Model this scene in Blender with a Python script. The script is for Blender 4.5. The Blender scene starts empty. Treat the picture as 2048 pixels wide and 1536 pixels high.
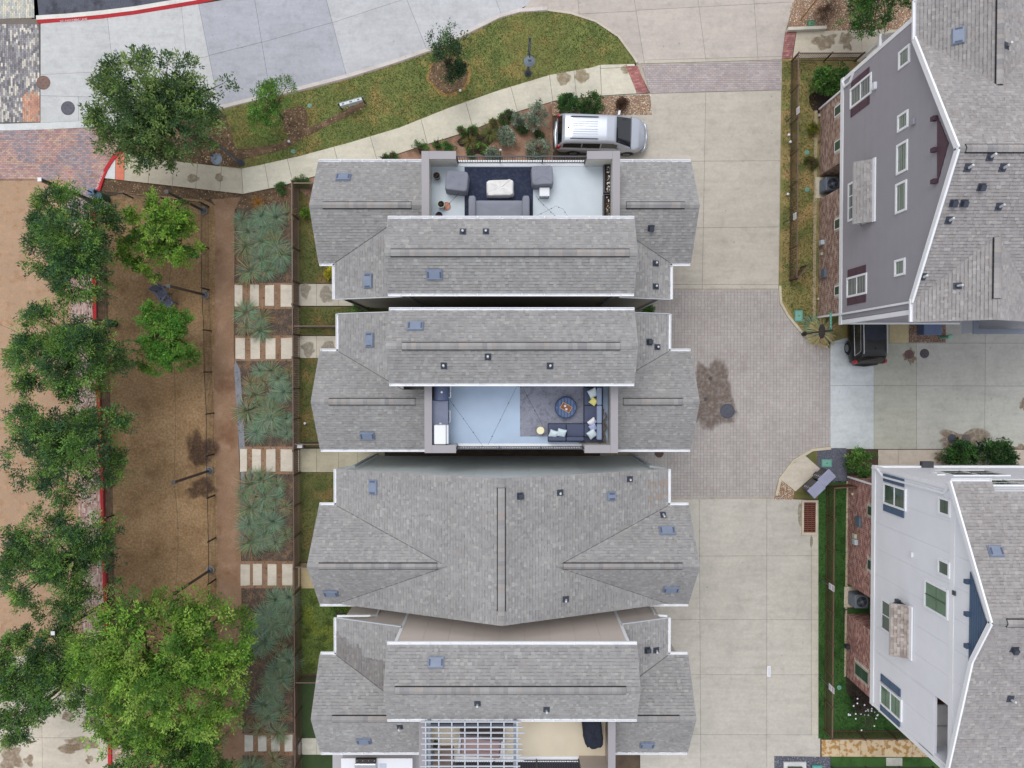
import bpy, math, random
import numpy as np
from mathutils import Vector, Matrix
random.seed(7); np.random.seed(7)
sc = bpy.context.scene
R = math.radians
# ------------------------------------------------------------------ camera, sky, sun, exposure
F, CAMH, TILT = 1420.0, 41.0, R(1.05)
cd = bpy.data.cameras.new('camera'); cam = bpy.data.objects.new('camera', cd)
sc.collection.objects.link(cam); sc.camera = cam
cam.location = (0, 0, CAMH); cam.rotation_euler = (-TILT, 0, 0)
cd.sensor_width = 36; cd.lens = 36 * F / 2048; cd.clip_start = .5; cd.clip_end = 600
wd = bpy.data.worlds.new('World'); sc.world = wd; wd.use_nodes = True
wn, wl = wd.node_tree.nodes, wd.node_tree.links
bg = wn['Background']
sky = wn.new('ShaderNodeTexSky'); sky.sky_type = 'NISHITA'; sky.sun_disc = False
sky.sun_elevation = R(65); sky.sun_rotation = R(336); sky.dust_density = 4; sky.air_density = 1.0; sky.ozone_density = 1
hs = wn.new('ShaderNodeHueSaturation'); hs.inputs['Saturation'].default_value = .42
wl.new(sky.outputs[0], hs.inputs['Color'])
ov_ = wn.new('ShaderNodeMix'); ov_.data_type = 'RGBA'; ov_.inputs[0].default_value = .6; ov_.inputs[7].default_value = (9.3, 9.6, 10.2, 1)   # overcast deck
wl.new(hs.outputs[0], ov_.inputs[6]); wl.new(ov_.outputs[2], bg.inputs[0]); bg.inputs[1].default_value = .1
sl = bpy.data.lights.new('sun', 'SUN'); sl.energy = .95; sl.angle = R(32); sl.color = (1, .985, .96)
so = bpy.data.objects.new('sun', sl); sc.collection.objects.link(so)
so.rotation_euler = (R(-25), 0, R(24)); so.location = (0, 0, 60)
vs = sc.view_settings; vs.view_transform = 'Standard'; vs.look = 'None'; vs.gamma = 1; vs.exposure = .3
vs.use_curve_mapping = False

# ------------------------------------------------------------------ pixels to places (photo is 2048 x 1536)
cT, sT = math.cos(TILT), math.sin(TILT)
def ray(px, py):
    x = (px - 1024) / F; y = (768 - py) / F
    return (x, y * cT - sT, -(y * sT + cT))
def P(px, py, z=0.0):
    d = ray(px, py); k = (CAMH - z) / -d[2]
    return Vector((d[0] * k, d[1] * k, z))
def PX(px, py, X):
    d = ray(px, py); k = X / d[0]
    return (d[1] * k, CAMH + d[2] * k)
def PYp(px, py, Y):
    d = ray(px, py); k = Y / d[1]
    return (d[0] * k, CAMH + d[2] * k)
def pol(pts, z=0.0):
    return [(P(x, y, z).x, P(x, y, z).y) for x, y in pts]
def lin(v):
    v /= 255.0
    return v / 12.92 if v <= .04045 else ((v + .055) / 1.055) ** 2.4
def C(r, g, b, k=.85):
    return (lin(r) * k, lin(g) * k, lin(b) * k)

# ------------------------------------------------------------------ objects
COL = sc.collection
W = {}
def _reg(o, parent, wloc):
    COL.objects.link(o)
    wloc = Vector(wloc); W[o.name] = wloc
    if parent is not None:
        o.parent = parent; o.location = wloc - W[parent.name]
    else: o.location = wloc
    return o
def tag(o, label=None, cat=None, group=None, kind=None):
    if label: o['label'] = label
    if cat: o['category'] = cat
    if group: o['group'] = group
    if kind: o['kind'] = kind
    return o
def thing(name, label, cat, loc=(0, 0, 0), group=None, parent=None):
    o = bpy.data.objects.new(name, None); o.empty_display_size = .2
    _reg(o, parent, loc)
    return tag(o, label, cat, group)
def group_part(name, parent):                       # an Empty part that carries sub-parts
    o = bpy.data.objects.new(name, None); o.empty_display_size = .1
    return _reg(o, parent, W[parent.name])
def link_mesh(name, me, parent, loc, color=None):
    o = bpy.data.objects.new(name, me)
    if color: o.color = (*color[:3], 1)
    return _reg(o, parent, loc)
def dup(root, loc, rotz=0, scale=1, label=None, group=None, color=None):
    def cp(o, par):
        c = o.copy(); COL.objects.link(c); c.parent = par
        for ch in list(o.children): cp(ch, c)
        return c
    c = cp(root, None); c.location = loc; c.rotation_euler = (0, 0, rotz)
    c.scale = (scale,) * 3 if not hasattr(scale, '__len__') else scale
    if label: c['label'] = label
    if group: c['group'] = group
    return c

class MB:
    def __init__(s): s.v = []; s.f = []; s.c = []
    def add(s, vs_, fs, col=None):
        n = len(s.v); s.v += [tuple(p) for p in vs_]
        for f in fs: s.f.append(tuple(i + n for i in f)); s.c.append(col or (1, 1, 1))
        return s
    def box(s, x0, y0, z0, x1, y1, z1, col=None):
        x0, x1 = min(x0, x1), max(x0, x1); y0, y1 = min(y0, y1), max(y0, y1); z0, z1 = min(z0, z1), max(z0, z1)
        return s.add([(x0, y0, z0), (x1, y0, z0), (x1, y1, z0), (x0, y1, z0), (x0, y0, z1), (x1, y0, z1), (x1, y1, z1), (x0, y1, z1)],
              [(3, 2, 1, 0), (4, 5, 6, 7), (0, 1, 5, 4), (1, 2, 6, 5), (2, 3, 7, 6), (3, 0, 4, 7)], col)
    def obox(s, c, ax, ay, az, col=None):            # centre and three half-axes
        c, ax, ay, az = map(Vector, (c, ax, ay, az))
        vs_ = [c + i * ax + j * ay + k * az for k in (-1, 1) for i, j in ((-1, -1), (1, -1), (1, 1), (-1, 1))]
        return s.add(vs_, [(3, 2, 1, 0), (4, 5, 6, 7), (0, 1, 5, 4), (1, 2, 6, 5), (2, 3, 7, 6), (3, 0, 4, 7)], col)
    def prism(s, poly, z0, z1, col=None, bottom=True):
        poly = list(poly)
        if area(poly) < 0: poly = poly[::-1]
        n = len(poly)
        vs_ = [(x, y, z0) for x, y in poly] + [(x, y, z1) for x, y in poly]
        fs = [tuple(range(n, 2 * n))] + [(i, (i + 1) % n, n + (i + 1) % n, n + i) for i in range(n)]
        if bottom: fs.append(tuple(range(n - 1, -1, -1)))
        return s.add(vs_, fs, col)
    def bar(s, p, q, w, h, col=None, up=(0, 0, 1)):  # rectangular bar from p to q
        p, q = Vector(p), Vector(q); d = q - p; L = d.length
        if L < 1e-6: return s
        d = d / L; u = Vector(up)
        if abs(d.dot(u)) > .98: u = Vector((1, 0, 0))
        b = d.cross(u).normalized(); u = b.cross(d).normalized()
        return s.obox((p + q) / 2, d * (L / 2), b * (w / 2), u * (h / 2), col)
    def tube(s, pts, rs, n=8, col=None, cap=True):
        pts = [Vector(p) for p in pts]
        if not hasattr(rs, '__len__'): rs = [rs] * len(pts)
        rings = []
        for i, p in enumerate(pts):
            d = (pts[min(i + 1, len(pts) - 1)] - pts[max(i - 1, 0)])
            d = d.normalized() if d.length > 1e-9 else Vector((0, 0, 1))
            a = Vector((0, 0, 1)) if abs(d.z) < .9 else Vector((1, 0, 0))
            b = d.cross(a).normalized(); a = b.cross(d)
            rings.append([p + (b * math.cos(2 * math.pi * k / n) + a * math.sin(2 * math.pi * k / n)) * rs[i] for k in range(n)])
        vs_ = [v for r in rings for v in r]; fs = []
        for i in range(len(pts) - 1):
            for k in range(n):
                k2 = (k + 1) % n
                fs.append((i * n + k, (i + 1) * n + k, (i + 1) * n + k2, i * n + k2))
        if cap:
            fs.append(tuple(range(n))); fs.append(tuple(range(len(vs_) - 1, len(vs_) - n - 1, -1)))
        return s.add(vs_, fs, col)
    def lathe(s, c, prof, n=20, col=None):           # prof: (r, z) list bottom to top
        c = Vector(c); vs_ = []; fs = []
        for r, z in prof:
            vs_ += [(c.x + r * math.cos(2 * math.pi * k / n), c.y + r * math.sin(2 * math.pi * k / n), c.z + z) for k in range(n)]
        for i in range(len(prof) - 1):
            for k in range(n):
                k2 = (k + 1) % n
                fs.append((i * n + k, i * n + k2, (i + 1) * n + k2, (i + 1) * n + k))
        fs.append(tuple(range(n - 1, -1, -1))); m = len(vs_); fs.append(tuple(range(m - n, m)))
        return s.add(vs_, fs, col)
    def mesh(s, name, mat, origin, smooth=False):
        me = bpy.data.meshes.new(name); ox, oy, oz = origin
        me.from_pydata([(x - ox, y - oy, z - oz) for x, y, z in s.v], [], s.f)
        if mat: me.materials.append(mat)
        a = me.attributes.new('Col', 'FLOAT_COLOR', 'FACE')
        a.data.foreach_set('color', np.array([(*c[:3], 1) for c in s.c], dtype=np.float32).ravel())
        if smooth: me.polygons.foreach_set('use_smooth', np.ones(len(me.polygons), dtype=bool))
        me.update(); return me
    def build(s, name, mat, parent=None, color=None, smooth=False, origin=None):
        if origin is None:
            a = np.array(s.v); lo, hi = a.min(0), a.max(0)
            origin = ((lo[0] + hi[0]) / 2, (lo[1] + hi[1]) / 2, lo[2])
        origin = tuple(float(t) for t in origin)
        o = link_mesh(name, s.mesh(name, mat, origin, smooth), parent, origin, color)
        if smooth == 2:
            pass
        return o
def bevel(o, w=.02, seg=2):
    m = o.modifiers.new('bevel', 'BEVEL'); m.width = w; m.segments = seg; m.limit_method = 'ANGLE'; m.angle_limit = R(35)
    return o
# ------------------------------------------------------------------ polygons
def area(p): return .5 * sum(p[i][0] * p[(i + 1) % len(p)][1] - p[(i + 1) % len(p)][0] * p[i][1] for i in range(len(p)))
def inside(p, poly):
    x, y = p; r = False; n = len(poly); j = n - 1
    for i in range(n):
        xi, yi = poly[i]; xj, yj = poly[j]
        if (yi > y) != (yj > y) and x < (xj - xi) * (y - yi) / (yj - yi) + xi: r = not r
        j = i
    return r
def half(poly, a, b, c):                             # keep a x + b y <= c
    out = []; n = len(poly)
    for i in range(n):
        p, q = poly[i], poly[(i + 1) % n]
        dp = a * p[0] + b * p[1] - c; dq = a * q[0] + b * q[1] - c
        if dp <= 0: out.append(p)
        if (dp < 0 < dq) or (dq < 0 < dp):
            t = dp / (dp - dq); out.append((p[0] + (q[0] - p[0]) * t, p[1] + (q[1] - p[1]) * t))
    return out
def rect_clip(poly, x0, y0, x1, y1):
    for a, b, c in ((1, 0, x1), (-1, 0, -x0), (0, 1, y1), (0, -1, -y0)):
        poly = half(poly, a, b, c)
        if len(poly) < 3: return []
    return poly
def clean(poly, e=1e-3):
    out = []
    for p in poly:
        if not out or abs(p[0] - out[-1][0]) + abs(p[1] - out[-1][1]) > e: out.append(p)
    if len(out) > 1 and abs(out[0][0] - out[-1][0]) + abs(out[0][1] - out[-1][1]) <= e: out.pop()
    return out
def inset(poly, d):
    poly = clean(poly)
    if len(poly) < 3: return poly
    if area(poly) < 0: poly = poly[::-1]
    n = len(poly); out = []
    for i in range(n):
        a, b, c = (Vector(poly[i - 1]), Vector(poly[i]), Vector(poly[(i + 1) % n]))
        e1 = (b - a).normalized(); e2 = (c - b).normalized()
        n1 = Vector((-e1.y, e1.x)); n2 = Vector((-e2.y, e2.x))
        m = n1 + n2
        if m.length < .2: out.append(tuple(b)); continue
        m = m.normalized(); k = min(d / max(m.dot(n1), .35), d * 2.5)
        out.append(tuple(b + m * k))
    return out
def split(pieces, p, q):
    (x0, y0), (x1, y1) = p, q
    a, b = y1 - y0, -(x1 - x0); c = a * x0 + b * y0; L2 = (x1 - x0) ** 2 + (y1 - y0) ** 2
    out = []
    for poly in pieces:
        l = clean(half(poly, a, b, c)); r = clean(half(poly, -a, -b, -c))
        if len(l) < 3 or len(r) < 3 or abs(area(l)) < .02 or abs(area(r)) < .02: out.append(poly); continue
        on = [v for v in l if abs(a * v[0] + b * v[1] - c) < 1e-5 * (abs(a) + abs(b)) * 10 + 1e-4]
        ts = [((v[0] - x0) * (x1 - x0) + (v[1] - y0) * (y1 - y0)) / L2 for v in on]
        t = sum(ts) / len(ts) if ts else .5
        if -.02 <= t <= 1.02: out += [l, r]
        else: out.append(poly)
    return out
def arc(cx, cy, r, a0, a1, n=10):
    return [(cx + r * math.cos(R(a0 + (a1 - a0) * i / n)), cy + r * math.sin(R(a0 + (a1 - a0) * i / n))) for i in range(n + 1)]

# ------------------------------------------------------------------ materials
MATS = {}
def mat(name, col=(.5, .5, .5), rough=.85, var=.12, scale=2.0, fine=.08, fscale=40, bump=0.0, bscale=60, src=None, metal=0.0, spec=.35,
        patch=None, psc=.8, plo=.5, phi=.62, coat=0.0, trans=0.0, stretch=None, wave=None, dirt=False):
    if name in MATS: return MATS[name]
    m = bpy.data.materials.new(name); m.use_nodes = True; MATS[name] = m
    nt = m.node_tree; N, L = nt.nodes, nt.links
    b = N['Principled BSDF']; b.inputs['Roughness'].default_value = rough; b.inputs['Metallic'].default_value = metal
    b.inputs['Specular IOR Level'].default_value = spec; b.inputs['Coat Weight'].default_value = coat
    if src == 'attr':
        a = N.new('ShaderNodeAttribute'); a.attribute_name = 'Col'; c = a.outputs['Color']
    elif src == 'obj':
        a = N.new('ShaderNodeObjectInfo'); c = a.outputs['Color']
    else:
        a = N.new('ShaderNodeRGB'); a.outputs[0].default_value = (*col, 1); c = a.outputs[0]
    g = N.new('ShaderNodeNewGeometry'); pos = g.outputs['Position']
    if stretch:
        mp = N.new('ShaderNodeMapping'); mp.inputs['Scale'].default_value = stretch; L.new(pos, mp.inputs[0]); pos = mp.outputs[0]
    def noise(sc_, det=5, src_=None):
        n = N.new('ShaderNodeTexNoise'); n.inputs['Scale'].default_value = sc_; n.inputs['Detail'].default_value = det
        n.inputs['Roughness'].default_value = .6; L.new(src_ or pos, n.inputs['Vector']); return n.outputs['Fac']
    def ramp(x, lo, hi, a0=0., a1=1.):
        r = N.new('ShaderNodeMapRange'); r.inputs[1].default_value = lo; r.inputs[2].default_value = hi
        r.inputs[3].default_value = a0; r.inputs[4].default_value = a1; L.new(x, r.inputs[0]); return r.outputs[0]
    def mul(c_, fac):
        x = N.new('ShaderNodeVectorMath'); x.operation = 'SCALE'; L.new(c_, x.inputs[0]); L.new(fac, x.inputs['Scale']); return x.outputs[0]
    if patch:
        pr = patch if isinstance(patch[0], (tuple, list)) else [patch]
        for i, pc in enumerate(pr):
            mx = N.new('ShaderNodeMix'); mx.data_type = 'RGBA'
            of = N.new('ShaderNodeVectorMath'); of.operation = 'ADD'; of.inputs[1].default_value = (17.3 * i, 9.1 * i, 0); L.new(pos, of.inputs[0])
            L.new(ramp(noise(psc * (1 + .7 * i), 6, of.outputs[0]), plo, phi), mx.inputs[0]); L.new(c, mx.inputs[6]); mx.inputs[7].default_value = (*pc, 1)
            c = mx.outputs[2]
    if var: c = mul(c, ramp(noise(scale), .3, .7, 1 - var, 1 + var))
    if fine: c = mul(c, ramp(noise(fscale, 3), .3, .7, 1 - fine, 1 + fine))
    if dirt:
        c = mul(c, ramp(noise(1.7, 9), .5, .72, 1, .86)); of2 = N.new('ShaderNodeMapping'); of2.inputs['Scale'].default_value = (.5, 3.2, 1); L.new(pos, of2.inputs[0])
        c = mul(c, ramp(noise(1.1, 6, of2.outputs[0]), .35, .7, 1.05, .94)); vo = N.new('ShaderNodeTexVoronoi'); vo.inputs['Scale'].default_value = 1.1; vo.inputs['Randomness'].default_value = 1; L.new(pos, vo.inputs['Vector'])
        c = mul(c, ramp(vo.outputs['Distance'], .028, .05, .62, 1.0))
    L.new(c, b.inputs['Base Color'])
    if bump:
        bp = N.new('ShaderNodeBump'); bp.inputs['Strength'].default_value = bump; bp.inputs['Distance'].default_value = .02
        L.new(noise(bscale, 4), bp.inputs['Height']); L.new(bp.outputs[0], b.inputs['Normal'])
    if trans:
        t = N.new('ShaderNodeBsdfTranslucent'); L.new(c, t.inputs[0]); mx = N.new('ShaderNodeMixShader'); mx.inputs[0].default_value = trans
        L.new(b.outputs[0], mx.inputs[1]); L.new(t.outputs[0], mx.inputs[2]); L.new(mx.outputs[0], N['Material Output'].inputs[0])
    return m
def glass(name, col=(.02, .03, .03), rough=.04):
    if name in MATS: return MATS[name]
    m = mat(name, col, rough, var=.25, scale=1.2, fine=0, spec=.8); return m
concrete = mat('concrete', rough=.9, var=.07, scale=.45, fine=.06, fscale=7, bump=.12, bscale=70, src='obj', dirt=True)
paver_m = mat('paver', rough=.9, var=.08, scale=.8, fine=.1, fscale=30, bump=.15, src='attr')
shingle_m = mat('asphalt_shingle', rough=.95, var=.07, scale=.5, fine=.12, fscale=45, bump=.2, bscale=120, src='attr', spec=.2)
paint_m = mat('paint', rough=.55, var=.03, scale=.8, fine=.02, src='obj')
metal_m = mat('painted_metal', rough=.45, var=.08, scale=3, fine=.05, src='obj', spec=.5)
cloth_m = mat('cloth', rough=.95, var=.06, scale=2, fine=.07, fscale=90, bump=.15, bscale=200, src='obj', spec=.15)
attr_m = mat('tinted', rough=.85, var=.05, scale=2, fine=.06, src='attr')
leaf_m = mat('leaf', rough=.6, var=.12, scale=.8, fine=0, src='attr', spec=.3, trans=.3)
bark_m = mat('bark', C(105, 90, 78), rough=.95, var=.2, scale=6, bump=.5, bscale=30)
white_m = mat('white_trim', (.82, .83, .86), rough=.5, var=.03, fine=.02)
dark_m = mat('dark_gap', (.012, .012, .014), rough=.9, var=0, fine=0)
glass_m = glass('window_glass', (.055, .095, .07), .06)
def film(name, col, fac=.5):
    if name in MATS: return MATS[name]
    m = mat(name, col, rough=.6, var=.1, scale=3, fine=.05); nt = m.node_tree; N, L = nt.nodes, nt.links
    t = N.new('ShaderNodeBsdfTransparent'); mx = N.new('ShaderNodeMixShader'); g = N.new('ShaderNodeNewGeometry'); n = N.new('ShaderNodeTexNoise'); n.inputs['Scale'].default_value = 5; n.inputs['Detail'].default_value = 6
    r = N.new('ShaderNodeMapRange'); r.inputs[1].default_value = .3; r.inputs[2].default_value = .65; r.inputs[3].default_value = fac * .45; r.inputs[4].default_value = min(1, fac * 1.35)
    L.new(g.outputs['Position'], n.inputs['Vector']); L.new(n.outputs['Fac'], r.inputs[0]); fd = N.new('ShaderNodeAttribute'); fd.attribute_name = 'Fade'; ml = N.new('ShaderNodeMath'); ml.operation = 'MULTIPLY'; L.new(fd.outputs['Fac'], ml.inputs[0]); L.new(r.outputs[0], ml.inputs[1]); L.new(ml.outputs[0], mx.inputs[0]); L.new(t.outputs[0], mx.inputs[1]); L.new(N['Principled BSDF'].outputs[0], mx.inputs[2]); L.new(mx.outputs[0], N['Material Output'].inputs[0])
    return m
# ================================================================== THE SETTING
def to_px(x, y, z=0.0):
    dz = z - CAMH; yc = y * cT - dz * -sT if False else y * cT - dz * sT
    zc = y * sT * 1.0 + dz * cT
    # inverse of the camera rotation (-TILT about x)
    yc = cT * y - sT * dz; zc = sT * y + cT * dz
    return (1024 + F * x / -zc, 768 - F * yc / -zc)
def sheet(name, poly_w, z, m, color=None, th=.03, **kw):
    o = MB().prism(poly_w, z - th, z, bottom=False).build(name, m, color=color)
    return tag(o, kind='structure', **kw)
def slabs(name, region, lines, ztop, colfn, gap=.014, th=.05, joint=C(70, 66, 60), m=concrete, jitter=.035):
    reg = pol(region); base = sheet(name, inset(reg, .004), ztop - .022, mat('joint_' + name, joint, fine=.1))
    pcs = [reg]
    for p, q in lines: pcs = split(pcs, *pol([p, q]))
    for pc in pcs:
        pc2 = inset(pc, gap / 2)
        if len(pc2) < 3: continue
        cx = sum(p[0] for p in pc) / len(pc); cy = sum(p[1] for p in pc) / len(pc)
        px, py = to_px(cx, cy); col = colfn(px, py); k = 1 + random.uniform(-jitter, jitter)
        MB().prism(pc2, ztop - th, ztop + random.uniform(-.002, .002), bottom=False).build('slab', m, base, color=[t * k for t in col])
    return base
def pavers(parent, reg, z, lx, ly, ang, colfn, gap=.01, bond=.5, th=.04, name='paver_field', jz=.002):
    ca, sa = math.cos(ang), math.sin(ang)
    lo = [(x * ca + y * sa, -x * sa + y * ca) for x, y in reg]
    x0, x1 = min(p[0] for p in lo), max(p[0] for p in lo); y0, y1 = min(p[1] for p in lo), max(p[1] for p in lo)
    mb = MB(); j = 0; y = y0
    while y < y1:
        x = x0 - lx * (bond * (j % 2)); 
        while x < x1:
            a = (x + gap / 2, y + gap / 2, x + lx - gap / 2, y + ly - gap / 2)
            cs = [(a[0], a[1]), (a[2], a[1]), (a[2], a[3]), (a[0], a[3])]
            ins = [inside(c, lo) for c in cs]
            if all(ins): pc = cs
            elif any(ins) or inside(((a[0] + a[2]) / 2, (a[1] + a[3]) / 2), lo):
                pc = clean(rect_clip(lo, *a))
            else: pc = []
            if len(pc) >= 3:
                w = [(u * ca - v * sa, u * sa + v * ca) for u, v in pc]
                cx, cy = w[0]
                zt = z + random.uniform(-jz, jz)
                mb.prism(w, z - th, zt, colfn(cx, cy), bottom=False)
            x += lx
        y += ly; j += 1
    if mb.v:
        return tag(mb.build(name, paver_m, parent), kind='stuff')
def pick(cols, ws=None): return random.choices(cols, ws)[0]
def vary(c, a=.12):
    k = 1 + random.uniform(-a, a); return (c[0] * k, c[1] * k, c[2] * k)
def vnoise(x, y, s=1.0, seed=0):                     # smooth value noise 0..1
    x = x * s + seed * 13.7; y = y * s + seed * 7.3
    xi, yi = math.floor(x), math.floor(y); fx, fy = x - xi, y - yi
    fx = fx * fx * (3 - 2 * fx); fy = fy * fy * (3 - 2 * fy)
    def h(a, b):
        n = math.sin(a * 127.1 + b * 311.7 + seed * 74.7) * 43758.5453; return n - math.floor(n)
    return (h(xi, yi) * (1 - fx) + h(xi + 1, yi) * fx) * (1 - fy) + (h(xi, yi + 1) * (1 - fx) + h(xi + 1, yi + 1) * fx) * fy
def in_any(p, polys): return any(inside(p, q) for q in polys)
def scatter(poly, dens):
    xs = [p[0] for p in poly]; ys = [p[1] for p in poly]; x0, x1, y0, y1 = min(xs), max(xs), min(ys), max(ys)
    n = int((x1 - x0) * (y1 - y0) * dens)
    for _ in range(n):
        p = (random.uniform(x0, x1), random.uniform(y0, y1))
        if inside(p, poly): yield p
def blades(name, poly, z, dens, colfn, label, cat='grass', h=.05, wd=.022, holes=()):
    v = []; f = []; c = []
    for x, y in scatter(poly, dens):
        if in_any((x, y), holes): continue
        a = random.uniform(0, 6.283); b = random.uniform(0, 6.283); l = h * random.uniform(.6, 1.5); ww = wd * random.uniform(.7, 1.3)
        n = len(v); cb, sb = math.cos(b) * ww, math.sin(b) * ww
        v += [(x - cb, y - sb, z), (x + cb, y + sb, z), (x + math.cos(a) * l * .8, y + math.sin(a) * l * .8, z + l)]
        f.append((n, n + 1, n + 2)); c.append(colfn(x, y))
    mb = MB(); mb.v, mb.f, mb.c = v, f, c
    return tag(mb.build(name, mat('grass_blade', rough=.8, var=.1, fine=0, src='attr', trans=.25, spec=.2)), label, cat, kind='stuff')
def chips(name, poly, z, dens, cols, label, cat, s=.04, holes=(), tall=.5, m=None, parent=None):
    mb = MB()
    for x, y in scatter(poly, dens):
        if in_any((x, y), holes): continue
        a = random.uniform(0, 3.14); l = s * random.uniform(.5, 1.4); w_ = l * random.uniform(.35, .9); h = l * tall
        ca, sa = math.cos(a), math.sin(a); col = vary(pick(cols), .2); n = len(mb.v); zz = z + h * random.uniform(.2, .9)
        pts = [(l, 0), (0, w_), (-l, 0), (0, -w_)]
        mb.v += [(x + p * ca - q * sa, y + p * sa + q * ca, z - .004) for p, q in pts] + [(x + random.uniform(-.3, .3) * l, y + random.uniform(-.3, .3) * w_, zz)]
        for i in range(4): mb.f.append((n + i, n + (i + 1) % 4, n + 4)); mb.c.append(col)
    o = mb.build(name, m or attr_m, parent)
    return tag(o, label, cat, kind='stuff') if parent is None else tag(o, kind='stuff')

# ---- materials of the ground
soil_m = mat('soil', C(92, 78, 66), rough=.98, var=.25, scale=1.5, fine=.25, fscale=30, bump=.4, bscale=40)
mulch_m = mat('mulch', C(104, 84, 66), rough=.98, var=.3, scale=2.5, fine=.35, fscale=26, bump=.6, bscale=35, patch=C(134, 110, 84), psc=3, plo=.5, phi=.7)
granite_l = mat('granite_pink', C(180, 150, 124), rough=.98, var=.06, scale=.5, fine=.12, fscale=22, bump=.3, bscale=60, patch=[C(160, 122, 88), C(196, 158, 126)], psc=1.6, plo=.52, phi=.75)
granite_d = mat('granite_brown', C(160, 130, 96), rough=.98, var=.1, scale=.35, fine=.3, fscale=9, bump=.4, bscale=50, patch=[C(136, 106, 74), C(176, 148, 114), C(126, 98, 68)], psc=.35, plo=.48, phi=.8)
granite_p = mat('granite_path', C(150, 120, 96), rough=.98, var=.12, scale=.5, fine=.14, fscale=18, bump=.3, patch=[C(130, 96, 72), C(164, 134, 112)], psc=.7, plo=.5, phi=.7)
lawn_m = mat('lawn', C(122, 130, 74), rough=.95, var=.16, scale=1.2, fine=.2, fscale=18, bump=.4, bscale=40, patch=[C(160, 140, 88), C(108, 120, 68)], psc=.55, plo=.48, phi=.66)
yard_m = mat('yard_lawn', C(104, 106, 62), rough=.95, var=.16, scale=1.0, fine=.2, fscale=20, bump=.4, patch=[C(132, 112, 70), C(88, 100, 54)], psc=.8, plo=.48, phi=.66)
turf_m = mat('turf', C(62, 100, 46), rough=.9, var=.12, scale=1.0, fine=.18, fscale=30, bump=.3, patch=C(44, 80, 30), psc=.7)
turf_bright = mat('turf_bright', C(100, 118, 58), rough=.9, var=.15, scale=1.2, fine=.2, fscale=22, bump=.4, patch=[C(120, 132, 52), C(70, 86, 38)], psc=.9)
turf_dark = mat('turf_dark', C(62, 80, 46), rough=.9, var=.15, scale=1.0, fine=.2, fscale=26, bump=.3)
asphalt_m = mat('asphalt', C(92, 95, 106), rough=.95, var=.12, scale=1.5, fine=.3, fscale=24, bump=.4, bscale=60, patch=C(70, 72, 80), psc=1.2)
gravel_d = mat('gravel_bed', C(98, 100, 112), rough=.95, var=.15, fine=.3, fscale=25, bump=.5)
gravel_t = mat('pebble_bed', C(150, 122, 100), rough=.95, var=.2, fine=.3, fscale=25, bump=.5)
reddg_m = mat('red_granite', C(166, 132, 112), rough=.98, var=.15, scale=1.2, fine=.22, fscale=25, bump=.4, patch=C(136, 106, 88), psc=1.0)
tag(MB().prism([(-140, -140), (140, -140), (140, 140), (-140, 140)], -.4, 0, bottom=False).build('ground', soil_m), kind='structure')

# ---- granite areas of the park on the left
sheet('granite_court', pol([(-300, 358), (136, 360), (142, 600), (150, 800), (158, 1000), (166, 1312), (-300, 1312)]), .03, granite_l)
dog = [(190, 385), (250, 386), (330, 392), (410, 400), (432, 412), (430, 600), (428, 800), (434, 1000), (438, 1250), (446, 1700), (238, 1700), (232, 1300), (226, 1000), (218, 700), (214, 480), (200, 410)]
sheet('dog_run', pol(dog), .03, granite_d)
pth = [(420, 396), (484, 392), (470, 420), (468, 700), (474, 800), (482, 1000), (486, 1536), (490, 1700), (446, 1700), (438, 1250), (434, 1000), (428, 800), (430, 600), (432, 412)]
sheet('garden_path', pol(pth), .034, granite_p)
mul_l = [(186, 372), (232, 350), (482, 386), (560, 372), (640, 350), (640, 372), (588, 372), (588, 400), (470, 420), (484, 394), (410, 400), (330, 392), (250, 386), (200, 398)]
sheet('mulch_strip', pol(mul_l), .045, mulch_m)
mul_w = [(186, 400), (200, 410), (214, 480), (218, 700), (226, 1000), (232, 1300), (240, 1700), (222, 1700), (214, 1300), (207, 1000), (196, 700), (190, 500)]
sheet('tree_strip', pol(mul_w), .04, mulch_m)
# ---- concrete road at the top left
CL, CV, CT = C(200, 201, 201), C(180, 181, 189), C(195, 196, 199)
road_low = [(82, 246), (205, 241), (300, 236), (400, 223), (440, 216), (520, 197), (600, 179), (700, 153), (790, 125), (870, 96), (940, 63), (1000, 32)]
road = [(82, 48), (205, 38), (330, 20), (440, 2), (520, -14), (700, -60), (1090, -60), (1060, 8), (1030, 24), (1000, 32)] + road_low[::-1][1:]
lines = [((214, 20), (240, 260)), ((362, 0), (386, 240)), ((396, 0), (442, 230)), ((500, -60), (548, 230)), ((637, -60), (698, 170)), ((790, -60), (860, 115)), ((958, -80), (1016, 60)), ((82, 150), (232, 143)),
         ((228, 143), (378, 122)), ((374, 122), (418, 113)), ((414, 113), (536, 82)), ((530, 84), (664, 46)), ((660, 48), (818, -4)), ((106, 147), (106, 192)), ((82, 192), (160, 194)), ((158, 190), (158, 250))]
slabs('street', road, lines, .05, lambda x, y: (CL if x < 405 + y * .2 else CV if x < 640 + y * .28 else CT))
sheet('asphalt_street', pol([(64, -60), (64, 38), (84, 38), (205, 25), (330, 7), (430, -10), (640, -62)]), .03, asphalt_m)
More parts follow.
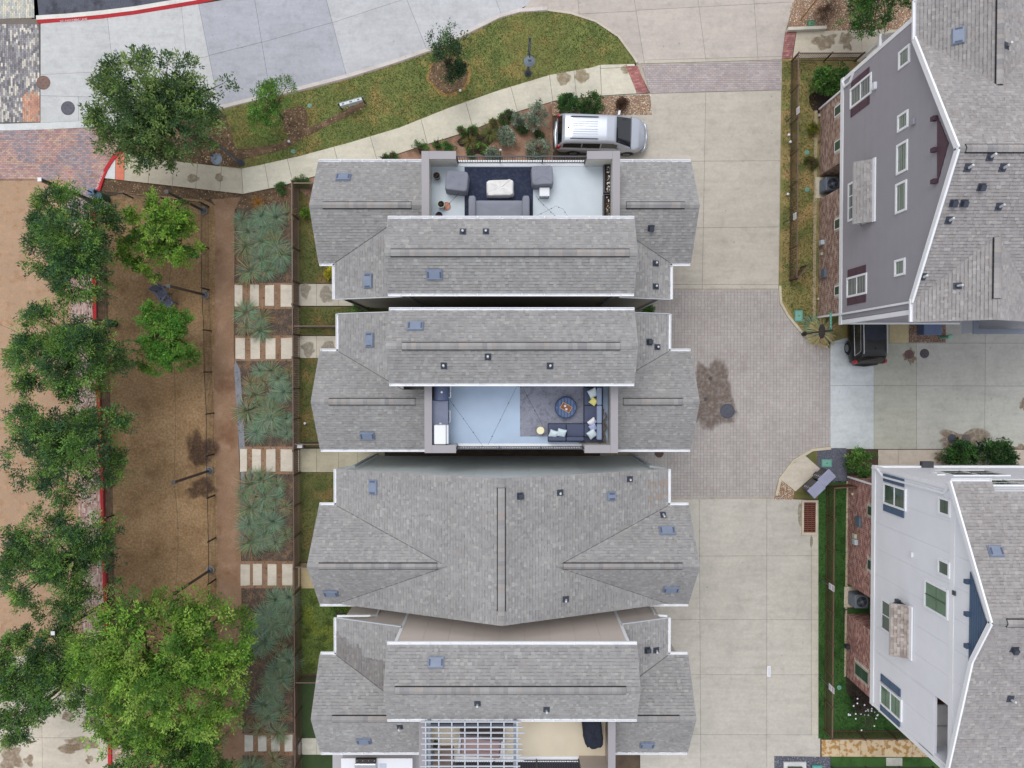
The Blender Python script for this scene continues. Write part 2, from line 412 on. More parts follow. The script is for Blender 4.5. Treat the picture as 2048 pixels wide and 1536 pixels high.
def kerb(name, pts, w, z, color, red=None, rw=.0, side=1):
    ps = [P(x, y) for x, y in pts]; mb = MB(); L = []; Rr = []; RR = []
    for i, p in enumerate(ps):
        d = (ps[min(i + 1, len(ps) - 1)] - ps[max(i - 1, 0)]).normalized(); n = Vector((-d.y, d.x, 0)) * side
        L.append(p); Rr.append(p + n * w); RR.append(p - n * rw)
    root = sheet(name, [(p.x, p.y) for p in L] + [(p.x, p.y) for p in Rr[::-1]], z, concrete, color, th=.16)
    if red:
        o = MB()
        for i in range(len(L) - 1):
            a, b, c, d = L[i], L[i + 1], RR[i + 1], RR[i]
            o.add([(a.x, a.y, z + .003), (b.x, b.y, z + .003), (c.x, c.y, z - .1), (d.x, d.y, z - .1)], [(3, 2, 1, 0) if side > 0 else (0, 1, 2, 3)], red)
        o.build('red_face', mat('kerb_red', rough=.6, var=.12, scale=4, fine=.1, src='attr'), root)
    return root
kn = [(76, 42), (140, 38), (205, 32), (270, 24), (330, 14), (390, 4), (450, -9), (560, -36)]
KR = C(196, 52, 58)
kk = kerb('kerb', kn, .24, .15, C(226, 224, 218), KR, .17)
# white lettering on the red face
def text_obj(body, size, m, parent, loc, rot, name='lettering', ext=.0):
    cu = bpy.data.curves.new(name, 'FONT'); cu.body = body; cu.size = size; cu.align_x = 'CENTER'; cu.align_y = 'CENTER'; cu.extrude = ext
    t = bpy.data.objects.new(name, cu); COL.objects.link(t)
    me = bpy.data.meshes.new_from_object(t.evaluated_get(bpy.context.evaluated_depsgraph_get()))
    COL.objects.unlink(t); bpy.data.objects.remove(t); me.materials.append(m)
    o = link_mesh(name, me, parent, loc); o.rotation_euler = rot
    return o
letter_m = mat('letter_white', C(238, 225, 225), rough=.6, var=.03, fine=.03)
for body, px, py, a in (('NO PARKING', 137, 41.5, 4.5), ('FIRE LANE', 162, 39.3, 5)):
    p = P(px, py, .12); text_obj(body, .16, letter_m, kk, (p.x, p.y - .0, .118), (R(31), 0, R(a)))
kerb('kerb', [(1095, 22), (1040, 26), (1000, 37), (940, 67), (870, 100), (790, 128), (700, 156), (600, 182), (520, 200), (440, 220)], .2, .14, C(210, 204, 198), C(196, 176, 174), .1, side=-1)
kerb('kerb', [(1095, 24), (1140, 30), (1190, 46), (1235, 76), (1266, 118), (1272, 128)], .12, .13, C(206, 196, 182))
kerb('kerb', [(-60, 249), (20, 248), (90, 246), (160, 243), (206, 240), (260, 234)], .38, .06, C(214, 216, 216), side=-1)

# ---- paving of clay and concrete units
GW = [C(138, 134, 138), C(156, 152, 154), C(208, 202, 190), C(122, 120, 126), C(218, 212, 198), C(170, 168, 168)]
PK = [C(200, 150, 130), C(212, 165, 140), C(180, 140, 128), C(190, 170, 150)]
def col_mix(x, y):
    px, py = to_px(x, y)
    if px > 48 and py > 186 and px * .6 + py > 226: return vary(pick(PK))
    return vary(pick(GW, [4, 4, 1.5, 3, 1.5, 3]), .1)
b1 = sheet('crosswalk', pol([(-60, -60), (70, -60), (80, 50), (82, 246), (-60, 248)]), .03, mat('grout', C(120, 112, 104)))
pavers(b1, pol([(-60, -60), (66, -60), (70, 36), (-60, 40)]), .05, .2, .1, R(90), lambda x, y: vary(pick([C(196, 196, 188), C(210, 206, 190), C(180, 184, 182), C(222, 214, 196)]), .08))
pavers(b1, pol([(-60, 48), (78, 50), (81, 244), (-60, 246)]), .05, .22, .11, R(90), col_mix)
RB = [C(188, 152, 146), C(198, 160, 150), C(176, 146, 146), C(164, 150, 154), C(198, 172, 150), C(184, 164, 160), C(172, 140, 136)]
def col_red(x, y):
    n = vnoise(x, y, .9, 3)
    return vary(pick(RB, [4, 4, 2, 1, 3, 2, 2]) if n > .42 else pick([C(164, 150, 154), C(178, 160, 160), C(154, 142, 148), C(188, 154, 148)]), .09)
red_road = [(-60, 263), (206, 256), (250, 252), (262, 262), (238, 292), (222, 318), (208, 346), (196, 378), (186, 408), (184, 420), (134, 420), (132, 360), (-60, 358)]
b2 = sheet('brick_street', pol(red_road), .03, mat('grout'))
pavers(b2, pol(red_road), .055, .2, .1, 0, col_red)
strip = [(134, 420), (184, 420), (187, 600), (194, 800), (204, 1000), (212, 1240), (218, 1440), (176, 1440), (168, 1312), (158, 1000), (150, 800), (142, 600)]
b3 = sheet('brick_strip', pol(strip), .03, mat('grout'))
PKS = [C(206, 178, 168), C(190, 156, 146), C(214, 192, 180), C(178, 140, 130), C(196, 176, 170)]
pavers(b3, pol(strip), .055, .2, .1, R(90), lambda x, y: vary(pick(PKS), .08))
strip2 = [(218, 1440), (262, 1440), (272, 1700), (224, 1700)]
b4 = sheet('brick_strip', pol(strip2), .03, mat('grout')); pavers(b4, pol(strip2), .055, .2, .1, 0, lambda x, y: vary(pick(PKS), .08))
kerb('kerb', [(244, 300), (232, 309), (222, 322), (212, 338), (204, 356), (197, 378), (190, 402), (185, 424), (186, 500), (188, 600), (190, 700), (196, 800), (202, 950), (208, 1150), (213, 1300), (217, 1440), (222, 1700)], .2, .15, KR, KR, .04, side=1)
for px, py, a, tx in ((197, 360, 68, 'NO PARKING'), (185, 399, 76, 'FIRE LANE')):
    p = P(px + 3.5, py, .15); text_obj(tx, .17, letter_m, bpy.data.objects['kerb.003'] if 'kerb.003' in bpy.data.objects else kk, (p.x, p.y, .157), (0, 0, R(a)))
# concrete lot at the bottom left with wet stains
slabs('parking_lot', [(-300, 1312), (168, 1312), (176, 1440), (218, 1440), (222, 1700), (-300, 1700)], [((83, 1300), (88, 1700)), ((-300, 1473), (230, 1475)), ((-160, 1300), (-160, 1700)), ((-300, 1390), (100, 1392))], .05, lambda x, y: C(206, 196, 180))
def blob(cx, cy, rx, ry, seed, n=26, rough=.28):
    return [(cx + rx * (1 + rough * (2 * vnoise(math.cos(t) * 1.7, math.sin(t) * 1.7, 1.3, seed) - 1) * 1.6) * math.cos(t),
             cy + ry * (1 + rough * (2 * vnoise(math.cos(t) * 1.7, math.sin(t) * 1.7, 1.3, seed) - 1) * 1.6) * math.sin(t)) for t in [6.2832 * i / n for i in range(n)]]
def fade_sheet(name, poly, z, m, rings=((1.06, 0.), (.97, .55), (.86, 1.), (.4, 1.))):
    cx = sum(p[0] for p in poly) / len(poly); cy = sum(p[1] for p in poly) / len(poly); n = len(poly); mb = MB(); al = []
    if area(poly) < 0: poly = poly[::-1]
    for s, a in rings:
        for x, y in poly: mb.v.append((cx + (x - cx) * s, cy + (y - cy) * s, z)); al.append(a)
    for i in range(len(rings) - 1):
        for k in range(n): mb.f.append((i * n + k, i * n + (k + 1) % n, (i + 1) * n + (k + 1) % n, (i + 1) * n + k)); mb.c.append((1, 1, 1))
    mb.f.append(tuple(range((len(rings) - 1) * n, len(rings) * n))); mb.c.append((1, 1, 1))
    o = mb.build(name, m); at_ = o.data.attributes.new('Fade', 'FLOAT', 'POINT'); at_.data.foreach_set('value', np.array(al, dtype=np.float32)); return tag(o, kind='structure')
def stain(cx, cy, rx, ry, seed, z, col=None, rough=.28):
    col = col or C(160, 136, 108); m = film('stain_%d' % int(sum(col) * 9999), tuple(t * .85 for t in col), .55)
    return fade_sheet('stain', pol(blob(cx, cy, rx, ry, seed, n=48, rough=rough), 0), z, m)
for i, q in enumerate([(404, 897, 27, 28, 91), (406, 978, 26, 20, 92), (398, 905, 18, 20, 93)]): fade_sheet('wet_soil', pol(blob(*q, n=48, rough=.3)), .0345 + .001 * i, film('wet_soil', C(84, 60, 42), .75), ((1.1, 0.), (.85, .6), (.6, 1.), (.3, .9)))
for i, q in enumerate([(165, 1488, 34, 12, 1), (140, 1496, 22, 9, 2), (180, 1518, 7, 8, 3), (138, 1432, 12, 11, 4), (185, 1442, 20, 12, 5), (24, 1515, 22, 24, 6), (12, 1486, 12, 12, 7), (58, 1520, 9, 12, 8), (60, 1483, 5, 4, 9)]):
    stain(*q, .0535 + .0003 * i)

# ---- lawn with worn and mulched patches
lawn = [(440, 222), (520, 202), (600, 185), (700, 159), (790, 131), (870, 103), (940, 70), (1000, 38), (1040, 26), (1095, 24), (1140, 30), (1190, 46), (1235, 76), (1266, 118), (1272, 128), (1200, 131), (1184, 136), (1100, 151), (1000, 181), (900, 216), (800, 256), (700, 286), (600, 313), (520, 331), (484, 338), (440, 334)]
sheet('lawn', pol(lawn), .09, lawn_m)
mul1 = [(236, 312), (262, 262), (300, 238), (400, 225), (440, 220), (452, 232), (462, 262), (474, 300), (480, 336), (340, 322)]
sheet('mulch_bed', pol(mul1), .094, mulch_m)
mulA = blob(592, 246, 24, 34, 11, rough=.12); mulB = blob(897, 152, 38, 34, 12, rough=.08)
mulC = [(455, 300), (500, 298), (560, 288), (600, 262), (640, 248), (690, 222), (705, 208), (735, 204), (728, 216), (700, 232), (650, 256), (610, 276), (570, 300), (520, 312), (470, 324)]
wornB = blob(897, 152, 44, 40, 12, rough=.1)
sheet('worn_ring', pol(wornB), .0925, mat('straw_grass', C(166, 134, 84), rough=.95, var=.2, scale=2, fine=.25, fscale=16, bump=.4))
for i, q in enumerate((mulA, mulB, mulC)): sheet('mulch_bed', pol(q), .0955 + .004 * i, mulch_m)
def lawncol(x, y):
    n = vnoise(x, y, .5, 1) * .6 + vnoise(x, y, 1.7, 2) * .4
    return vary(C(98, 120, 62) if n < .45 else C(120, 130, 72) if n < .62 else C(158, 144, 90), .18)
holes = [pol(q) for q in (mulA, mulB, mulC, mul1)]
blades('grass', pol(lawn), .09, 420, lawncol, 'short patchy green and straw lawn grass beside the curved street', holes=holes)
MUL = [C(96, 76, 58), C(130, 104, 78), C(78, 62, 50), C(160, 134, 104), C(110, 84, 64), C(188, 164, 132)]
for q, l in ((mul1, 'brown bark mulch under the big oak beside the brick street'), (mulA, 'brown bark mulch around the small tree on the lawn'), (mulB, 'round ring of bark mulch around the young upright tree'), (mulC, 'trail of bark mulch and straw leading across the lawn')):
    chips('bark_mulch', pol(q), .1, 130, MUL, l, 'mulch', .05)
chips('bark_mulch', pol(mul_l), .046, 120, MUL, 'bark mulch strip along the concrete walk below the oak', 'mulch', .045)

# ---- sidewalk
SW = lambda x, y: C(214, 208, 190) if x > 482 else C(202, 192, 172)
walk = [(231, 307), (246, 305), (340, 322), (484, 338), (520, 331), (600, 313), (700, 286), (800, 256), (900, 216), (1000, 181), (1100, 151), (1184, 136), (1200, 131), (1268, 129), (1284, 160), (1297, 187), (1200, 193), (1110, 203), (1040, 223), (940, 263), (850, 291), (760, 321), (640, 351), (560, 374), (487, 389), (330, 371), (206, 357)]
slabs('sidewalk', walk, [((252, 300), (250, 366)), ((234, 300), (232, 364)), ((302, 312), (298, 372)), ((350, 320), (346, 376)), ((397, 326), (393, 380)), ((445, 330), (441, 386)), ((484, 336), (488, 392)), ((575, 316), (588, 370)), ((530, 326), (540, 382)), ((668, 292), (682, 344)), ((740, 270), (756, 326)), ((842, 238), (856, 292)), ((930, 200), (948, 264)), ((1020, 170), (1036, 228)), ((1098, 148), (1106, 208)), ((1147, 138), (1153, 200)), ((1200, 128), (1203, 196)), ((1250, 126), (1274, 190)), ((1195, 139), (1256, 136))], .11,
      lambda x, y: C(226, 136, 112) if 233 < x < 251 else C(222, 224, 224) if x <= 233 else SW(x, y), gap=.02)
bt = sheet('tactile_strip', pol([(1251, 134), (1274, 133), (1296, 187), (1273, 187)]), .112, mat('grout')); 
pavers(bt, pol([(1251, 134), (1274, 133), (1296, 187), (1273, 187)]), .122, .2, .1, R(12), lambda x, y: vary(pick([C(176, 116, 112), C(190, 132, 126), C(160, 104, 104)]), .08))
for i, q in enumerate([(1126, 158, 14, 14, 21), (1164, 154, 15, 14, 22), (1250, 140, 8, 9, 23), (388, 358, 11, 9, 24), (440, 356, 8, 8, 25)]): stain(*q, .1135 + .0003 * i, C(168, 146, 110) if i < 3 else C(168, 150, 124), rough=.16)

# ---- driveway on the right of the houses
sheet('driveway_base', pol([(1090, -60), (1610, -60), (1572, 60), (1566, 124), (1560, 580), (1570, 640), (1664, 700), (1664, 893), (1556, 960), (1548, 1000), (1200, 1000), (1200, 190), (1300, 187), (1270, 126), (1200, 60), (1095, 20)]), .022, concrete, C(190, 180, 164))
CTN, CTN2 = C(197, 190, 178), C(196, 186, 178)
top = [(1040, 24), (1060, 4), (1090, -60), (1600, -60), (1586, 10), (1570, 62), (1563, 120), (1284, 128), (1272, 129), (1240, 80), (1190, 46), (1140, 30), (1095, 22)]
slabs('driveway', top, [((1150, -60), (1158, 24)), ((1158, 22), (1154, 40)), ((1259, -60), (1288, 124)), ((1388, -60), (1412, 128)), ((1503, -60), (1516, 125)), ((1195, 27), (1290, 22)), ((1262, 22), (1600, 4)), ((1288, 121), (1580, 113))], .05, lambda x, y: CTN2 if y < 118 else CTN)
band = [(1283, 130), (1563, 122), (1563, 180), (1300, 187)]
bb = sheet('brick_band', pol(band), .03, mat('grout'))
pavers(bb, pol(band), .055, .22, .12, 0, lambda x, y: vary(pick([C(182, 172, 172), C(190, 179, 178), C(176, 166, 167), C(186, 171, 168)]), .05))
drv = [(1200, 189), (1300, 188), (1562, 182), (1558, 400), (1556, 578), (1200, 578)]
slabs('driveway', drv, [((1411, 182), (1404, 580)), ((1302, 186), (1302, 320)), ((1200, 324), (1562, 322)), ((1200, 458), (1562, 454)), ((1200, 569), (1562, 569)), ((1205, 230), (1303, 230))], .05, lambda x, y: CTN if x > 1302 or y > 232 else C(200, 186, 168))
crt = [(1270, 580), (1557, 580), (1560, 606), (1574, 632), (1600, 664), (1630, 688), (1660, 699), (1660, 892), (1622, 897), (1584, 920), (1557, 956), (1549, 984), (1545, 994), (1270, 996)]
wet = pol([(1395, 724), (1412, 736), (1430, 716), (1446, 722), (1458, 760), (1466, 800), (1474, 826), (1468, 846), (1440, 848), (1424, 860), (1408, 858), (1398, 838), (1390, 845), (1386, 780)])
def col_court(x, y):
    n = vnoise(x, y, .35, 9)
    c = pick([C(184, 178, 174), C(187, 181, 177), C(181, 174, 171), C(184, 175, 171), C(180, 171, 166)], [3, 3, 3, 2, 1])
    k = .95 + .1 * n; c = tuple(t * k for t in c)
    return vary(c, .03)
cb = sheet('courtyard', pol(crt), .03, mat('grout_court', C(160, 148, 140)))
pavers(cb, pol(crt), .055, .19, .165, 0, col_court, gap=.01, bond=0, jz=.003)
wq = []
for i in range(len(wet)):
    a, b = Vector(wet[i]), Vector(wet[(i + 1) % len(wet)])
    for k in range(6): q = a.lerp(b, k / 6); wq.append((q.x + (vnoise(q.x, q.y, 3, 5) - .5) * .2, q.y + (vnoise(q.x, q.y, 3, 6) - .5) * .2))
fade_sheet('stain', wq, .0595, film('wet_paving', C(124, 106, 94), .55))
# kerb band round the courtyard
kerb('kerb', [(1556, 572), (1558, 606), (1572, 632), (1598, 664), (1628, 688), (1652, 697)], .14, .13, C(206, 196, 174), side=1)
kerb('kerb', [(1660, 893), (1622, 897), (1584, 920), (1557, 956), (1549, 990)], .16, .13, C(206, 196, 174), side=1)
sdrv = [(1280, 998), (1548, 997), (1640, 1000), (1640, 1700), (1280, 1700)]
slabs('driveway', sdrv, [((1398, 1000), (1402, 1700)), ((1533, 995), (1533, 1700)), ((1280, 1112), (1640, 1111)), ((1280, 1238), (1640, 1239)), ((1280, 1348), (1640, 1349)), ((1280, 1468), (1640, 1469)), ((1622, 995), (1622, 1468)), ((1280, 1600), (1640, 1600))], .05, lambda x, y: C(195, 190, 180) if x < 1620 else C(201, 194, 180))
rdrv = [(1660, 646), (2400, 640), (2400, 898), (1660, 898)]
slabs('driveway', rdrv, [((1747, 686), (1747, 900)), ((1832, 686), (1832, 900)), ((1970, 640), (1968, 900)), ((1660, 686), (2400, 687)), ((1660, 771), (2400, 773)), ((1697, 640), (1697, 688)), ((1778, 640), (1778, 688)), ((1817, 640), (1817, 688)), ((1890, 640), (1890, 688)), ((2150, 640), (2150, 900))], .05,
      lambda x, y: C(206, 212, 214) if x < 1747 and y > 690 or x < 1697 else C(212, 196, 154) if 1778 < x < 1817 and y < 686 else C(190, 190, 178) if x < 1832 else C(200, 199, 191))
slabs('side_walk', [(1755, 899), (2400, 899), (2400, 935), (1755, 935)], [((1795, 890), (1795, 940)), ((1882, 890), (1882, 940)), ((2100, 890), (2100, 940))], .07, lambda x, y: C(208, 196, 182))
for i, q in enumerate([(1922, 876, 42, 20, 31), (1878, 912, 12, 8, 32), (2040, 894, 18, 5, 33), (2046, 810, 8, 10, 34), (1818, 714, 10, 14, 35)]): stain(*q, .0535 + .0003 * i if i != 1 else .0735, C(168, 142, 116), rough=.4)
for i, q in enumerate([(1600, 1028, 5, 24, 41), (1622, 1083, 3, 12, 42)]): stain(*q, .0535 + .0003 * i, C(168, 160, 134), rough=.06)

# ---- beds, yards and turf
bed_m = mat('planting_bed', C(96, 84, 76), rough=.98, var=.3, scale=2.2, fine=.35, fscale=22, bump=.6, bscale=35, patch=C(120, 96, 76), psc=2.2)
bed = [(472, 416), (588, 400), (586, 800), (586, 1700), (490, 1700), (484, 1000), (474, 800)]
sheet('planting_bed', pol(bed), .04, bed_m)
chips('bark_mulch', pol(bed), .042, 90, MUL[:3] + [C(128, 106, 86)], 'dark bark mulch between the blue green grass clumps', 'mulch', .05)
for (a, b) in ((566, 618), (671, 722), (893, 948), (1122, 1176), (1466, 1510)):
    o = 0 if a < 800 else 12
    sheet('step_bed', pol([(470 + o, a), (588, a), (588, b), (470 + o, b)]), .045, granite_p)
sheet('worn_edge', pol([(471, 720), (481, 740), (485, 800), (490, 890), (490, 1030), (484, 1110), (482, 940), (474, 820), (469, 740)]), .047, mat('exposed_edge', C(140, 142, 150), rough=.9, var=.15, fine=.1))
for (a, b, m_) in ((372, 566, yard_m), (614, 670, yard_m), (716, 893, yard_m), (945, 1124, yard_m), (1176, 1350, turf_bright), (1354, 1475, turf_dark), (1508, 1700, turf_dark)):
    q = [(596, a), (790, a), (790, b), (596, b)]
    sheet('yard', pol(q), .05, m_)
    if m_ is not turf_dark:
        blades('grass', pol([(598, a + 2), (720, a + 2), (720, b - 2), (598, b - 2)]), .05, 260, (lambda x, y: vary(pick([C(98, 104, 58), C(120, 110, 64), C(84, 94, 50)]), .2)) if m_ is yard_m else (lambda x, y: vary(pick([C(106, 124, 58), C(126, 134, 66), C(84, 96, 50)]), .2)),
               'clipped yard grass behind the rail fence, %s' % {372: 'below the curved sidewalk', 614: 'between the first two front walks', 716: 'beside the house with the blue roof deck', 945: 'north of the crossed gable roof', 1176: 'bright green beside the crossed gable roof'}[a])
for (a, b, c) in ((568, 612, C(200, 192, 178)), (672, 716, C(204, 196, 180)), (897, 944, C(190, 182, 158)), (1125, 1176, C(196, 178, 140)), (1475, 1508, C(208, 204, 190))):
    slabs('front_walk', [(597, a), (770, a), (770, b), (597, b)], [((634, a - 5), (634, b + 5)), ((678, a - 5), (678, b + 5)), ((716, a - 5), (716, b + 5))], .08, lambda x, y, c=c: c)
for i, q in enumerate([(612, 580, 10, 16, 51), (652, 590, 14, 16, 52), (618, 700, 14, 14, 53), (656, 698, 16, 14, 54)]): stain(*q, .0825 + .0003 * i, C(168, 158, 140), rough=.2)
STONE = [[(470, 486), (501, 519), (531, 549), (562, 586)], [(472, 491), (502, 521), (532, 552), (563, 587)], [(481, 495), (505, 523), (533, 552), (562, 586)], [(482, 501), (507, 525), (536, 554), (565, 586)], [(490, 507), (517, 534), (543, 561), (570, 586)]]
for row, (a, b) in zip(STONE, ((570, 613), (676, 718), (898, 943), (1128, 1170), (1469, 1501))):
    for k, (x0, x1) in enumerate(row):
        q = pol([(x0, a + random.uniform(-1, 1)), (x1, a + random.uniform(-1, 1)), (x1, b + random.uniform(-1, 1)), (x0, b + random.uniform(-1, 1))])
        o = MB().prism(q, 0, .085).build('stepping_stone', concrete, color=vary(C(214, 204, 188) if a < 1400 else C(206, 202, 192), .06))
        tag(bevel(o, .012), 'stepping stone %s, row %s' % (('next to path', 'second from path', 'third from path', 'touching fence')[k], {570: 'below the uppermost grass bed', 676: 'under the short strip of grass clumps', 898: 'level with the blue roof deck railing', 1128: 'beside the crossed gable house', 1469: 'below the lowest grass bed'}[a]), 'stepping stone', 'stepping stones in the planting beds')
yd = [(1563, 118), (1750, 116), (1750, 660), (1640, 690), (1628, 686), (1598, 662), (1572, 630), (1560, 604), (1557, 578), (1560, 400)]
sheet('side_yard', pol(yd), .06, mat('side_yard_grass', C(150, 138, 88), rough=.95, var=.2, scale=1.0, fine=.22, fscale=20, bump=.4, patch=[C(178, 150, 104), C(116, 122, 72)], psc=.6, plo=.46, phi=.62))
blades('grass', pol([(1564, 122), (1632, 122), (1632, 650), (1600, 655), (1564, 600)]), .06, 330, lambda x, y: vary(pick([C(96, 108, 52), C(150, 126, 72), C(120, 118, 58)]) if vnoise(x, y, .9, 4) > .4 else C(92, 108, 50), .2), 'dry patchy grass strip beside the brick house wall')
sheet('mow_strip', pol([(1628, 222), (1634, 222), (1630, 640), (1624, 640)]), .075, concrete, C(186, 170, 140))
tf = [(1636, 962), (1760, 962), (1900, 1478), (1636, 1476)]
sheet('turf', pol(tf), .06, turf_m)
blades('grass', pol([(1636, 966), (1694, 966), (1694, 1360), (1820, 1476), (1636, 1476)]), .06, 350, lambda x, y: vary(pick([C(56, 98, 40), C(70, 112, 48), C(46, 80, 34)]), .2), 'bright green artificial turf along the white house')
sheet('mow_strip', pol([(1692, 962), (1697, 962), (1691, 1352), (1687, 1352)]), .075, concrete, C(196, 180, 156))
mb2 = [(1690, 1352), (1752, 1400), (1752, 1420), (1712, 1408), (1692, 1385)]
sheet('mulch_bed', pol(mb2), .066, mat('black_mulch', C(58, 46, 42), rough=.98, var=.3, fine=.3, bump=.5)); 
mb3 = blob(1645, 205, 30, 22, 61, rough=.12)
sheet('mulch_bed', pol(mb3), .066, mat('black_mulch'))
gv = [(1634, 896), (1692, 896), (1692, 964), (1634, 964)]
sheet('gravel_bed', pol(gv), .06, gravel_d)
chips('gravel', pol(gv), .06, 500, [C(104, 106, 120), C(84, 86, 98), C(130, 130, 142)], 'dark grey gravel beside the mailbox pad', 'gravel', .035)
g2 = [(1560, 918), (1634, 896), (1634, 964), (1636, 998), (1549, 996), (1557, 956), (1584, 920)]
sheet('verge', pol(g2), .05, yard_m)
sheet('mailbox_pad', pol([(1607, 909), (1640, 938), (1590, 982), (1562, 960), (1578, 934)]), .09, concrete, C(206, 196, 180))
pb = [(1562, 961), (1588, 982), (1586, 999), (1548, 998), (1553, 976)]
PEB = [C(196, 168, 136), C(160, 128, 104), C(220, 204, 178), C(140, 128, 130), C(182, 140, 108), C(232, 222, 206)]
sheet('pebble_bed', pol(pb), .056, gravel_t); chips('pebbles', pol(pb), .056, 500, PEB, 'tan river pebbles in the corner by the mailboxes', 'pebbles', .04)
gr = [(1102, 202), (1200, 194), (1300, 190), (1303, 230), (1200, 231), (1105, 232)]
sheet('pebble_bed', pol(gr), .06, gravel_t); chips('pebbles', pol(gr), .06, 420, PEB, 'tan and white river pebbles beside the silver van', 'pebbles', .045)
gr2 = [(1590, -60), (1600, -60), (1900, -60), (1900, 62), (1572, 64), (1578, 40), (1588, 8)]
sheet('pebble_bed', pol(gr2), .06, gravel_t); chips('pebbles', pol([(1574, 62), (1580, 20), (1594, -20), (1860, -20), (1840, 62)]), .06, 420, PEB + [C(200, 160, 140)], 'pinkish tan river pebbles under the tree by the grey house', 'pebbles', .045)
gr3 = [(1817, 640), (1890, 640), (1890, 685), (1817, 685)]
sheet('pebble_bed', pol(gr3), .062, gravel_t); chips('pebbles', pol(gr3), .062, 420, [C(120, 100, 100), C(160, 136, 130), C(90, 76, 78), C(190, 176, 170)], 'dark reddish gravel under the blue bin', 'gravel', .04)
slabs('side_walk', [(1592, 64), (1800, 60), (1800, 114), (1584, 118)], [((1720, 50), (1724, 130))], .09, lambda x, y: C(204, 194, 176))
bt2 = sheet('tactile_strip', pol([(1570, 66), (1591, 66), (1583, 117), (1563, 119)]), .07, mat('grout')); pavers(bt2, pol([(1570, 66), (1591, 66), (1583, 117), (1563, 119)]), .095, .16, .12, R(4), lambda x, y: vary(pick([C(168, 118, 114), C(184, 132, 124), C(152, 104, 104)]), .08))
for i, q in enumerate([(1650, 80, 22, 16, 71), (1688, 84, 12, 18, 72)]): stain(*q, .0925 + .0003 * i, C(164, 144, 118), rough=.4)
lw = MB().prism(pol([(1572, 60), (1648, 57), (1648, 63), (1572, 66)]), 0, .35).build('low_wall', concrete, color=C(214, 208, 196)); tag(lw, 'low pale concrete wall between walk and pebble bed', 'wall')
dgb = [(600, 362), (640, 351), (760, 321), (850, 291), (940, 263), (1040, 223), (1104, 204), (1106, 330), (1106, 420), (640, 420), (600, 380)]
sheet('garden_bed', pol(dgb), .055, reddg_m)
dk = blob(945, 284, 34, 26, 81, rough=.45)
sheet('mulch_bed', pol(dk), .062, mat('black_mulch')); chips('bark_mulch', pol(dk), .063, 160, [C(60, 48, 44), C(84, 66, 56), C(44, 36, 34)], 'black bark mulch patch in the pink granite garden bed', 'mulch', .045)
slabs('stone_walk', [(1642, 1478), (2000, 1480), (2000, 1514), (1642, 1512)], [((1678, 1470), (1678, 1520)), ((1720, 1470), (1720, 1520)), ((1768, 1470), (1768, 1520)), ((1824, 1470), (1824, 1520))], .07, lambda x, y: C(212, 190, 156), m=mat('flaked_stone', rough=.9, var=.1, fine=.1, bump=.2, src='obj', patch=C(176, 136, 84), psc=3.5, plo=.5, phi=.54))
sheet('gravel_bed', pol([(1548, 1511), (1660, 1513), (1660, 1700), (1548, 1700)]), .062, gravel_d); chips('gravel', pol([(1549, 1512), (1659, 1514), (1659, 1560), (1549, 1560)]), .062, 500, [C(80, 82, 96), C(110, 110, 124), C(60, 62, 72), C(170, 170, 176)], 'dark gravel around the utility pad at the drive end', 'gravel', .035)
sheet('turf', pol([(1661, 1513), (1920, 1515), (1920, 1700), (1661, 1700)]), .06, turf_m)
MB().prism(pol([(1771, 1514), (1803, 1514), (1803, 1530), (1771, 1530)]), 0, .09).build('paver_step', concrete, color=C(196, 196, 186))
tag(bpy.data.objects['paver_step'], 'single pale stone step on the turf strip below the flaked stone walk', 'step')
# ================================================================== HOUSES
ZE, ZU = 6.5, 9.8
SG = [C(156, 155, 155), C(159, 158, 158), C(163, 162, 161), C(150, 149, 149), C(156, 153, 151), C(171, 170, 168)]
SGW = [C(160, 156, 156), C(164, 160, 160), C(168, 164, 163), C(154, 150, 150), C(160, 154, 152), C(176, 172, 170)]
def newell(pts):
    n = Vector((0, 0, 0))
    for i in range(len(pts)):
        a, b = pts[i], pts[(i + 1) % len(pts)]
        n += Vector(((a.y - b.y) * (a.z + b.z), (a.z - b.z) * (a.x + b.x), (a.x - b.x) * (a.y + b.y)))
    return n.normalized()
def extr(mb, poly, axis, a0, a1, col=None):          # polygon in (Y,Z) along x, or (X,Z) along y
    n = len(poly)
    f = (lambda p, a: (a, p[0], p[1])) if axis == 'x' else (lambda p, a: (p[0], a, p[1]))
    vs_ = [f(p, a0) for p in poly] + [f(p, a1) for p in poly]
    fs = [tuple(range(n)), tuple(range(2 * n - 1, n - 1, -1))] + [((i + 1) % n, i, n + i, n + (i + 1) % n) for i in range(n)]
    return mb.add(vs_, fs, col)
PLANES = {}
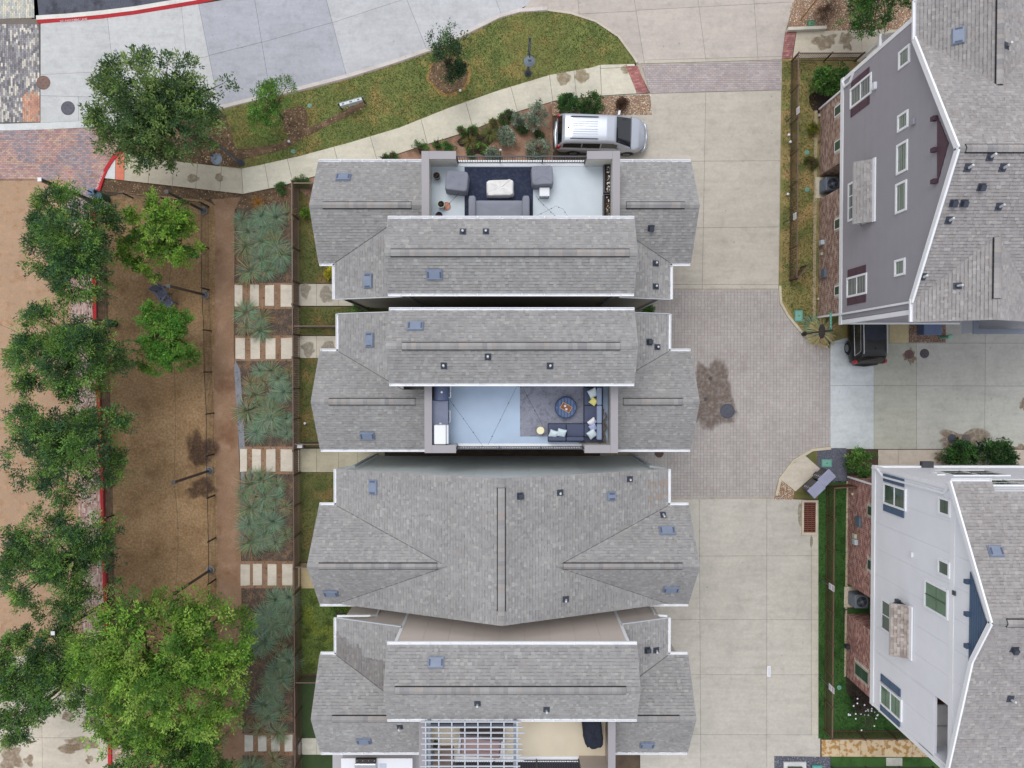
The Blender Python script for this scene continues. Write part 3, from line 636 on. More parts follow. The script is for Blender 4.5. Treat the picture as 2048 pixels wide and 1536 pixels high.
def slope(root, pts, cols=SG, colfn=None, th=.14, name='roof_slope'):
    pts = [Vector(p) for p in pts]; n = newell(pts)
    if n.z < 0: pts = pts[::-1]; n = -n
    PLANES.setdefault(root.name, []).append(pts)
    k = len(pts); mb = MB()
    vs_ = [p for p in pts] + [p - Vector((0, 0, th)) for p in pts]
    mb.add(vs_, [tuple(range(k)), tuple(range(2 * k - 1, k - 1, -1))] + [((i + 1) % k, i, k + i, k + (i + 1) % k) for i in range(k)])
    part = mb.build(name, mat('roof_edge', C(196, 194, 192), rough=.7), root)
    v = Vector((0, 0, 1)).cross(n).normalized(); u = n.cross(v).normalized()
    if u.z < 0: u, v = -u, -v
    o = pts[0]
    p2 = [((p - o).dot(v), (p - o).dot(u)) for p in pts]
    v0, v1 = min(p[0] for p in p2), max(p[0] for p in p2); u0, u1 = min(p[1] for p in p2), max(p[1] for p in p2)
    E = .143; sm = MB(); y = u0; seed = random.randint(0, 99); tint = 1 + random.uniform(-.035, .035)
    while y < u1 - .01:
        x = v0 - random.uniform(0, .3); last = None; yt = min(y + E + .012, u1)
        while x < v1:
            w_ = random.choice((.1, .13, .16, .2)); a = (x, y, x + w_, yt); x += w_
            cs = [(a[0], a[1]), (a[2], a[1]), (a[2], a[3]), (a[0], a[3])]
            ins = [inside(c, p2) for c in cs]
            if all(ins): pc = cs
            elif any(ins) or a[0] < v0 or a[2] > v1: pc = clean(rect_clip(p2, *a))
            else:
                pc = clean(rect_clip(p2, *a))
            if len(pc) < 3: continue
            lowz = random.choice((.02, .024, .03, .036))
            i = random.choices(range(6), [4, 4, 3, 3, 2, 1])[0]
            last = i
            col = vary(cols[i], .035)
            wp = o + v * ((a[0] + a[2]) / 2) + u * ((a[1] + a[3]) / 2)
            kk_ = tint * (.95 + .1 * vnoise(wp.x, wp.y, .55, seed)); col = tuple(t * kk_ for t in col)
            if colfn: col = colfn(wp, col)
            nb = len(sm.v)
            top = []
            for (q, r) in pc:
                h = lowz + (.006 - lowz) * min(max((r - y) / E, 0), 1)
                top.append(o + v * q + u * r + n * h)
            if area(pc) < 0: top = top[::-1]
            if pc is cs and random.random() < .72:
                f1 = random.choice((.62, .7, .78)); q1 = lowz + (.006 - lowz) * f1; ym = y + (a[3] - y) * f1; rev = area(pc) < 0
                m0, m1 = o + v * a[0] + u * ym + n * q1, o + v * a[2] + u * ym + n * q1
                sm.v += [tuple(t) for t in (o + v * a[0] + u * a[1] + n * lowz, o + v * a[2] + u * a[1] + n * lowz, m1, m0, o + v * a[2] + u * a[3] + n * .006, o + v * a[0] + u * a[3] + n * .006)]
                kq = random.choice((.7, .76, .84))  # upper strip darkened: course shadow line put into the colour, like a printed band
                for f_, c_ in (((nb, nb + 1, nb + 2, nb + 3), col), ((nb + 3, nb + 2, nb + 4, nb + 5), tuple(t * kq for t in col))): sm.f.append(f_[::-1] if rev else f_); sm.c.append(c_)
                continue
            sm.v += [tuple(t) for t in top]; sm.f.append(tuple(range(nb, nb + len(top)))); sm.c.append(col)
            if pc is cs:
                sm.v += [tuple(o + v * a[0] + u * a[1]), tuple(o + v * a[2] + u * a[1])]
                m_ = nb + 4; sm.f.append((nb, m_, m_ + 1, nb + 1) if area(pc) > 0 else (nb + 3, m_, m_ + 1, nb + 2)); sm.c.append(tuple(t * .6 for t in col))  # butt edge shade put into its colour
        y += E
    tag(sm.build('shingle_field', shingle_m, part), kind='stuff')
    return part
def on_roof(root, px, py):
    d = Vector(ray(px, py)); o = Vector((0, 0, CAMH)); best = None
    for pts in PLANES[root.name]:
        n = newell(pts); den = d.dot(n)
        if abs(den) < 1e-6: continue
        t = (pts[0] - o).dot(n) / den; h = o + d * t
        if inside((h.x, h.y), [(p.x, p.y) for p in pts]) and (best is None or t < best[0]): best = (t, h, n)
    return best
def frame_of(n):
    v = Vector((0, 0, 1)).cross(n).normalized() if abs(n.z) < .999 else Vector((1, 0, 0))
    u = n.cross(v).normalized()
    if u.z < 0: u, v = -u, -v
    return u, v
vent_m = mat('vent_metal', C(126, 138, 160), rough=.5, var=.08, scale=4, fine=.05, spec=.5)
pipe_m = mat('vent_boot', C(62, 68, 82), rough=.55, var=.1, scale=4, spec=.4)
def roof_vent(root, px, py, wpx, hpx):
    h = on_roof(root, px, py)
    if not h: print('MISS vent', root.name, px, py); return
    _, p, n = h; u, v = frame_of(n); s = F / (CAMH - p.z)
    flat = abs(v.x) > abs(v.y)
    a, b = (wpx, hpx) if flat else (hpx, wpx)
    a = a / s / 2; b = .24
    mb = MB(); mb.obox(p + n * .05, v * a, u * b, n * .02); mb.obox(p + n * .09, v * (a - .03), u * (b - .03), n * .03)
    part = bevel(mb.build('roof_vent', vent_m, root), .01, 1)
    for sgn in (-1, 1):
        g = MB(); g.obox(p + v * sgn * (a - .09) + n * .125, v * .035, u * (b - .1), n * .006); g.build('louvre', mat('louvre', C(84, 94, 116), rough=.6), part)
def pipe_vent(root, px, py, kind='pipe'):
    h = on_roof(root, px, py)
    if not h: print('MISS pipe', root.name, px, py); return
    _, p, n = h; u, v = frame_of(n)
    if kind == 'sq':
        mb = MB(); mb.obox(p + n * .03, v * .16, u * .16, n * .015); mb.obox(p + n * .13, v * .1, u * .12, n * .09); bevel(mb.build('box_vent', pipe_m, root), .015)
    else:
        mb = MB(); mb.obox(p + n * .03, v * .14, u * .16, n * .012); mb.tube([p + n * .03, p + n * .12], [.11, .06], 10); part = mb.build('vent_flashing', pipe_m, root)
        MB().tube([p + n * .08, Vector(p) + Vector((0, 0, .36))], .048, 10).build('vent_pipe', mat('pvc', C(206, 208, 210), rough=.5, var=.15, scale=9), part)
def ridge_vent(root, a, b, n1, n2, cols=SG):
    """raised vent along the ridge a-b; n1, n2: down-slope directions (per metre) on both sides"""
    a, b = Vector(a), Vector(b); d = (b - a); L = d.length; d = d / L; n1, n2 = Vector(n1).normalized(), Vector(n2).normalized()
    up = Vector((0, 0, 1))
    mb = MB()
    for n in (n1, n2): mb.obox((a + b) / 2 + n * .1 + up * .05, d * (L / 2 + .01), n * .1, n.cross(d).normalized() * .018)
    part = mb.build('ridge_vent', dark_m, root)
    k = max(1, int(L / .2)); st = L / k
    key = 'cap%.3f%.3f%.3f' % (st, n1.z, n1.x + n2.y * 3)
    def cap_mesh():
        m = MB()
        for n in (n1, n2):
            q = n * .165; t = .012
            for zz in (.018, 0):
                pass
            o0 = Vector((0, 0, 0)); s_ = st * .5
            top = [-d * s_ + up * .022, d * s_ + up * .014, d * s_ + q + up * .014, -d * s_ + q + up * .022]
            bot = [p - up * .03 for p in top]
            m.add(top + bot, [(0, 1, 2, 3), (7, 6, 5, 4), (0, 4, 5, 1), (1, 5, 6, 2), (2, 6, 7, 3), (3, 7, 4, 0)])
        return m.mesh('ridge_cap', mat('ridge_cap', rough=.95, var=.06, fine=.1, fscale=45, src='obj', spec=.2), (0, 0, 0))
    me = cap_mesh()
    for i in range(k):
        p = a + d * (st * (i + .5)) + up * .085
        link_mesh('ridge_cap', me, part, p, vary(random.choice(cols[:5] + [C(164, 158, 154), C(148, 146, 148)]), .06))
def ridge_caps_flat(root, a, b, n1, n2):              # low cap shingles beyond the vent
    a, b = Vector(a), Vector(b); d = (b - a); L = d.length
    if L < .15: return
    d /= L; up = Vector((0, 0, 1)); mb = MB()
    k = max(1, int(L / .2)); st = L / k
    for i in range(k):
        c = a + d * (st * (i + .5)) + up * .045; col = vary(random.choice(SG[:5]), .06)
        for n in (Vector(n1).normalized(), Vector(n2).normalized()):
            mb.add([c - d * st / 2 + up * .012, c + d * st / 2, c + d * st / 2 + n * .15, c - d * st / 2 + n * .15 + up * .012], [(0, 1, 2, 3)], col)
    tag(mb.build('cap_shingles', shingle_m, root), kind='stuff')
def gutter(root, a, b, out, name='gutter'):
    a, b, out = Vector(a), Vector(b), Vector(out).normalized(); d = (b - a).normalized(); up = Vector((0, 0, 1)); L = (b - a).length
    mb = MB(); c = (a + b) / 2; z0 = -.1
    mb.obox(c + out * .005 + up * (z0 + .05), d * (L / 2), out * .008, up * .055)
    mb.obox(c + out * .125 + up * (z0 + .05), d * (L / 2), out * .012, up * .055)
    mb.obox(c + out * .065 + up * (z0 - .0), d * (L / 2), out * .07, up * .008)
    for e in (a, b): mb.obox(e + out * .065 + up * (z0 + .045), d * .01, out * .065, up * .05)
    k = int(L / .9)
    for i in range(1, k): mb.obox(a + d * (L * i / k) + out * .065 + up * (z0 + .095), d * .018, out * .065, up * .008)
    return mb.build(name, white_m, root)
def downspout(root, pts, m=None, r=.045):
    mb = MB()
    for p, q in zip(pts, pts[1:]): mb.bar(p, q, r * 2, r * 1.7)
    return mb.build('downspout', m or white_m, root)
def window_w(root, X, x0, x1, yN, yS, nz=1, ny=1, fr=None, depth=.07, fw=.1, gm=None, name='window', out=-1, rail=False, muntin=None):
    """window on a wall facing -x (plane x = X); x0/x1: photo x of sill and head, yN/yS: photo y of its ends at the sill"""
    a, z0 = PX(x0, yN, X); b, _ = PX(x0, yS, X); _, z1 = PX(x1, (yN + yS) / 2, X)
    return window_box(root, 'x', X, min(a, b), max(a, b), z0, z1, nz, ny, fr, depth, fw, gm, out, muntin, rail)
def window_box(root, ax, X, ya, yb, z0, z1, nz=1, ny=1, fr=None, depth=.07, fw=.1, gm=None, out=-1, muntin=None, rail=False):
    fr = fr or white_m; mb = MB()
    def bx(u0, u1, w0, w1, d0, d1, m_):
        if ax == 'x': m_.box(X + out * d0, u0, w0, X + out * d1, u1, w1)
        else: m_.box(u0, X + out * d0, w0, u1, X + out * d1, w1)
    bx(ya, yb, z0, z0 + fw, -.02, depth, mb); bx(ya, yb, z1 - fw, z1, -.02, depth, mb)
    bx(ya, ya + fw, z0 + fw, z1 - fw, -.02, depth, mb); bx(yb - fw, yb, z0 + fw, z1 - fw, -.02, depth, mb)
    iy0, iy1, iz0, iz1 = ya + fw, yb - fw, z0 + fw, z1 - fw
    part = mb.build('window', fr, root); mw = .045
    for i in range(ny):
        for j in range(nz):
            u0 = iy0 + (iy1 - iy0) * i / ny + (mw / 2 if i else 0); u1 = iy0 + (iy1 - iy0) * (i + 1) / ny - (mw / 2 if i < ny - 1 else 0)
            w0 = iz0 + (iz1 - iz0) * j / nz + (.02 if j else 0); w1 = iz0 + (iz1 - iz0) * (j + 1) / nz - (.02 if j < nz - 1 else 0)
            p = MB(); bx(u0, u1, w0, w1, .004, .022, p); p.build('pane', gm or glass_m, part)
    for i in range(1, ny):
        p = MB(); u = iy0 + (iy1 - iy0) * i / ny; bx(u - mw / 2, u + mw / 2, iz0, iz1, -.01, .05, p); p.build('mullion', fr if not muntin else muntin, part)
    if rail:
        p = MB(); w_ = (iz0 + iz1) / 2; bx(iy0, iy1, w_ - .03, w_ + .03, -.011, .05, p); p.build('meeting_rail', fr, part)
    for j in range(1, nz):
        if rail and j * 2 == nz: continue
        p = MB(); w_ = iz0 + (iz1 - iz0) * j / nz; bx(iy0, iy1, w_ - .012, w_ + .012, -.012, .03, p); p.build('muntin', muntin or mat('muntin', C(88, 108, 92), rough=.5), part)
    return part
def shutter_w(root, X, x0, x1, yN, yS, color):
    a, z0 = PX(x0, yN, X); b, _ = PX(x0, yS, X); _, z1 = PX(x1, (yN + yS) / 2, X); y0, y1 = min(a, b), max(a, b)
    part = MB().box(X - .05, y0, z0, X, y1, z1).build('shutter', paint_m, root, color=color)
    for zz in (z0 + .12, (z0 + z1) / 2, z1 - .12): MB().box(X - .065, y0 + .02, zz - .04, X - .0505, y1 - .02, zz + .04).build('batten', paint_m, part, color=[t * .85 for t in color])
def brick_wall(root, ax, X, a0, a1, z0, z1, out, cols, holes=()):
    """joined bricks on the wall plane, running bond; holes: (u0, u1, w0, w1)"""
    mb = MB(); BH, BL = .076, .215; j = 0; z = z0
    bed_ = MB()
    while z < z1 - .02:
        u = a0 - (BL / 2 if j % 2 else 0); zt = min(z + BH - .016, z1)
        while u < a1:
            u0, u1 = max(u + .008, a0), min(u + BL - .01, a1); u += BL
            if u1 - u0 < .03: continue
            if any(h[0] < u1 and h[1] > u0 and h[2] < zt and h[3] > z for h in holes): continue
            d = .012 + random.uniform(0, .004); c = vary(pick(cols), .12)
            p, q = (X, X + out * d)
            if ax == 'x': vs_ = [(p, u0, z), (p, u1, z), (p, u1, zt), (p, u0, zt), (q, u0, z), (q, u1, z), (q, u1, zt), (q, u0, zt)]
            else: vs_ = [(u0, p, z), (u1, p, z), (u1, p, zt), (u0, p, zt), (u0, q, z), (u1, q, z), (u1, q, zt), (u0, q, zt)]
            fs = [(4, 5, 6, 7), (0, 1, 5, 4), (1, 2, 6, 5), (2, 3, 7, 6), (3, 0, 4, 7)]
            if (ax == 'x') == (out < 0): fs = [f[::-1] for f in fs]
            mb.add(vs_, fs, c)
        z += BH; j += 1
    return tag(mb.build('brickwork', mat('brick', rough=.9, var=.1, scale=3, fine=.12, fscale=50, src='attr'), root), kind='stuff')
def wall_panels_y(root, Y, out, xa, xb, ztop, z0, color, pw=1.22):
    """tall boards on a wall facing +-y; ztop(x) gives the top edge"""
    n = max(1, round((xb - xa) / pw)); st = (xb - xa) / n
    for i in range(n):
        u0, u1 = xa + st * i + .006, xa + st * (i + 1) - .006; mb = MB()
        xm = [u0, u1]
        poly = [(u0, z0), (u1, z0), (u1, ztop(u1)), (u0, ztop(u0))]
        extr(mb, poly if out > 0 else poly, 'y', Y, Y + out * .015)
        mb.build('wall_panel', paint_m, root, color=vary(color, .015))

def railing(root, a, b, z, h=1.02, step=.115, color=C(58, 62, 70), posts=4):
    a, b = Vector((a[0], a[1], z)), Vector((b[0], b[1], z)); d = (b - a); L = d.length; d /= L; up = Vector((0, 0, 1))
    mb = MB(); mb.bar(a + up * h, b + up * h, .055, .045); mb.bar(a + up * .1, b + up * .1, .04, .035)
    part = mb.build('railing', metal_m, root, color=color)
    me = MB().box(-.01, -.01, .11, .01, .01, h - .02).mesh('baluster', metal_m, (0, 0, 0)); k = int(L / step)
    for i in range(1, k): link_mesh('baluster', me, part, a + d * (L * i / k), color)
    me2 = MB().box(-.03, -.03, 0, .03, .03, h + .03).mesh('railing_post', metal_m, (0, 0, 0))
    for i in range(posts): link_mesh('railing_post', me2, part, a + d * (L * i / (posts - 1)), color)
    return part

def deck_house(label, d, e, colors, rail=True, stainfn=None):
    """d=+1: roof deck on the north side, -1: on the south. e: photo pixels of the roof edges"""
    zR = 8.05; root = thing('house', label, 'house', P(1010, (e['Yd'] + e['Yb']) / 2, 0))
    Yd, Yi, Yb = (P(1024, e[k], ZE).y for k in ('Yd', 'Yi', 'Yb')); Yr = (Yd + Yi) / 2
    XW, XE = P(e['XW'], e['Yd'], ZE).x, P(e['XE'], e['Yd'], ZE).x
    SW_, SE_ = P(e['SW'], e['Yb'], ZE).x, P(e['SE'], e['Yb'], ZE).x
    UW, UE = P(e['UW'], e['Yu1'], ZU).x, P(e['UE'], e['Yu1'], ZU).x
    Yu1, Yu2 = P(1024, e['Yu1'], ZU).y, P(1024, e['Yu2'], ZU).y; Yur = (Yu1 + Yu2) / 2; ZUR = ZU + .86
    ZP, ZD = 8.65, 7.35
    DW, DE = P(e['DW'], e['Yd'], ZP).x, P(e['DE'], e['Yd'], ZP).x
    wx0, wx1 = UW + .32, UE - .32                      # upper walls
    wy1, wy2 = Yu1 - d * .3, Yb + d * .1
    pg = (zR - ZE) / abs(Yr - Yi); pw = .36
    # walls
    wm = paint_m; mb = MB(); fb = Yb + d * .12
    mb.box(XW + .35, Yi + d * .3, 0, XE - .35, Yd - d * .28, ZE - .08)
    mb.box(SW_ + .3, fb, 0, SE_ - .3, Yi + d * .6, ZE - .1)
    mb.box(wx0, wy2, .02, wx1, wy1, ZU + .02)
    for xa, xb in ((XW + .35, XW + .5), (XE - .5, XE - .35)):
        extr(mb, [(Yi + d * .3, ZE - .12), (Yd - d * .28, ZE - .12), (Yr, zR - .2)], 'x', xa, xb)
    for xa, xb in ((wx0, wx0 + .1), (wx1 - .1, wx1)):
        extr(mb, [(wy1, ZU), (wy2, ZU), (Yur, ZUR - .2)], 'x', xa, xb)
    zwW, zwE = ZE + pw * (wx0 - SW_), ZE + pw * (SE_ - wx1)
    extr(mb, [(SW_ + .3, ZE - .15), (wx0 + .1, ZE - .15), (wx0 + .1, zwW - .18), (SW_ + .3, ZE - .06)], 'y', fb, fb + d * .12)
    extr(mb, [(SE_ - .3, ZE - .15), (wx1 - .1, ZE - .15), (wx1 - .1, zwE - .18), (SE_ - .3, ZE - .06)], 'y', fb, fb + d * .12)
    mb.build('wall', wm, root, color=colors['wall'])
    # roofs
    dyW = (wx0 - SW_) * pw / pg; dyE = (SE_ - wx1) * pw / pg
    gz = lambda Y: ZE + pg * abs(Y - Yi)
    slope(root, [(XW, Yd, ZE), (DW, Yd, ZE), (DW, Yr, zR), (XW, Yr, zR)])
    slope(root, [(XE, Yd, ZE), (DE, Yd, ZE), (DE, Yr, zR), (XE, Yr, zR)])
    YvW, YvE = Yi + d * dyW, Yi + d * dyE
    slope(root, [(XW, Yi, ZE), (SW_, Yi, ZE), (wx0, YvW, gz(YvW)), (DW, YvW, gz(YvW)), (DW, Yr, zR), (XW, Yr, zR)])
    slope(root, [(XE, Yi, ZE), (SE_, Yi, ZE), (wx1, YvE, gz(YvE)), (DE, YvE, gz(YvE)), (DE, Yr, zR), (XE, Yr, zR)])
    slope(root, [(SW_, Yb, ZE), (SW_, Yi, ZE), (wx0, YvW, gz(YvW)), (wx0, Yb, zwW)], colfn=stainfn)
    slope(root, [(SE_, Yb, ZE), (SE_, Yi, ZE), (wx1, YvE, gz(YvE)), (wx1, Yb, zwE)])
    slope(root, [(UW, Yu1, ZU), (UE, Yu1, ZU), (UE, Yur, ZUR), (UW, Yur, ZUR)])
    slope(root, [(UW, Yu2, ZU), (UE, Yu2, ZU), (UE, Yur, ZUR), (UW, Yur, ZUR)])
    for sx, yv, wx_ in ((SW_, YvW, wx0), (SE_, YvE, wx1)): MB().bar((sx, Yi, ZE + .035), (wx_, yv, gz(yv) + .035), .026, .012).build('valley_shadow_line', mat('valley', C(104, 102, 102), rough=.9, var=.3, scale=9), root)  # thin dark bar stands in for the shadow in the open valley
    pu = .86 / abs(Yu1 - Yur)
    for key, y, z, nn in (('rU', Yur, ZUR, pu), ('rW', Yr, zR, pg), ('rE', Yr, zR, pg)):
        if key in e:
            xa, xb = (P(t, 742, z).x for t in e[key])
            n1, n2 = Vector((0, 1, -nn)), Vector((0, -1, -nn))
            ridge_vent(root, (xa, y, z), (xb, y, z), n1, n2)
            end0, end1 = (UW, UE) if key == 'rU' else (XW, DW) if key == 'rW' else (DE, XE)
            ridge_caps_flat(root, (end0 + .02, y, z), (xa, y, z), n1, n2); ridge_caps_flat(root, (xb, y, z), (end1 - .02, y, z), n1, n2)
    # gutters
    gutter(root, (XW + .05, Yd, ZE), (DW, Yd, ZE), (0, d, 0)); gutter(root, (DE, Yd, ZE), (XE - .05, Yd, ZE), (0, d, 0))
    gutter(root, (XW + .05, Yi, ZE), (SW_ - .02, Yi, ZE), (0, -d, 0)); gutter(root, (SE_ + .02, Yi, ZE), (XE - .05, Yi, ZE), (0, -d, 0))
    gutter(root, (SW_, Yb, ZE), (SW_, Yi - d * .02, ZE), (-1, 0, 0)); gutter(root, (SE_, Yb, ZE), (SE_, Yi - d * .02, ZE), (1, 0, 0))
    gutter(root, (UW + .02, Yu1, ZU), (UE - .02, Yu1, ZU), (0, d, 0)); gutter(root, (UW + .02, Yu2, ZU), (UE - .02, Yu2, ZU), (0, -d, 0))
    # roof deck
    yo = P(1024, e['Yp'], ZP).y; yi_ = yo - d * .36
    dk_ = MB().box(DW + .2, wy1 - d * .05, ZD - .3, DE - .2, yo - d * .03, ZD).build('deck_floor', mat('deck_coating', rough=.6, var=.06, scale=.9, fine=.03, src='obj', spec=.4, patch=None), root, color=colors['deck'])
    pm = MB(); t = .3
    pm.box(DW + .03, wy1 - d * .05, ZE, DW + t, yo - d * .03, ZP - .06); pm.box(DE - t, wy1 - d * .05, ZE, DE - .03, yo - d * .03, ZP - .06)
    xa, xb = P(e['PW'], e['Yp'], ZP).x, P(e['PE'], e['Yp'], ZP).x
    pm.box(DW + t, yi_ + d * .03, ZE, xa - .03, yo - d * .031, ZP - .06); pm.box(xb + .03, yi_ + d * .03, ZE, DE - t, yo - d * .031, ZP - .06)
    pm.box(xa - .03, yo - d * .25, ZE - .2, xb + .03, yo - d * .032, ZD - .02)
    pm.build('parapet', paint_m, root, color=colors['parapet'])
    for bx in ((DW, wy1 - d * .02, DW + .34, yo), (DE - .34, wy1 - d * .02, DE, yo)):
        MB().box(bx[0], bx[1], ZP - .06, bx[2], bx[3], ZP).build('parapet_cap', paint_m, root, color=colors['cap'])
    MB().box(DW + .345, yi_, ZP - .06, xa, yo, ZP - .001).build('parapet_cap', paint_m, root, color=colors['cap'])
    MB().box(xb, yi_, ZP - .06, DE - .345, yo, ZP - .001).build('parapet_cap', paint_m, root, color=colors['cap'])
    railing(root, (xa, yo - d * .16), (xb, yo - d * .16), ZD)
    # sill under the railing
    MB().box(xa, yo - d * .04, ZD - .03, xb, yo - d * .3, ZD + .03).build('deck_edge', white_m, root)
    root['dummy'] = 0; del root['dummy']
    return dict(root=root, ZD=ZD, wx0=wx0, wx1=wx1, wy1=wy1, wy2=wy2, fb=fb, SW=SW_, SE=SE_, DW=DW, DE=DE, yo=yo, yi=yi_, Yb=Yb, zwW=zwW, zwE=zwE, Yu2=Yu2, Yu1=Yu1, pw=pw)

WALL1, CAP = C(176, 172, 164), C(164, 160, 164)
H1 = deck_house('grey shingled house with pale roof deck and navy rug, behind the silver van', 1,
    dict(XW=636, XE=1383, Yd=324, Yi=526, Yb=598, SW=670, SE=1340, UW=775, UE=1269, Yu1=438, Yu2=586, DW=843, DE=1240, Yp=302, PW=912, PE=1174, rU=(782, 1258), rW=(647, 823), rE=(1252, 1368)),
    dict(wall=C(196, 190, 178), deck=C(212, 222, 230), parapet=C(214, 212, 204), cap=CAP))
H2 = deck_house('grey shingled house with blue roof deck and navy sectional sofa', -1,
    dict(XW=640, XE=1382, Yd=898, Yi=703, Yb=628, SW=677, SE=1337, UW=778, UE=1269, Yu1=766, Yu2=621, DW=849, DE=1236, Yp=906, PW=912, PE=1169, rU=(804, 1240), rW=(657, 830), rE=(1247, 1365)),
    dict(wall=C(190, 188, 182), deck=C(184, 204, 228), parapet=C(206, 206, 204), cap=CAP))
def stain4(wp, col):
    # rain-dark shingles along the valley
    x0, y0 = P(672, 1310, ZE).x, P(672, 1310, ZE).y
    t = (wp.y - y0) - -.56 * (wp.x - x0) ; n = vnoise(wp.x, wp.y, 2.4, 8) * .7
    return tuple(c * k for c, k in zip(col, (.74, .71, .7))) if 0 < t < .75 + n and wp.x - x0 < 3.2 else col
H4 = deck_house('grey shingled house with white pergola over a cream roof deck', -1,
    dict(XW=640, XE=1376, Yd=1504, Yi=1310, Yb=1236, SW=673, SE=1336, UW=774, UE=1274, Yu1=1437, Yu2=1290, DW=838, DE=1231, Yp=1556, PW=900, PE=1162, rU=(788, 1254), rW=(661, 815), rE=(1245, 1362)),
    dict(wall=C(206, 190, 180), deck=C(222, 210, 186), parapet=C(186, 174, 166), cap=CAP), stainfn=stain4)

# ---- house with crossed gables (no deck)
r3 = thing('house', 'grey shingled house with crossed gable roofs and no roof deck', 'house', P(1010, 1070, 0))
YN, YS = P(1024, 938, ZE).y, P(1024, 1207, ZE).y; Y3i = P(1024, 1011, ZE).y
X3W, X3E = P(673, 970, ZE).x, P(1336, 970, ZE).x; G3W, G3E = P(638, 1011, ZE).x, P(1378, 1007, ZE).x
X3r = (X3W + X3E) / 2; Z3r = 9.55; pm3 = (Z3r - ZE) / (X3r - X3W); Z3g = 8.6; Y3r = (Y3i + YS) / 2; pg3 = (Z3g - ZE) / (Y3i - Y3r)
xiW, xiE = X3W + (Z3g - ZE) / pm3, X3E - (Z3g - ZE) / pm3
def brown_tabs(wp, col):
    px, py = to_px(wp.x, wp.y, wp.z)
    return C(158, 145, 137) if 1296 < px < 1340 and 960 < py < 1012 and random.random() < .35 else col
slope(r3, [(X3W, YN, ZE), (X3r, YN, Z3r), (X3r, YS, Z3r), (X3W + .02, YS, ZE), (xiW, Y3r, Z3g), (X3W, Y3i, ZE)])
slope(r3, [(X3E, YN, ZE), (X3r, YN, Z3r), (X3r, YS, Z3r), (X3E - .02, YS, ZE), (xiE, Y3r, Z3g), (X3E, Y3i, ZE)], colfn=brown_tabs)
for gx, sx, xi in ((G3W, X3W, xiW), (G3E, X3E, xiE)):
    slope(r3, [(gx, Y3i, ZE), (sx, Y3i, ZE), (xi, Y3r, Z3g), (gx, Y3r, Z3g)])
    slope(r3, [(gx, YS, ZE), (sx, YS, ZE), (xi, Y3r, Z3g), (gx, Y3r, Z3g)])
for sx, xi in ((X3W, xiW), (X3E, xiE)):
    for yy in (Y3i, YS): MB().bar((sx, yy, ZE + .035), (xi, Y3r, Z3g + .035), .024, .012).build('valley_shadow_line', mat('valley'), r3)  # valley shadow drawn as a dark bar here too
mb = MB(); mb.box(X3W + .3, YS + .22, 0, X3E - .3, YN - .14, ZE - .1); mb.box(G3W + .35, YS + .3, 0, G3E - .35, Y3i - .3, ZE - .11)
for ya, yb in ((YN - .14, YN - .3), (YS + .22, YS + .4)): extr(mb, [(X3W + .3, ZE - .12), (X3E - .3, ZE - .12), (X3r, Z3r - .22)], 'y', ya, yb)
for xa, xb in ((G3W + .35, G3W + .5), (G3E - .5, G3E - .35)): extr(mb, [(Y3i - .3, ZE - .13), (YS + .3, ZE - .13), (Y3r, Z3g - .22)], 'x', xa, xb)
mb.build('wall', paint_m, r3, color=C(204, 214, 216))
W3 = (.66, .72, .735)
wall_panels_y(r3, YN - .14, 1, X3W + .3, X3r, lambda x: ZE - .2 + pm3 * (x - X3W), .1, W3); wall_panels_y(r3, YN - .14, 1, X3r, X3E - .3, lambda x: ZE - .2 + pm3 * (X3E - x), .1, W3)
ridge_vent(r3, (X3r, P(1001, 976, Z3r).y, Z3r), (X3r, P(1001, 1222, Z3r).y, Z3r), (1, 0, -pm3), (-1, 0, -pm3))
ridge_caps_flat(r3, (X3r, YN - .02, Z3r), (X3r, P(1001, 976, Z3r).y, Z3r), (1, 0, -pm3), (-1, 0, -pm3)); ridge_caps_flat(r3, (X3r, P(1001, 1222, Z3r).y, Z3r), (X3r, YS + .02, Z3r), (1, 0, -pm3), (-1, 0, -pm3))
for a, b, end, xi in ((635, 873, G3W, xiW), (1127, 1367, G3E, xiE)):
    xa, xb = P(a, 742, Z3g).x, P(b, 742, Z3g).x; n1, n2 = (0, 1, -pg3), (0, -1, -pg3)
    ridge_vent(r3, (xa, Y3r, Z3g), (xb, Y3r, Z3g), n1, n2)
    ridge_caps_flat(r3, (min(end + .02, xi), Y3r, Z3g), (xa, Y3r, Z3g), n1, n2); ridge_caps_flat(r3, (xb, Y3r, Z3g), (max(end - .02, xi), Y3r, Z3g), n1, n2)
gutter(r3, (X3W, YN - .02, ZE), (X3W, Y3i + .02, ZE), (-1, 0, 0)); gutter(r3, (X3E, YN - .02, ZE), (X3E, Y3i + .02, ZE), (1, 0, 0))
for y, s in ((Y3i, 1), (YS, -1)):
    gutter(r3, (G3W + .03, y, ZE), (X3W + (.25 if s > 0 else .9), y, ZE), (0, s, 0)); gutter(r3, (X3E - (.3 if s > 0 else 1.3), y, ZE), (G3E - .03, y, ZE), (0, s, 0))
grey_m = mat('grey_spout', C(178, 186, 192), rough=.5, var=.05)
downspout(r3, [(X3W + .1, YN + .0, ZE - .15), (X3W + .75, YN + .05, ZE - .6), (X3W + .75, YN - .03, .1)], grey_m); downspout(r3, [(X3E - .1, YN + .0, ZE - .15), (X3E - .75, YN + .05, ZE - .6), (X3E - .75, YN - .03, .1)], grey_m)
downspout(r3, [(X3E - .35, YS - .05, ZE - .1), (X3E - .35, YS + .15, ZE - .6), (X3E - .35, YS + .17, .1)], grey_m)

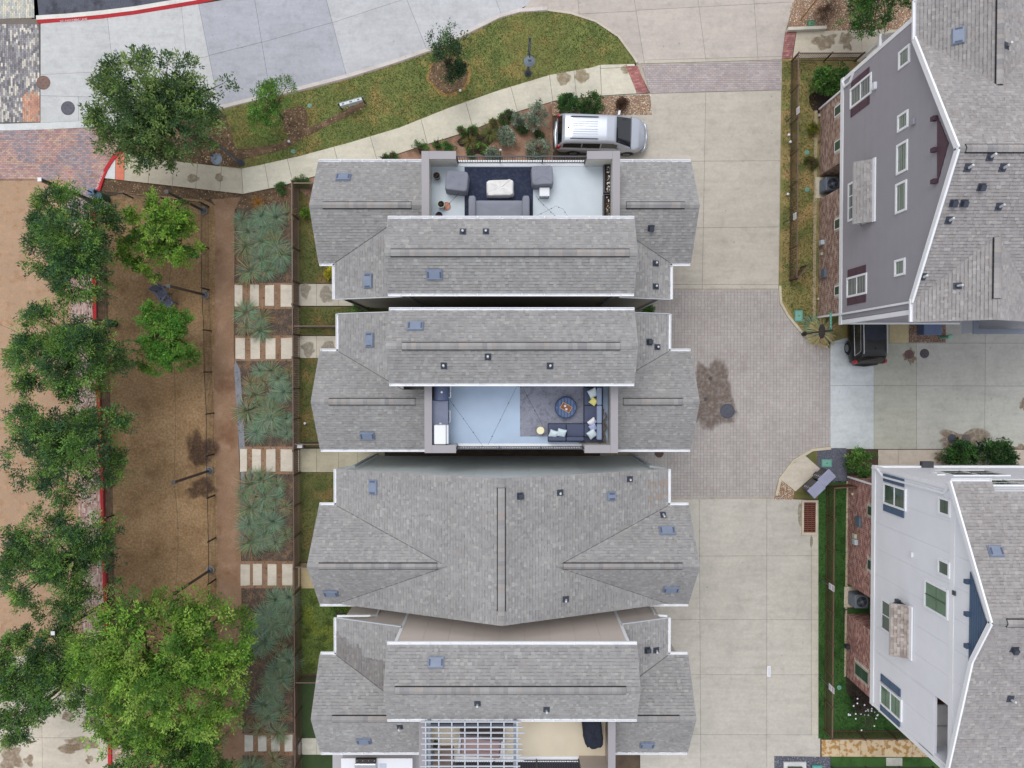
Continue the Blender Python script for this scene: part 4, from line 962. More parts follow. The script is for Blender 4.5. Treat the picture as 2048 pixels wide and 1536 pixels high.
# ---- wall boards and trim on the faces that show in the gaps
WN = (.6, .52, .475)
wall_panels_y(H4['root'], H4['wy2'], 1, H4['wx0'] + .02, H4['wx1'] - .02, lambda x: ZU - .05, .1, WN)
for x in (H4['wx0'], H4['wx1']):
    MB().box(x - .07, H4['wy2'] + .03, 0, x + .07, H4['wy2'] - .12, ZU - .02).build('corner_board', white_m, H4['root'])
wall_panels_y(H4['root'], H4['fb'], 1, H4['SW'] + .32, H4['wx0'] - .1, lambda x: ZE - .25 + .36 * (x - H4['SW']), .1, WN); wall_panels_y(H4['root'], H4['fb'], 1, H4['wx1'] + .1, H4['SE'] - .32, lambda x: ZE - .25 + .36 * (H4['SE'] - x), .1, WN)
for h in (H1, H2, H4):
    s = 1 if h is not H1 else -1
    for xa, za, xb, zb in ((h['SW'], ZE, h['wx0'], h['zwW']), (h['SE'], ZE, h['wx1'], h['zwE'])):
        MB().bar((xa, h['Yb'] + s * .02, za - .02), (xb, h['Yb'] + s * .02, zb - .02), .04, .12).build('rake_board', mat('rake_grey', C(196, 200, 204), rough=.55, var=.03), h['root'])
downspout(H4['root'], [(H4['SW'] + .02, H4['Yb'] + .08, ZE - .05), (H4['SW'] + 1.6, H4['Yb'] + .08, ZE - .1), (H4['SW'] + 1.85, H4['fb'] + .06, ZE - .6), (H4['SW'] + 1.85, H4['fb'] + .06, .1)])
downspout(H4['root'], [(H4['SE'] - .02, H4['Yb'] + .08, ZE - .05), (H4['SE'] - .4, H4['Yb'] + .08, ZE - .15), (H4['SE'] - .5, H4['fb'] + .06, ZE - .6), (H4['SE'] - .5, H4['fb'] + .06, .1)])
dg = mat('dark_spout', C(110, 112, 110), rough=.6)
downspout(H1['root'], [(H1['SW'] + .3, H1['fb'] - .06, ZE - .1), (H1['SW'] + .3, H1['fb'] - .06, .1)], dg); downspout(H1['root'], [(H1['SE'] - .35, H1['fb'] - .06, ZE - .1), (H1['SE'] - .35, H1['fb'] - .06, .1)])
downspout(H1['root'], [(H1['wx0'] + .25, H1['wy2'] - .3, ZU - .1), (H1['wx0'] + .25, H1['wy2'] - .06, ZU - .5), (H1['wx0'] + .25, H1['wy2'] - .06, .1)], grey_m); downspout(H1['root'], [(H1['wx1'] - .25, H1['wy2'] - .3, ZU - .1), (H1['wx1'] - .25, H1['wy2'] - .06, ZU - .5), (H1['wx1'] - .25, H1['wy2'] - .06, .1)], grey_m)
wall_panels_y(H1['root'], H1['wy2'], -1, H1['wx0'] + .02, H1['wx1'] - .02, lambda x: ZU - .05, .1, C(196, 190, 178))

for h, vents, pipes in ((H1['root'], [(687, 356, 30, 16), (737, 562, 20, 30), (869, 548, 33, 23)], [(926, 464, 0), (972, 464, 0), (1302, 456, 'sq'), (1311, 527, 0), (1311, 573, 0)]),
                        (H2['root'], [(831, 653, 33, 22), (740, 680, 20, 30), (735, 870, 30, 17)], [(888, 731, 0), (976, 713, 0), (1100, 731, 0), (1298, 684, 'sq'), (1314, 694, 0)]),
                        (r3, [(747, 974, 20, 30), (662, 1185, 30, 14), (1334, 1062, 32, 20), (1342, 1177, 32, 10), (1222, 992, 18, 18)], [(1040, 992, 'sq'), (1120, 985, 0), (1259, 958, 0), (1326, 1030, 0), (1131, 1198, 0)]),
                        (H4['root'], [(872, 1325, 33, 25), (728, 1480, 30, 12), (1294, 1488, 30, 12)], [(955, 1406, 0), (1093, 1418, 0), (1294, 1300, 'sq'), (1312, 1300, 0), (800, 1453, 0)])):
    for v in vents: roof_vent(h, *v)
    for p in pipes: pipe_vent(h, p[0], p[1], p[2] or 'pipe')

# ================================================================== GREY HOUSE (clapboard over brick) on the right
BRK = [C(172, 142, 128), C(154, 122, 110), C(186, 158, 144), C(140, 112, 102), C(194, 172, 158)]
BRK2 = [C(176, 130, 120), C(192, 146, 134), C(158, 112, 104), C(198, 162, 150), C(146, 104, 98)]
mortar = mat('mortar', C(226, 218, 208), rough=.95)
gx, gxb = 17.45, 17.62; gY0, gY1 = 2.58, 15.3; gE = 10.25; gPk = 13.35
gr_ = thing('house', 'tall grey clapboard house over brick with maroon shutters and white trim', 'house', (gx + 5, 9, 0))
XB = 31.0; GP = 8.62                                     # gable ridge Y
gyN, gyS = 14.25, 3.05
ov = .14; ex = gx - ov
mb = MB(); mb.box(gx, gY0, 3.2, XB, gY1, gE); extr(mb, [(gyS + .1, gE - .02), (gyN - .1, gE - .02), (GP, gPk - .2)], 'x', gx, gx + .3)
mb.build('wall', mat('clapboard_wall', C(150, 148, 154), rough=.6), gr_)
# clapboards
cl = MB(); z = 3.45; BW = .165
while z < gPk - .3:
    if z < gE - .05: ya, yb = gY0 + .14, gY1 - .14
    else:
        t = (z + .16 - gE) / (gPk - .2 - gE); ya, yb = gyS + .1 + (GP - gyS - .1) * t, gyN - .1 - (gyN - .1 - GP) * t
        if yb - ya < .3: break
    zt = z + BW
    cl.add([(gx - .028, ya, z), (gx - .028, yb, z), (gx - .006, yb, zt), (gx - .006, ya, zt), (gx, ya, z), (gx, yb, z)], [(1, 0, 3, 2), (0, 1, 5, 4)], vary(C(160, 157, 164), .012)); z += BW
tag(cl.build('clapboard', mat('clapboard', rough=.6, var=.03, scale=1.2, fine=.02, src='attr'), gr_), kind='stuff')
cs_ = MB(); z = 3.45
while z < gE - .1:
    cs_.add([(gx + .15, gY0 - .028, z), (XB, gY0 - .028, z), (XB, gY0 - .006, z + BW), (gx + .15, gY0 - .006, z + BW)], [(0, 1, 2, 3)], vary(C(160, 157, 164), .012)); z += BW
tag(cs_.build('clapboard', mat('clapboard'), gr_), kind='stuff')
for y in (gY0, gY1): MB().box(gx - .04, y - .1, 3.2, gx + .1, y + .1, gE).build('corner_board', white_m, gr_)
MB().box(gx - .06, gY0 - .12, 3.14, gx + .05, gY1 + .12, 3.45).build('belt_board', white_m, gr_); MB().box(gx + .05, gY0 - .1, 3.15, XB, gY0 + .03, 3.44).build('belt_board', white_m, gr_)
# ground floor of brick with an alcove for the condenser
ga0, ga1 = P(1632, 400, 0).y, P(1632, 352, 0).y; gb0, gb1 = 3.15, 14.95
gm = MB(); gm.box(gxb, ga1, 0, XB, gb1, 3.19); gm.box(gxb + 1.2, ga0 - .2, 0, XB, ga1 + .1, 3.18); gm.box(gxb, gb0, 0, gxb + 1.0, ga0, 3.19); gm.box(gxb + 1.0, 5.9, 0, XB, ga0, 3.19)
gm.build('ground_floor', mortar, gr_)
hw = []
for (yN, yS) in ((216, 236), (285, 306), (440, 461), (573, 592)):
    a, z0 = PX(1669.5, yN, gxb); b, _ = PX(1669.5, yS, gxb); hw.append((min(a, b), max(a, b), z0, 3.12))
brick_wall(gr_, 'x', gxb, ga1, gb1, .08, 3.15, -1, BRK, hw); brick_wall(gr_, 'x', gxb, gb0, ga0, .08, 3.15, -1, BRK, hw)
brick_wall(gr_, 'y', ga1, gxb, gxb + 1.2, .08, 3.15, -1, BRK); brick_wall(gr_, 'y', ga0, gxb, gxb + 1.2, .08, 3.15, 1, BRK)
for h in hw:
    w_ = window_box(gr_, 'x', gxb, h[0], h[1], h[2], h[3], 2, 1, white_m, .03, .05)
    k = int((h[1] - h[0] + .3) / .09)
    for i in range(k): MB().box(gxb - .05, h[0] - .15 + .09 * i + .01, h[2] - .13, gxb, h[0] - .15 + .09 * i + .075, h[2] - .012).build('sill_brick', attr_m, w_).data.attributes['Col'].data.foreach_set('color', np.tile(np.array([*C(150, 120, 108), 1], dtype=np.float32), 6))
MAR = C(92, 68, 80)
GRN = glass('pale_green_glass', (.12, .2, .13), .08)
for a in ((1702, 1744, 179, 219, 2, 1), (1799, 1821, 105, 141, 2, 1), (1797, 1818, 232, 266, 2, 1), (1795, 1817, 291, 351, 2, 1), (1793, 1815, 369, 429, 2, 1), (1791, 1812, 521, 554, 2, 1), (1695, 1735, 556, 596, 2, 1)):
    window_w(gr_, gx, *a, rail=a[0] < 1750, gm=None if a[0] < 1750 else GRN)
window_w(gr_, gx, 1698, 1716, 368, 444, 1, 3)
for a in ((1704, 1740, 164, 178), (1703, 1740, 220, 235), (1697, 1733, 540, 555), (1696, 1733, 597, 611)): shutter_w(gr_, gx, *a, MAR)
# roofs: east-west gable and the north and south wings
sl_ = (gPk - gE) / (GP - gyS); xr = 20.0; zr = gE + sl_ * (xr - gx)
yv1 = GP + (gPk - zr) / sl_; yv0 = GP - (gPk - zr) / sl_
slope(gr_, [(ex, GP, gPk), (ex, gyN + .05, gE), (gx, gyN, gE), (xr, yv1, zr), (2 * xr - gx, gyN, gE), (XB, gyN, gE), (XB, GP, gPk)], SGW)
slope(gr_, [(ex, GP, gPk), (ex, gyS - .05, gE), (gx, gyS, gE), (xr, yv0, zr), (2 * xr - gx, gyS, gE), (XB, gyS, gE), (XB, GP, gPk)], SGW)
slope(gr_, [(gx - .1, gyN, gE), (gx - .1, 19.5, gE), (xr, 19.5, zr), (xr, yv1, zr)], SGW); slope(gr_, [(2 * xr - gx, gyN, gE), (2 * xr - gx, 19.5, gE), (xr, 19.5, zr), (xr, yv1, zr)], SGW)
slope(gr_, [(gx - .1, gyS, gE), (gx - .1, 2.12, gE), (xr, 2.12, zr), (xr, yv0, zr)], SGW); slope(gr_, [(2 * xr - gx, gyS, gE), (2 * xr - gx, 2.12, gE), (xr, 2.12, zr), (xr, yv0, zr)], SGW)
gutter(gr_, (gx - .1, gyN, gE), (gx - .1, 15.9, gE), (-1, 0, 0)); gutter(gr_, (gx - .1, 2.14, gE), (gx - .1, gyS + .05, gE), (-1, 0, 0))
for p, q in (((ex, gyN + .05, gE), (ex, GP, gPk)), ((ex, gyS - .05, gE), (ex, GP, gPk))): MB().bar(Vector(p) + Vector((-.03, 0, -.05)), Vector(q) + Vector((-.03, 0, -.05)), .09, .24).build('rake_board', white_m, gr_)
ridge_vent(gr_, (xr, yv1 + .1, zr), (xr, 19.3, zr), (1, 0, -sl_), (-1, 0, -sl_), SGW); ridge_vent(gr_, (xr, 3.0, zr), (xr, yv0 - .1, zr), (1, 0, -sl_), (-1, 0, -sl_), SGW)
xs = P(1932, 283, gPk).x; ridge_vent(gr_, (xs, GP, gPk), (XB - 2, GP, gPk), (0, 1, -sl_), (0, -1, -sl_), SGW); ridge_caps_flat(gr_, (ex, GP, gPk), (xs, GP, gPk), (0, 1, -sl_), (0, -1, -sl_))
# maroon gable infill with brackets
tri = [PX(1877, 231, gx), PX(1877, 367, gx), PX(1899, 286, gx)]
mbx = MB(); extr(mbx, [(tri[0][0], tri[0][1]), (tri[1][0], tri[1][1]), (tri[2][0], tri[2][1])], 'x', gx - .06, gx - .03); mbx.build('gable_panel', paint_m, gr_, color=MAR)
for py in (236, 299, 362):
    Y, Z = PX(1876, py, gx); MB().box(gx - .22, Y - .09, Z - .18, gx - .03, Y + .09, Z + .06).build('bracket', paint_m, gr_, color=[t * .8 for t in MAR])
# awning over the bay window
def awning(root, X, x_wall, x_out, yN, yS, reach, cols, end):
    a, zt = PX(x_wall, yN, X); b, _ = PX(x_wall, yS, X); zt0 = PX(x_wall, (yN + yS) / 2, X)[1]
    _, zo = PX(x_out, (yN + yS) / 2, X - reach); y0, y1 = min(a, b), max(a, b)
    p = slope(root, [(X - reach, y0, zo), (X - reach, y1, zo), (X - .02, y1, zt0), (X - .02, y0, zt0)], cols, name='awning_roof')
    MB().box(X - .1, y0 - .02, zt0 - .02, X - .028, y1 + .02, zt0 + .2).build('awning_flashing', white_m, p)
    m_ = MB()
    for y in (y0 + .1, y1 - .1): m_.bar((X - reach + .05, y, zo - .1), (X - .03, y, zo - .7), .07, .09); m_.bar((X - .07, y, zo - .8), (X - .07, y, zo + .2), .07, .07)
    m_.build('awning_bracket', paint_m, p, color=end)
awning(gr_, gx, 1749, 1708, 318, 443, .75, SGW, C(206, 206, 210))
# downspouts, south balcony and small fittings
a = PX(1812, 600, gx)
downspout(gr_, [(gx - .08, gY0 + .42, gE - .1), (gx - .08, gY0 + .42, 3.3), (gxb - .1, gY0 + .45, 3.0), (gxb - .1, gY0 + .5, .15)])
b = PX(1690, 163, gx)
downspout(gr_, [(gx - .05, gY1 - .02, 3.3), (gx - .07, gY1 - .45, 3.6), (gx - .07, gY1 - .45, 4.2), (gx - .05, gY1 - .02, 4.6)])
downspout(gr_, [(gxb - .06, gb1, 3.1), (gxb - .06, gb1, .15)])
bal = group_part('balcony', gr_)
MB().box(20.6, 1.75, 8.3, XB, 2.54, 8.5).build('balcony_floor', paint_m, bal, color=C(198, 200, 206)); MB().box(20.55, 1.7, 8.5, XB, 1.82, 9.35).build('balcony_parapet', paint_m, bal, color=C(176, 178, 186)); MB().box(20.55, 1.82, 8.5, 20.68, 2.5, 9.34).build('balcony_parapet', paint_m, bal, color=C(176, 178, 186)); MB().box(20.5, 1.64, 9.35, XB, 1.88, 9.42).build('balcony_cap', paint_m, bal, color=C(116, 122, 136)); MB().box(20.5, 1.88, 9.35, 20.74, 2.5, 9.419).build('balcony_cap', paint_m, bal, color=C(116, 122, 136))
def wall_box(root, X, px, py, dy, dz, d, color, name, m=None):
    Y, Z = PX(px, py, X); return bevel(MB().box(X - d, Y - dy / 2, Z - dz / 2, X, Y + dy / 2, Z + dz / 2).build(name, m or metal_m, root, color=color), .015)
wall_box(gr_, gx - .02, 1752, 172, .34, .24, .14, C(226, 232, 240), 'wall_hood'); wall_box(gr_, gx - .02, 1829, 244, .26, .2, .12, C(150, 150, 160), 'wall_vent')
wall_box(gr_, gxb - .02, 1650, 547, .5, .5, .14, C(108, 118, 134), 'electric_panel'); wall_box(gr_, gxb - .02, 1647, 485, .26, .32, .2, C(196, 204, 214), 'meter_box'); wall_box(gr_, gxb - .02, 1645, 508, .16, .2, .12, C(196, 190, 168), 'junction_box'); wall_box(gr_, gxb - .02, 1638, 598, .14, .14, .1, C(214, 196, 160), 'wall_tap_cover'); wall_box(gr_, gxb - .02, 1640, 231, .14, .14, .1, C(190, 190, 186), 'wall_tap_cover'); wall_box(gr_, gxb - .02, 1640, 283, .1, .1, .1, C(96, 84, 78), 'wall_tap_cover')
for v in ((1917, 72, 26, 34),): roof_vent(gr_, *v)
for p in ((2012, 92, 0), (1980, 313, 0), (1935, 335, 0), (2005, 335, 0), (1962, 374, 'sq'), (1906, 406, 'sq'), (1927, 406, 'sq'), (1997, 413, 0), (1897, 440, 0), (1845, 553, 0), (1915, 572, 0)): pipe_vent(gr_, p[0], p[1], p[2] or 'pipe')
# porch hood north of the wall
ph = thing('porch_hood', 'small shingled porch roof with white fascia beside the grey house', 'porch roof', (gx + 2.5, 17.3, 0))
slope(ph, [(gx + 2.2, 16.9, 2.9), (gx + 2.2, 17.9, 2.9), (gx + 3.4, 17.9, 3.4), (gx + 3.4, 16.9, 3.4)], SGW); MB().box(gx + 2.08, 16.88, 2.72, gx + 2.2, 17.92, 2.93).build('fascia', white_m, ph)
for y in (17.05, 17.75): MB().box(gx + 2.3, y - .07, 0, gx + 2.44, y + .07, 2.8).build('post', white_m, ph)

# ================================================================== WHITE HOUSE on the right
wx, wxb = 19.3, 19.45; wY1, wY0 = -5.14, -17.75; wE = 10.3
wh = thing('house', 'tall white house over red brick with blue shutters and blue gable', 'house', (wx + 5, -11, 0)); WB = 31.0
wxe = wx - .18
Zc = lambda px: CAMH + ray(px, 768)[2] * (wxe / ray(px, 768)[0])
yk1, yp, yk2 = -8.2, -10.05, -12.05; zk1, zp, zk2, zs = 11.95, 12.9, 11.75, 10.05
yl0, yl1 = sorted((PX(1867, 1388, wx)[0], PX(1867, 1531, wx)[0])); zl = PX(1867, 1450, wx)[1]; zlt = PX(1898, 1450, wx)[1] 
wc = (.8, .81, .86)
mb = MB()
mb.box(wx, wY0, 3.2, WB, wY1, zl - 1.15); mb.box(wx, yl1, zl - 1.15, WB, wY1, wE - .3); mb.box(wx, wY0, zl - 1.14, wx + .16, yl1 - .01, zl); mb.box(wx + 2.4, wY0, zl - 1.16, WB, yl1, wE - .3)
mb.box(wx, wY0, zlt, wx + .3, yl1 - .01, wE - .31); mb.box(wx, wY0, zl - 1.16, wx + 2.4, wY0 + .25, zlt + .01)
extr(mb, [(wY1 - .02, wE - .32), (wY0 + .02, wE - .32), (yk2, zk2 - .22), (yp, zp - .24), (yk1, zk1 - .22)], 'x', wx, wx + .3)
mb.build('wall', paint_m, wh, color=wc)
# tall boards on the west face
def top_w(y):
    pts = [(wY0, zs - .25), (yk2, zk2 - .25), (yp, zp - .28), (yk1, zk1 - .25), (wY1, wE - .25)]
    for (a, za), (b, zb) in zip(pts, pts[1:]):
        if a <= y <= b: return za + (zb - za) * (y - a) / (b - a)
    return wE - .3
n = 9; st = (wY1 - .14 - wY0 - .14) / n
for i in range(n):
    y0, y1 = wY0 + .14 + st * i + .005, wY0 + .14 + st * (i + 1) - .005
    for zz0, zz1 in ((3.47, 9.89), (10.21, None)):
        zt0, zt1 = (zz1, zz1) if zz1 else (top_w(y0), top_w(y1))
        if min(zt0, zt1) - zz0 < .1: continue
        segs = [(y0, y1, zz0, zt0, zt1)]
        if zz1 and y0 < yl1 and zl < zz1: segs = [(y0, min(y1, yl1 - .01), zz0, zl, zl)] + ([(yl1, y1, zz0, zt0, zt1)] if y1 > yl1 + .05 else [])
        for s0, s1, zb_, q0, q1 in segs:
            m_ = MB(); extr(m_, [(s0, zb_), (s1, zb_), (s1, q1), (s0, q0)], 'x', wx - .016, wx + .001); m_.build('wall_panel', paint_m, wh, color=vary((.8, .81, .86), .01))
for y in (wY0, wY1): MB().box(wx - .045, y - .1, 3.2, wx + .1, y + .1, wE - .15).build('corner_board', white_m, wh)
MB().box(wx - .06, wY0 - .12, 3.12, wx + .04, wY1 + .12, 3.46).build('belt_board', white_m, wh); MB().box(wx + .04, wY1 - .03, 3.13, WB, wY1 + .11, 3.45).build('belt_board', white_m, wh)
MB().box(wx - .04, wY0 - .11, 9.9, wx + .02, wY1 + .0, 10.2).build('frieze_board', white_m, wh)
MB().box(wx + .3, wY1 - .001, 3.5, WB, wY1 + .018, wE - .2).build('north_boards', paint_m, wh, color=(.8, .81, .86))
# loggia with a sofa
MB().box(wx + .17, wY0 + .26, zl - 1.14, wx + 2.39, yl1 - .02, zl - 1.1).build('loggia_floor', paint_m, wh, color=C(176, 164, 150))
# brick ground floor with alcove
wa1, wa0 = P(1693, 1166, 0).y, P(1693, 1227, 0).y; wb1, wb0 = P(1693, 952, 0).y, P(1691, 1352, 0).y
gm = MB(); gm.box(wxb, wa1, 0, WB, wb1, 3.19); gm.box(wxb + 1.3, wa0 - .2, 0, WB, wa1 + .1, 3.18); gm.box(wxb, wb0, 0, WB, wa0, 3.19); gm.build('ground_floor', mortar, wh)
hw = []
for (x0, x1, yN, yS) in ((1735, 1746, 1009, 1030), (1735, 1746, 1116, 1138)):
    a, z0 = PX(x0, yN, wxb); b, _ = PX(x0, yS, wxb); hw.append((min(a, b), max(a, b), z0, 3.12))
a, z0 = PX(1710, 1322, wxb); b, _ = PX(1710, 1348, wxb); hw.append((min(a, b), max(a, b), z0, 2.6))
brick_wall(wh, 'x', wxb, wa1, wb1, .08, 3.15, -1, BRK2, hw); brick_wall(wh, 'x', wxb, wb0, wa0, .08, 3.15, -1, BRK2, hw)
brick_wall(wh, 'y', wa1, wxb, wxb + 1.3, .08, 3.15, -1, BRK2); brick_wall(wh, 'y', wa0, wxb, wxb + 1.3, .08, 3.15, 1, BRK2); brick_wall(wh, 'y', wb1, wxb, wxb + 8, .08, 3.15, 1, BRK2)
for h in hw: window_box(wh, 'x', wxb, h[0], h[1], h[2], h[3], 2 if h[3] < 3 else 1, 1, mat('beige_frame', C(190, 180, 164), rough=.6), .03, .06)
BLU = C(86, 108, 136); gg = glass('green_glass', (.10, .20, .12), .08)
for a, g in (((1768, 1813, 964, 1007, 4, 1), glass_m), ((1878, 1902, 992, 1027, 2, 1), None), ((1877, 1901, 1115, 1147, 2, 1), None), ((1850, 1898, 1157, 1214, 2, 2), gg), ((1761, 1805, 1363, 1406, 4, 1), gg)): window_w(wh, wx - .016, *a, gm=g, rail=a[4] == 4, muntin=None if a[5] == 1 else mat('muntin'))
window_w(wh, wx - .016, 1764, 1788, 1195, 1257, 1, 2)
for a in ((1768, 1809, 947, 962), (1768, 1809, 1008, 1021), (1763, 1802, 1347, 1362), (1762, 1801, 1407, 1420)): shutter_w(wh, wx - .016, *a, BLU)
# north face windows
blk = glass('black_glass', (.012, .013, .018), .05)
window_box(wh, 'y', wY1 + .018, 21.5, 24.3, 4.6, 6.5, 2, 2, white_m, .06, .1, blk, 1, muntin=white_m); window_box(wh, 'y', wY1 + .018, 20.9, 21.3, 5.6, 6.2, 1, 1, white_m, .06, .08, blk, 1); window_box(wh, 'y', wY1 + .018, 25.6, 26.0, 5.6, 6.2, 1, 1, white_m, .06, .08, blk, 1)
window_box(wh, 'y', wY1 + .018, 21.4, 24.6, 7.7, 9.5, 2, 2, white_m, .06, .1, blk, 1, muntin=white_m)
MB().box(21.7, wY1 + .02, 3.3, 22.3, wY1 + .35, 3.55).build('wall_lamp', metal_m, wh, color=C(70, 72, 78))
# roof
XK = 20.9
pnw = (zp - (wE - .15)) / abs(yp - (wY1 + .32)); zN = wE - .15 + pnw * .42
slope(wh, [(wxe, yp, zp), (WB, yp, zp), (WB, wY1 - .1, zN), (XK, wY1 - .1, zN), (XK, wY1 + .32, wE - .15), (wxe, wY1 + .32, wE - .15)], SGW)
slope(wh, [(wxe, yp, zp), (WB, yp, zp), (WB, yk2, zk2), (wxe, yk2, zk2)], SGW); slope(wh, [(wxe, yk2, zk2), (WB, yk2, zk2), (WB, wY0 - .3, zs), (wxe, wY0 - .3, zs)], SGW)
gutter(wh, (wxe + .03, wY1 + .32, wE - .15), (XK, wY1 + .32, wE - .15), (0, 1, 0))
for p, q in (((wxe, wY1 + .32, wE - .15), (wxe, yp, zp)), ((wxe, yp, zp), (wxe, yk2, zk2)), ((wxe, yk2, zk2), (wxe, wY0 - .3, zs))): MB().bar(Vector(p) + Vector((-.03, 0, -.04)), Vector(q) + Vector((-.03, 0, -.04)), .08, .2).build('rake_board', white_m, wh)
pn = (zp - wE) / abs(yp - wY1); xs = P(2014, 1248, zp).x
ridge_vent(wh, (xs, yp, zp), (WB - 1, yp, zp), (0, 1, -pn), (0, -1, -.6), SGW); ridge_caps_flat(wh, (wxe, yp, zp), (xs, yp, zp), (0, 1, -pn), (0, -1, -.6))
t1, t2, t3 = PX(1944, 1143, wx), PX(1941, 1322, wx), PX(1976, 1247, wx)
mbx = MB(); extr(mbx, [t1, t2, t3], 'x', wx - .09, wx - .05); gp = mbx.build('gable_panel', paint_m, wh, color=BLU)
for k in range(1, 6):
    z = t1[1] + (t3[1] - t1[1]) * k / 7; t = k / 7; MB().box(wx - .1, t1[0] + (t3[0] - t1[0]) * t - .05, z - .012, wx - .088, t2[0] + (t3[0] - t2[0]) * t + .05, z + .012).build('gable_batten', paint_m, gp, color=[c * .8 for c in BLU])
for py in (1164, 1229, 1293):
    Y, Z = PX(1944, py, wx); MB().box(wx - .26, Y - .09, Z - .16, wx - .05, Y + .09, Z + .05).build('bracket', paint_m, wh, color=[t * .75 for t in BLU])
awning(wh, wx - .016, 1822, 1781, 1212, 1318, .8, [C(168, 156, 148), C(178, 166, 158), C(160, 148, 142), C(186, 176, 170), C(150, 140, 134), C(190, 182, 176)], C(60, 64, 72))
downspout(wh, [(wxe + .05, wY1 + .3, wE - .25), (wx - .08, wY1 - .3, wE - .8), (wx - .08, wY1 - .35, 4.3), (wx - .08, wY1 - .02, 3.7), (wx - .08, wY1 - .02, 3.2)]); downspout(wh, [(wxb - .08, wb1 - .02, 3.1), (wxb - .08, wb1 - .02, .15)])
wall_box(wh, wx - .016, 1824, 1109, .24, .2, .08, C(240, 242, 246), 'wall_vent'); wall_box(wh, wx - .04, 1909, 1186, .2, .2, .06, C(70, 72, 76), 'wall_vent'); wall_box(wh, wx - .016, 1799, 1205, .3, .3, .18, C(60, 66, 80), 'wall_lamp')
wall_box(wh, wxb - .02, 1719, 1043, .55, .5, .14, C(100, 116, 130), 'electric_panel'); wall_box(wh, wxb - .02, 1714, 1084, .3, .3, .2, C(188, 198, 206), 'meter_box'); wall_box(wh, wxb - .02, 1712, 1072, .24, .3, .16, C(196, 196, 170), 'junction_box'); wall_box(wh, wxb - .02, 1706, 988, .14, .14, .1, C(210, 190, 160), 'wall_tap_cover'); wall_box(wh, wxb - .02, 1698, 1293, .22, .34, .2, C(58, 60, 70), 'wall_lamp')
roof_vent(wh, 1990, 1103, 30, 22); pipe_vent(wh, 2028, 1298, 'sq'); pipe_vent(wh, 2020, 1397)
# ================================================================== VEHICLES
def patch(fn, us, vs_, off, flip=False):
    """surface patch from fn(u, v) -> Vector, pushed out along its normal"""
    g = [[Vector(fn(u, v)) for v in vs_] for u in us]; mb = MB(); n, m = len(us), len(vs_); pts = []
    for i in range(n):
        for j in range(m):
            du = g[min(i + 1, n - 1)][j] - g[max(i - 1, 0)][j]; dv = g[i][min(j + 1, m - 1)] - g[i][max(j - 1, 0)]
            nn = du.cross(dv).normalized() * (-1 if flip else 1); pts.append(g[i][j] + nn * off)
    mb.add(pts, [((i * m + j), (i + 1) * m + j, (i + 1) * m + j + 1, i * m + j + 1)[::-1 if flip else 1] for i in range(n - 1) for j in range(m - 1)])
    return mb
def loft(xs, prof):
    mb = MB(); rows = []
    for x in xs:
        h = prof(x); rows.append([Vector((x, -y, z)) for y, z in h] + [Vector((x, y, z)) for y, z in h[::-1]])
    m = len(rows[0]); mb.add([p for r in rows for p in r], [(i * m + j, i * m + j + 1, (i + 1) * m + j + 1, (i + 1) * m + j) for i in range(len(rows) - 1) for j in range(m - 1)] + [tuple(range(m))[::-1], tuple(range((len(rows) - 1) * m, len(rows) * m))])
    return mb
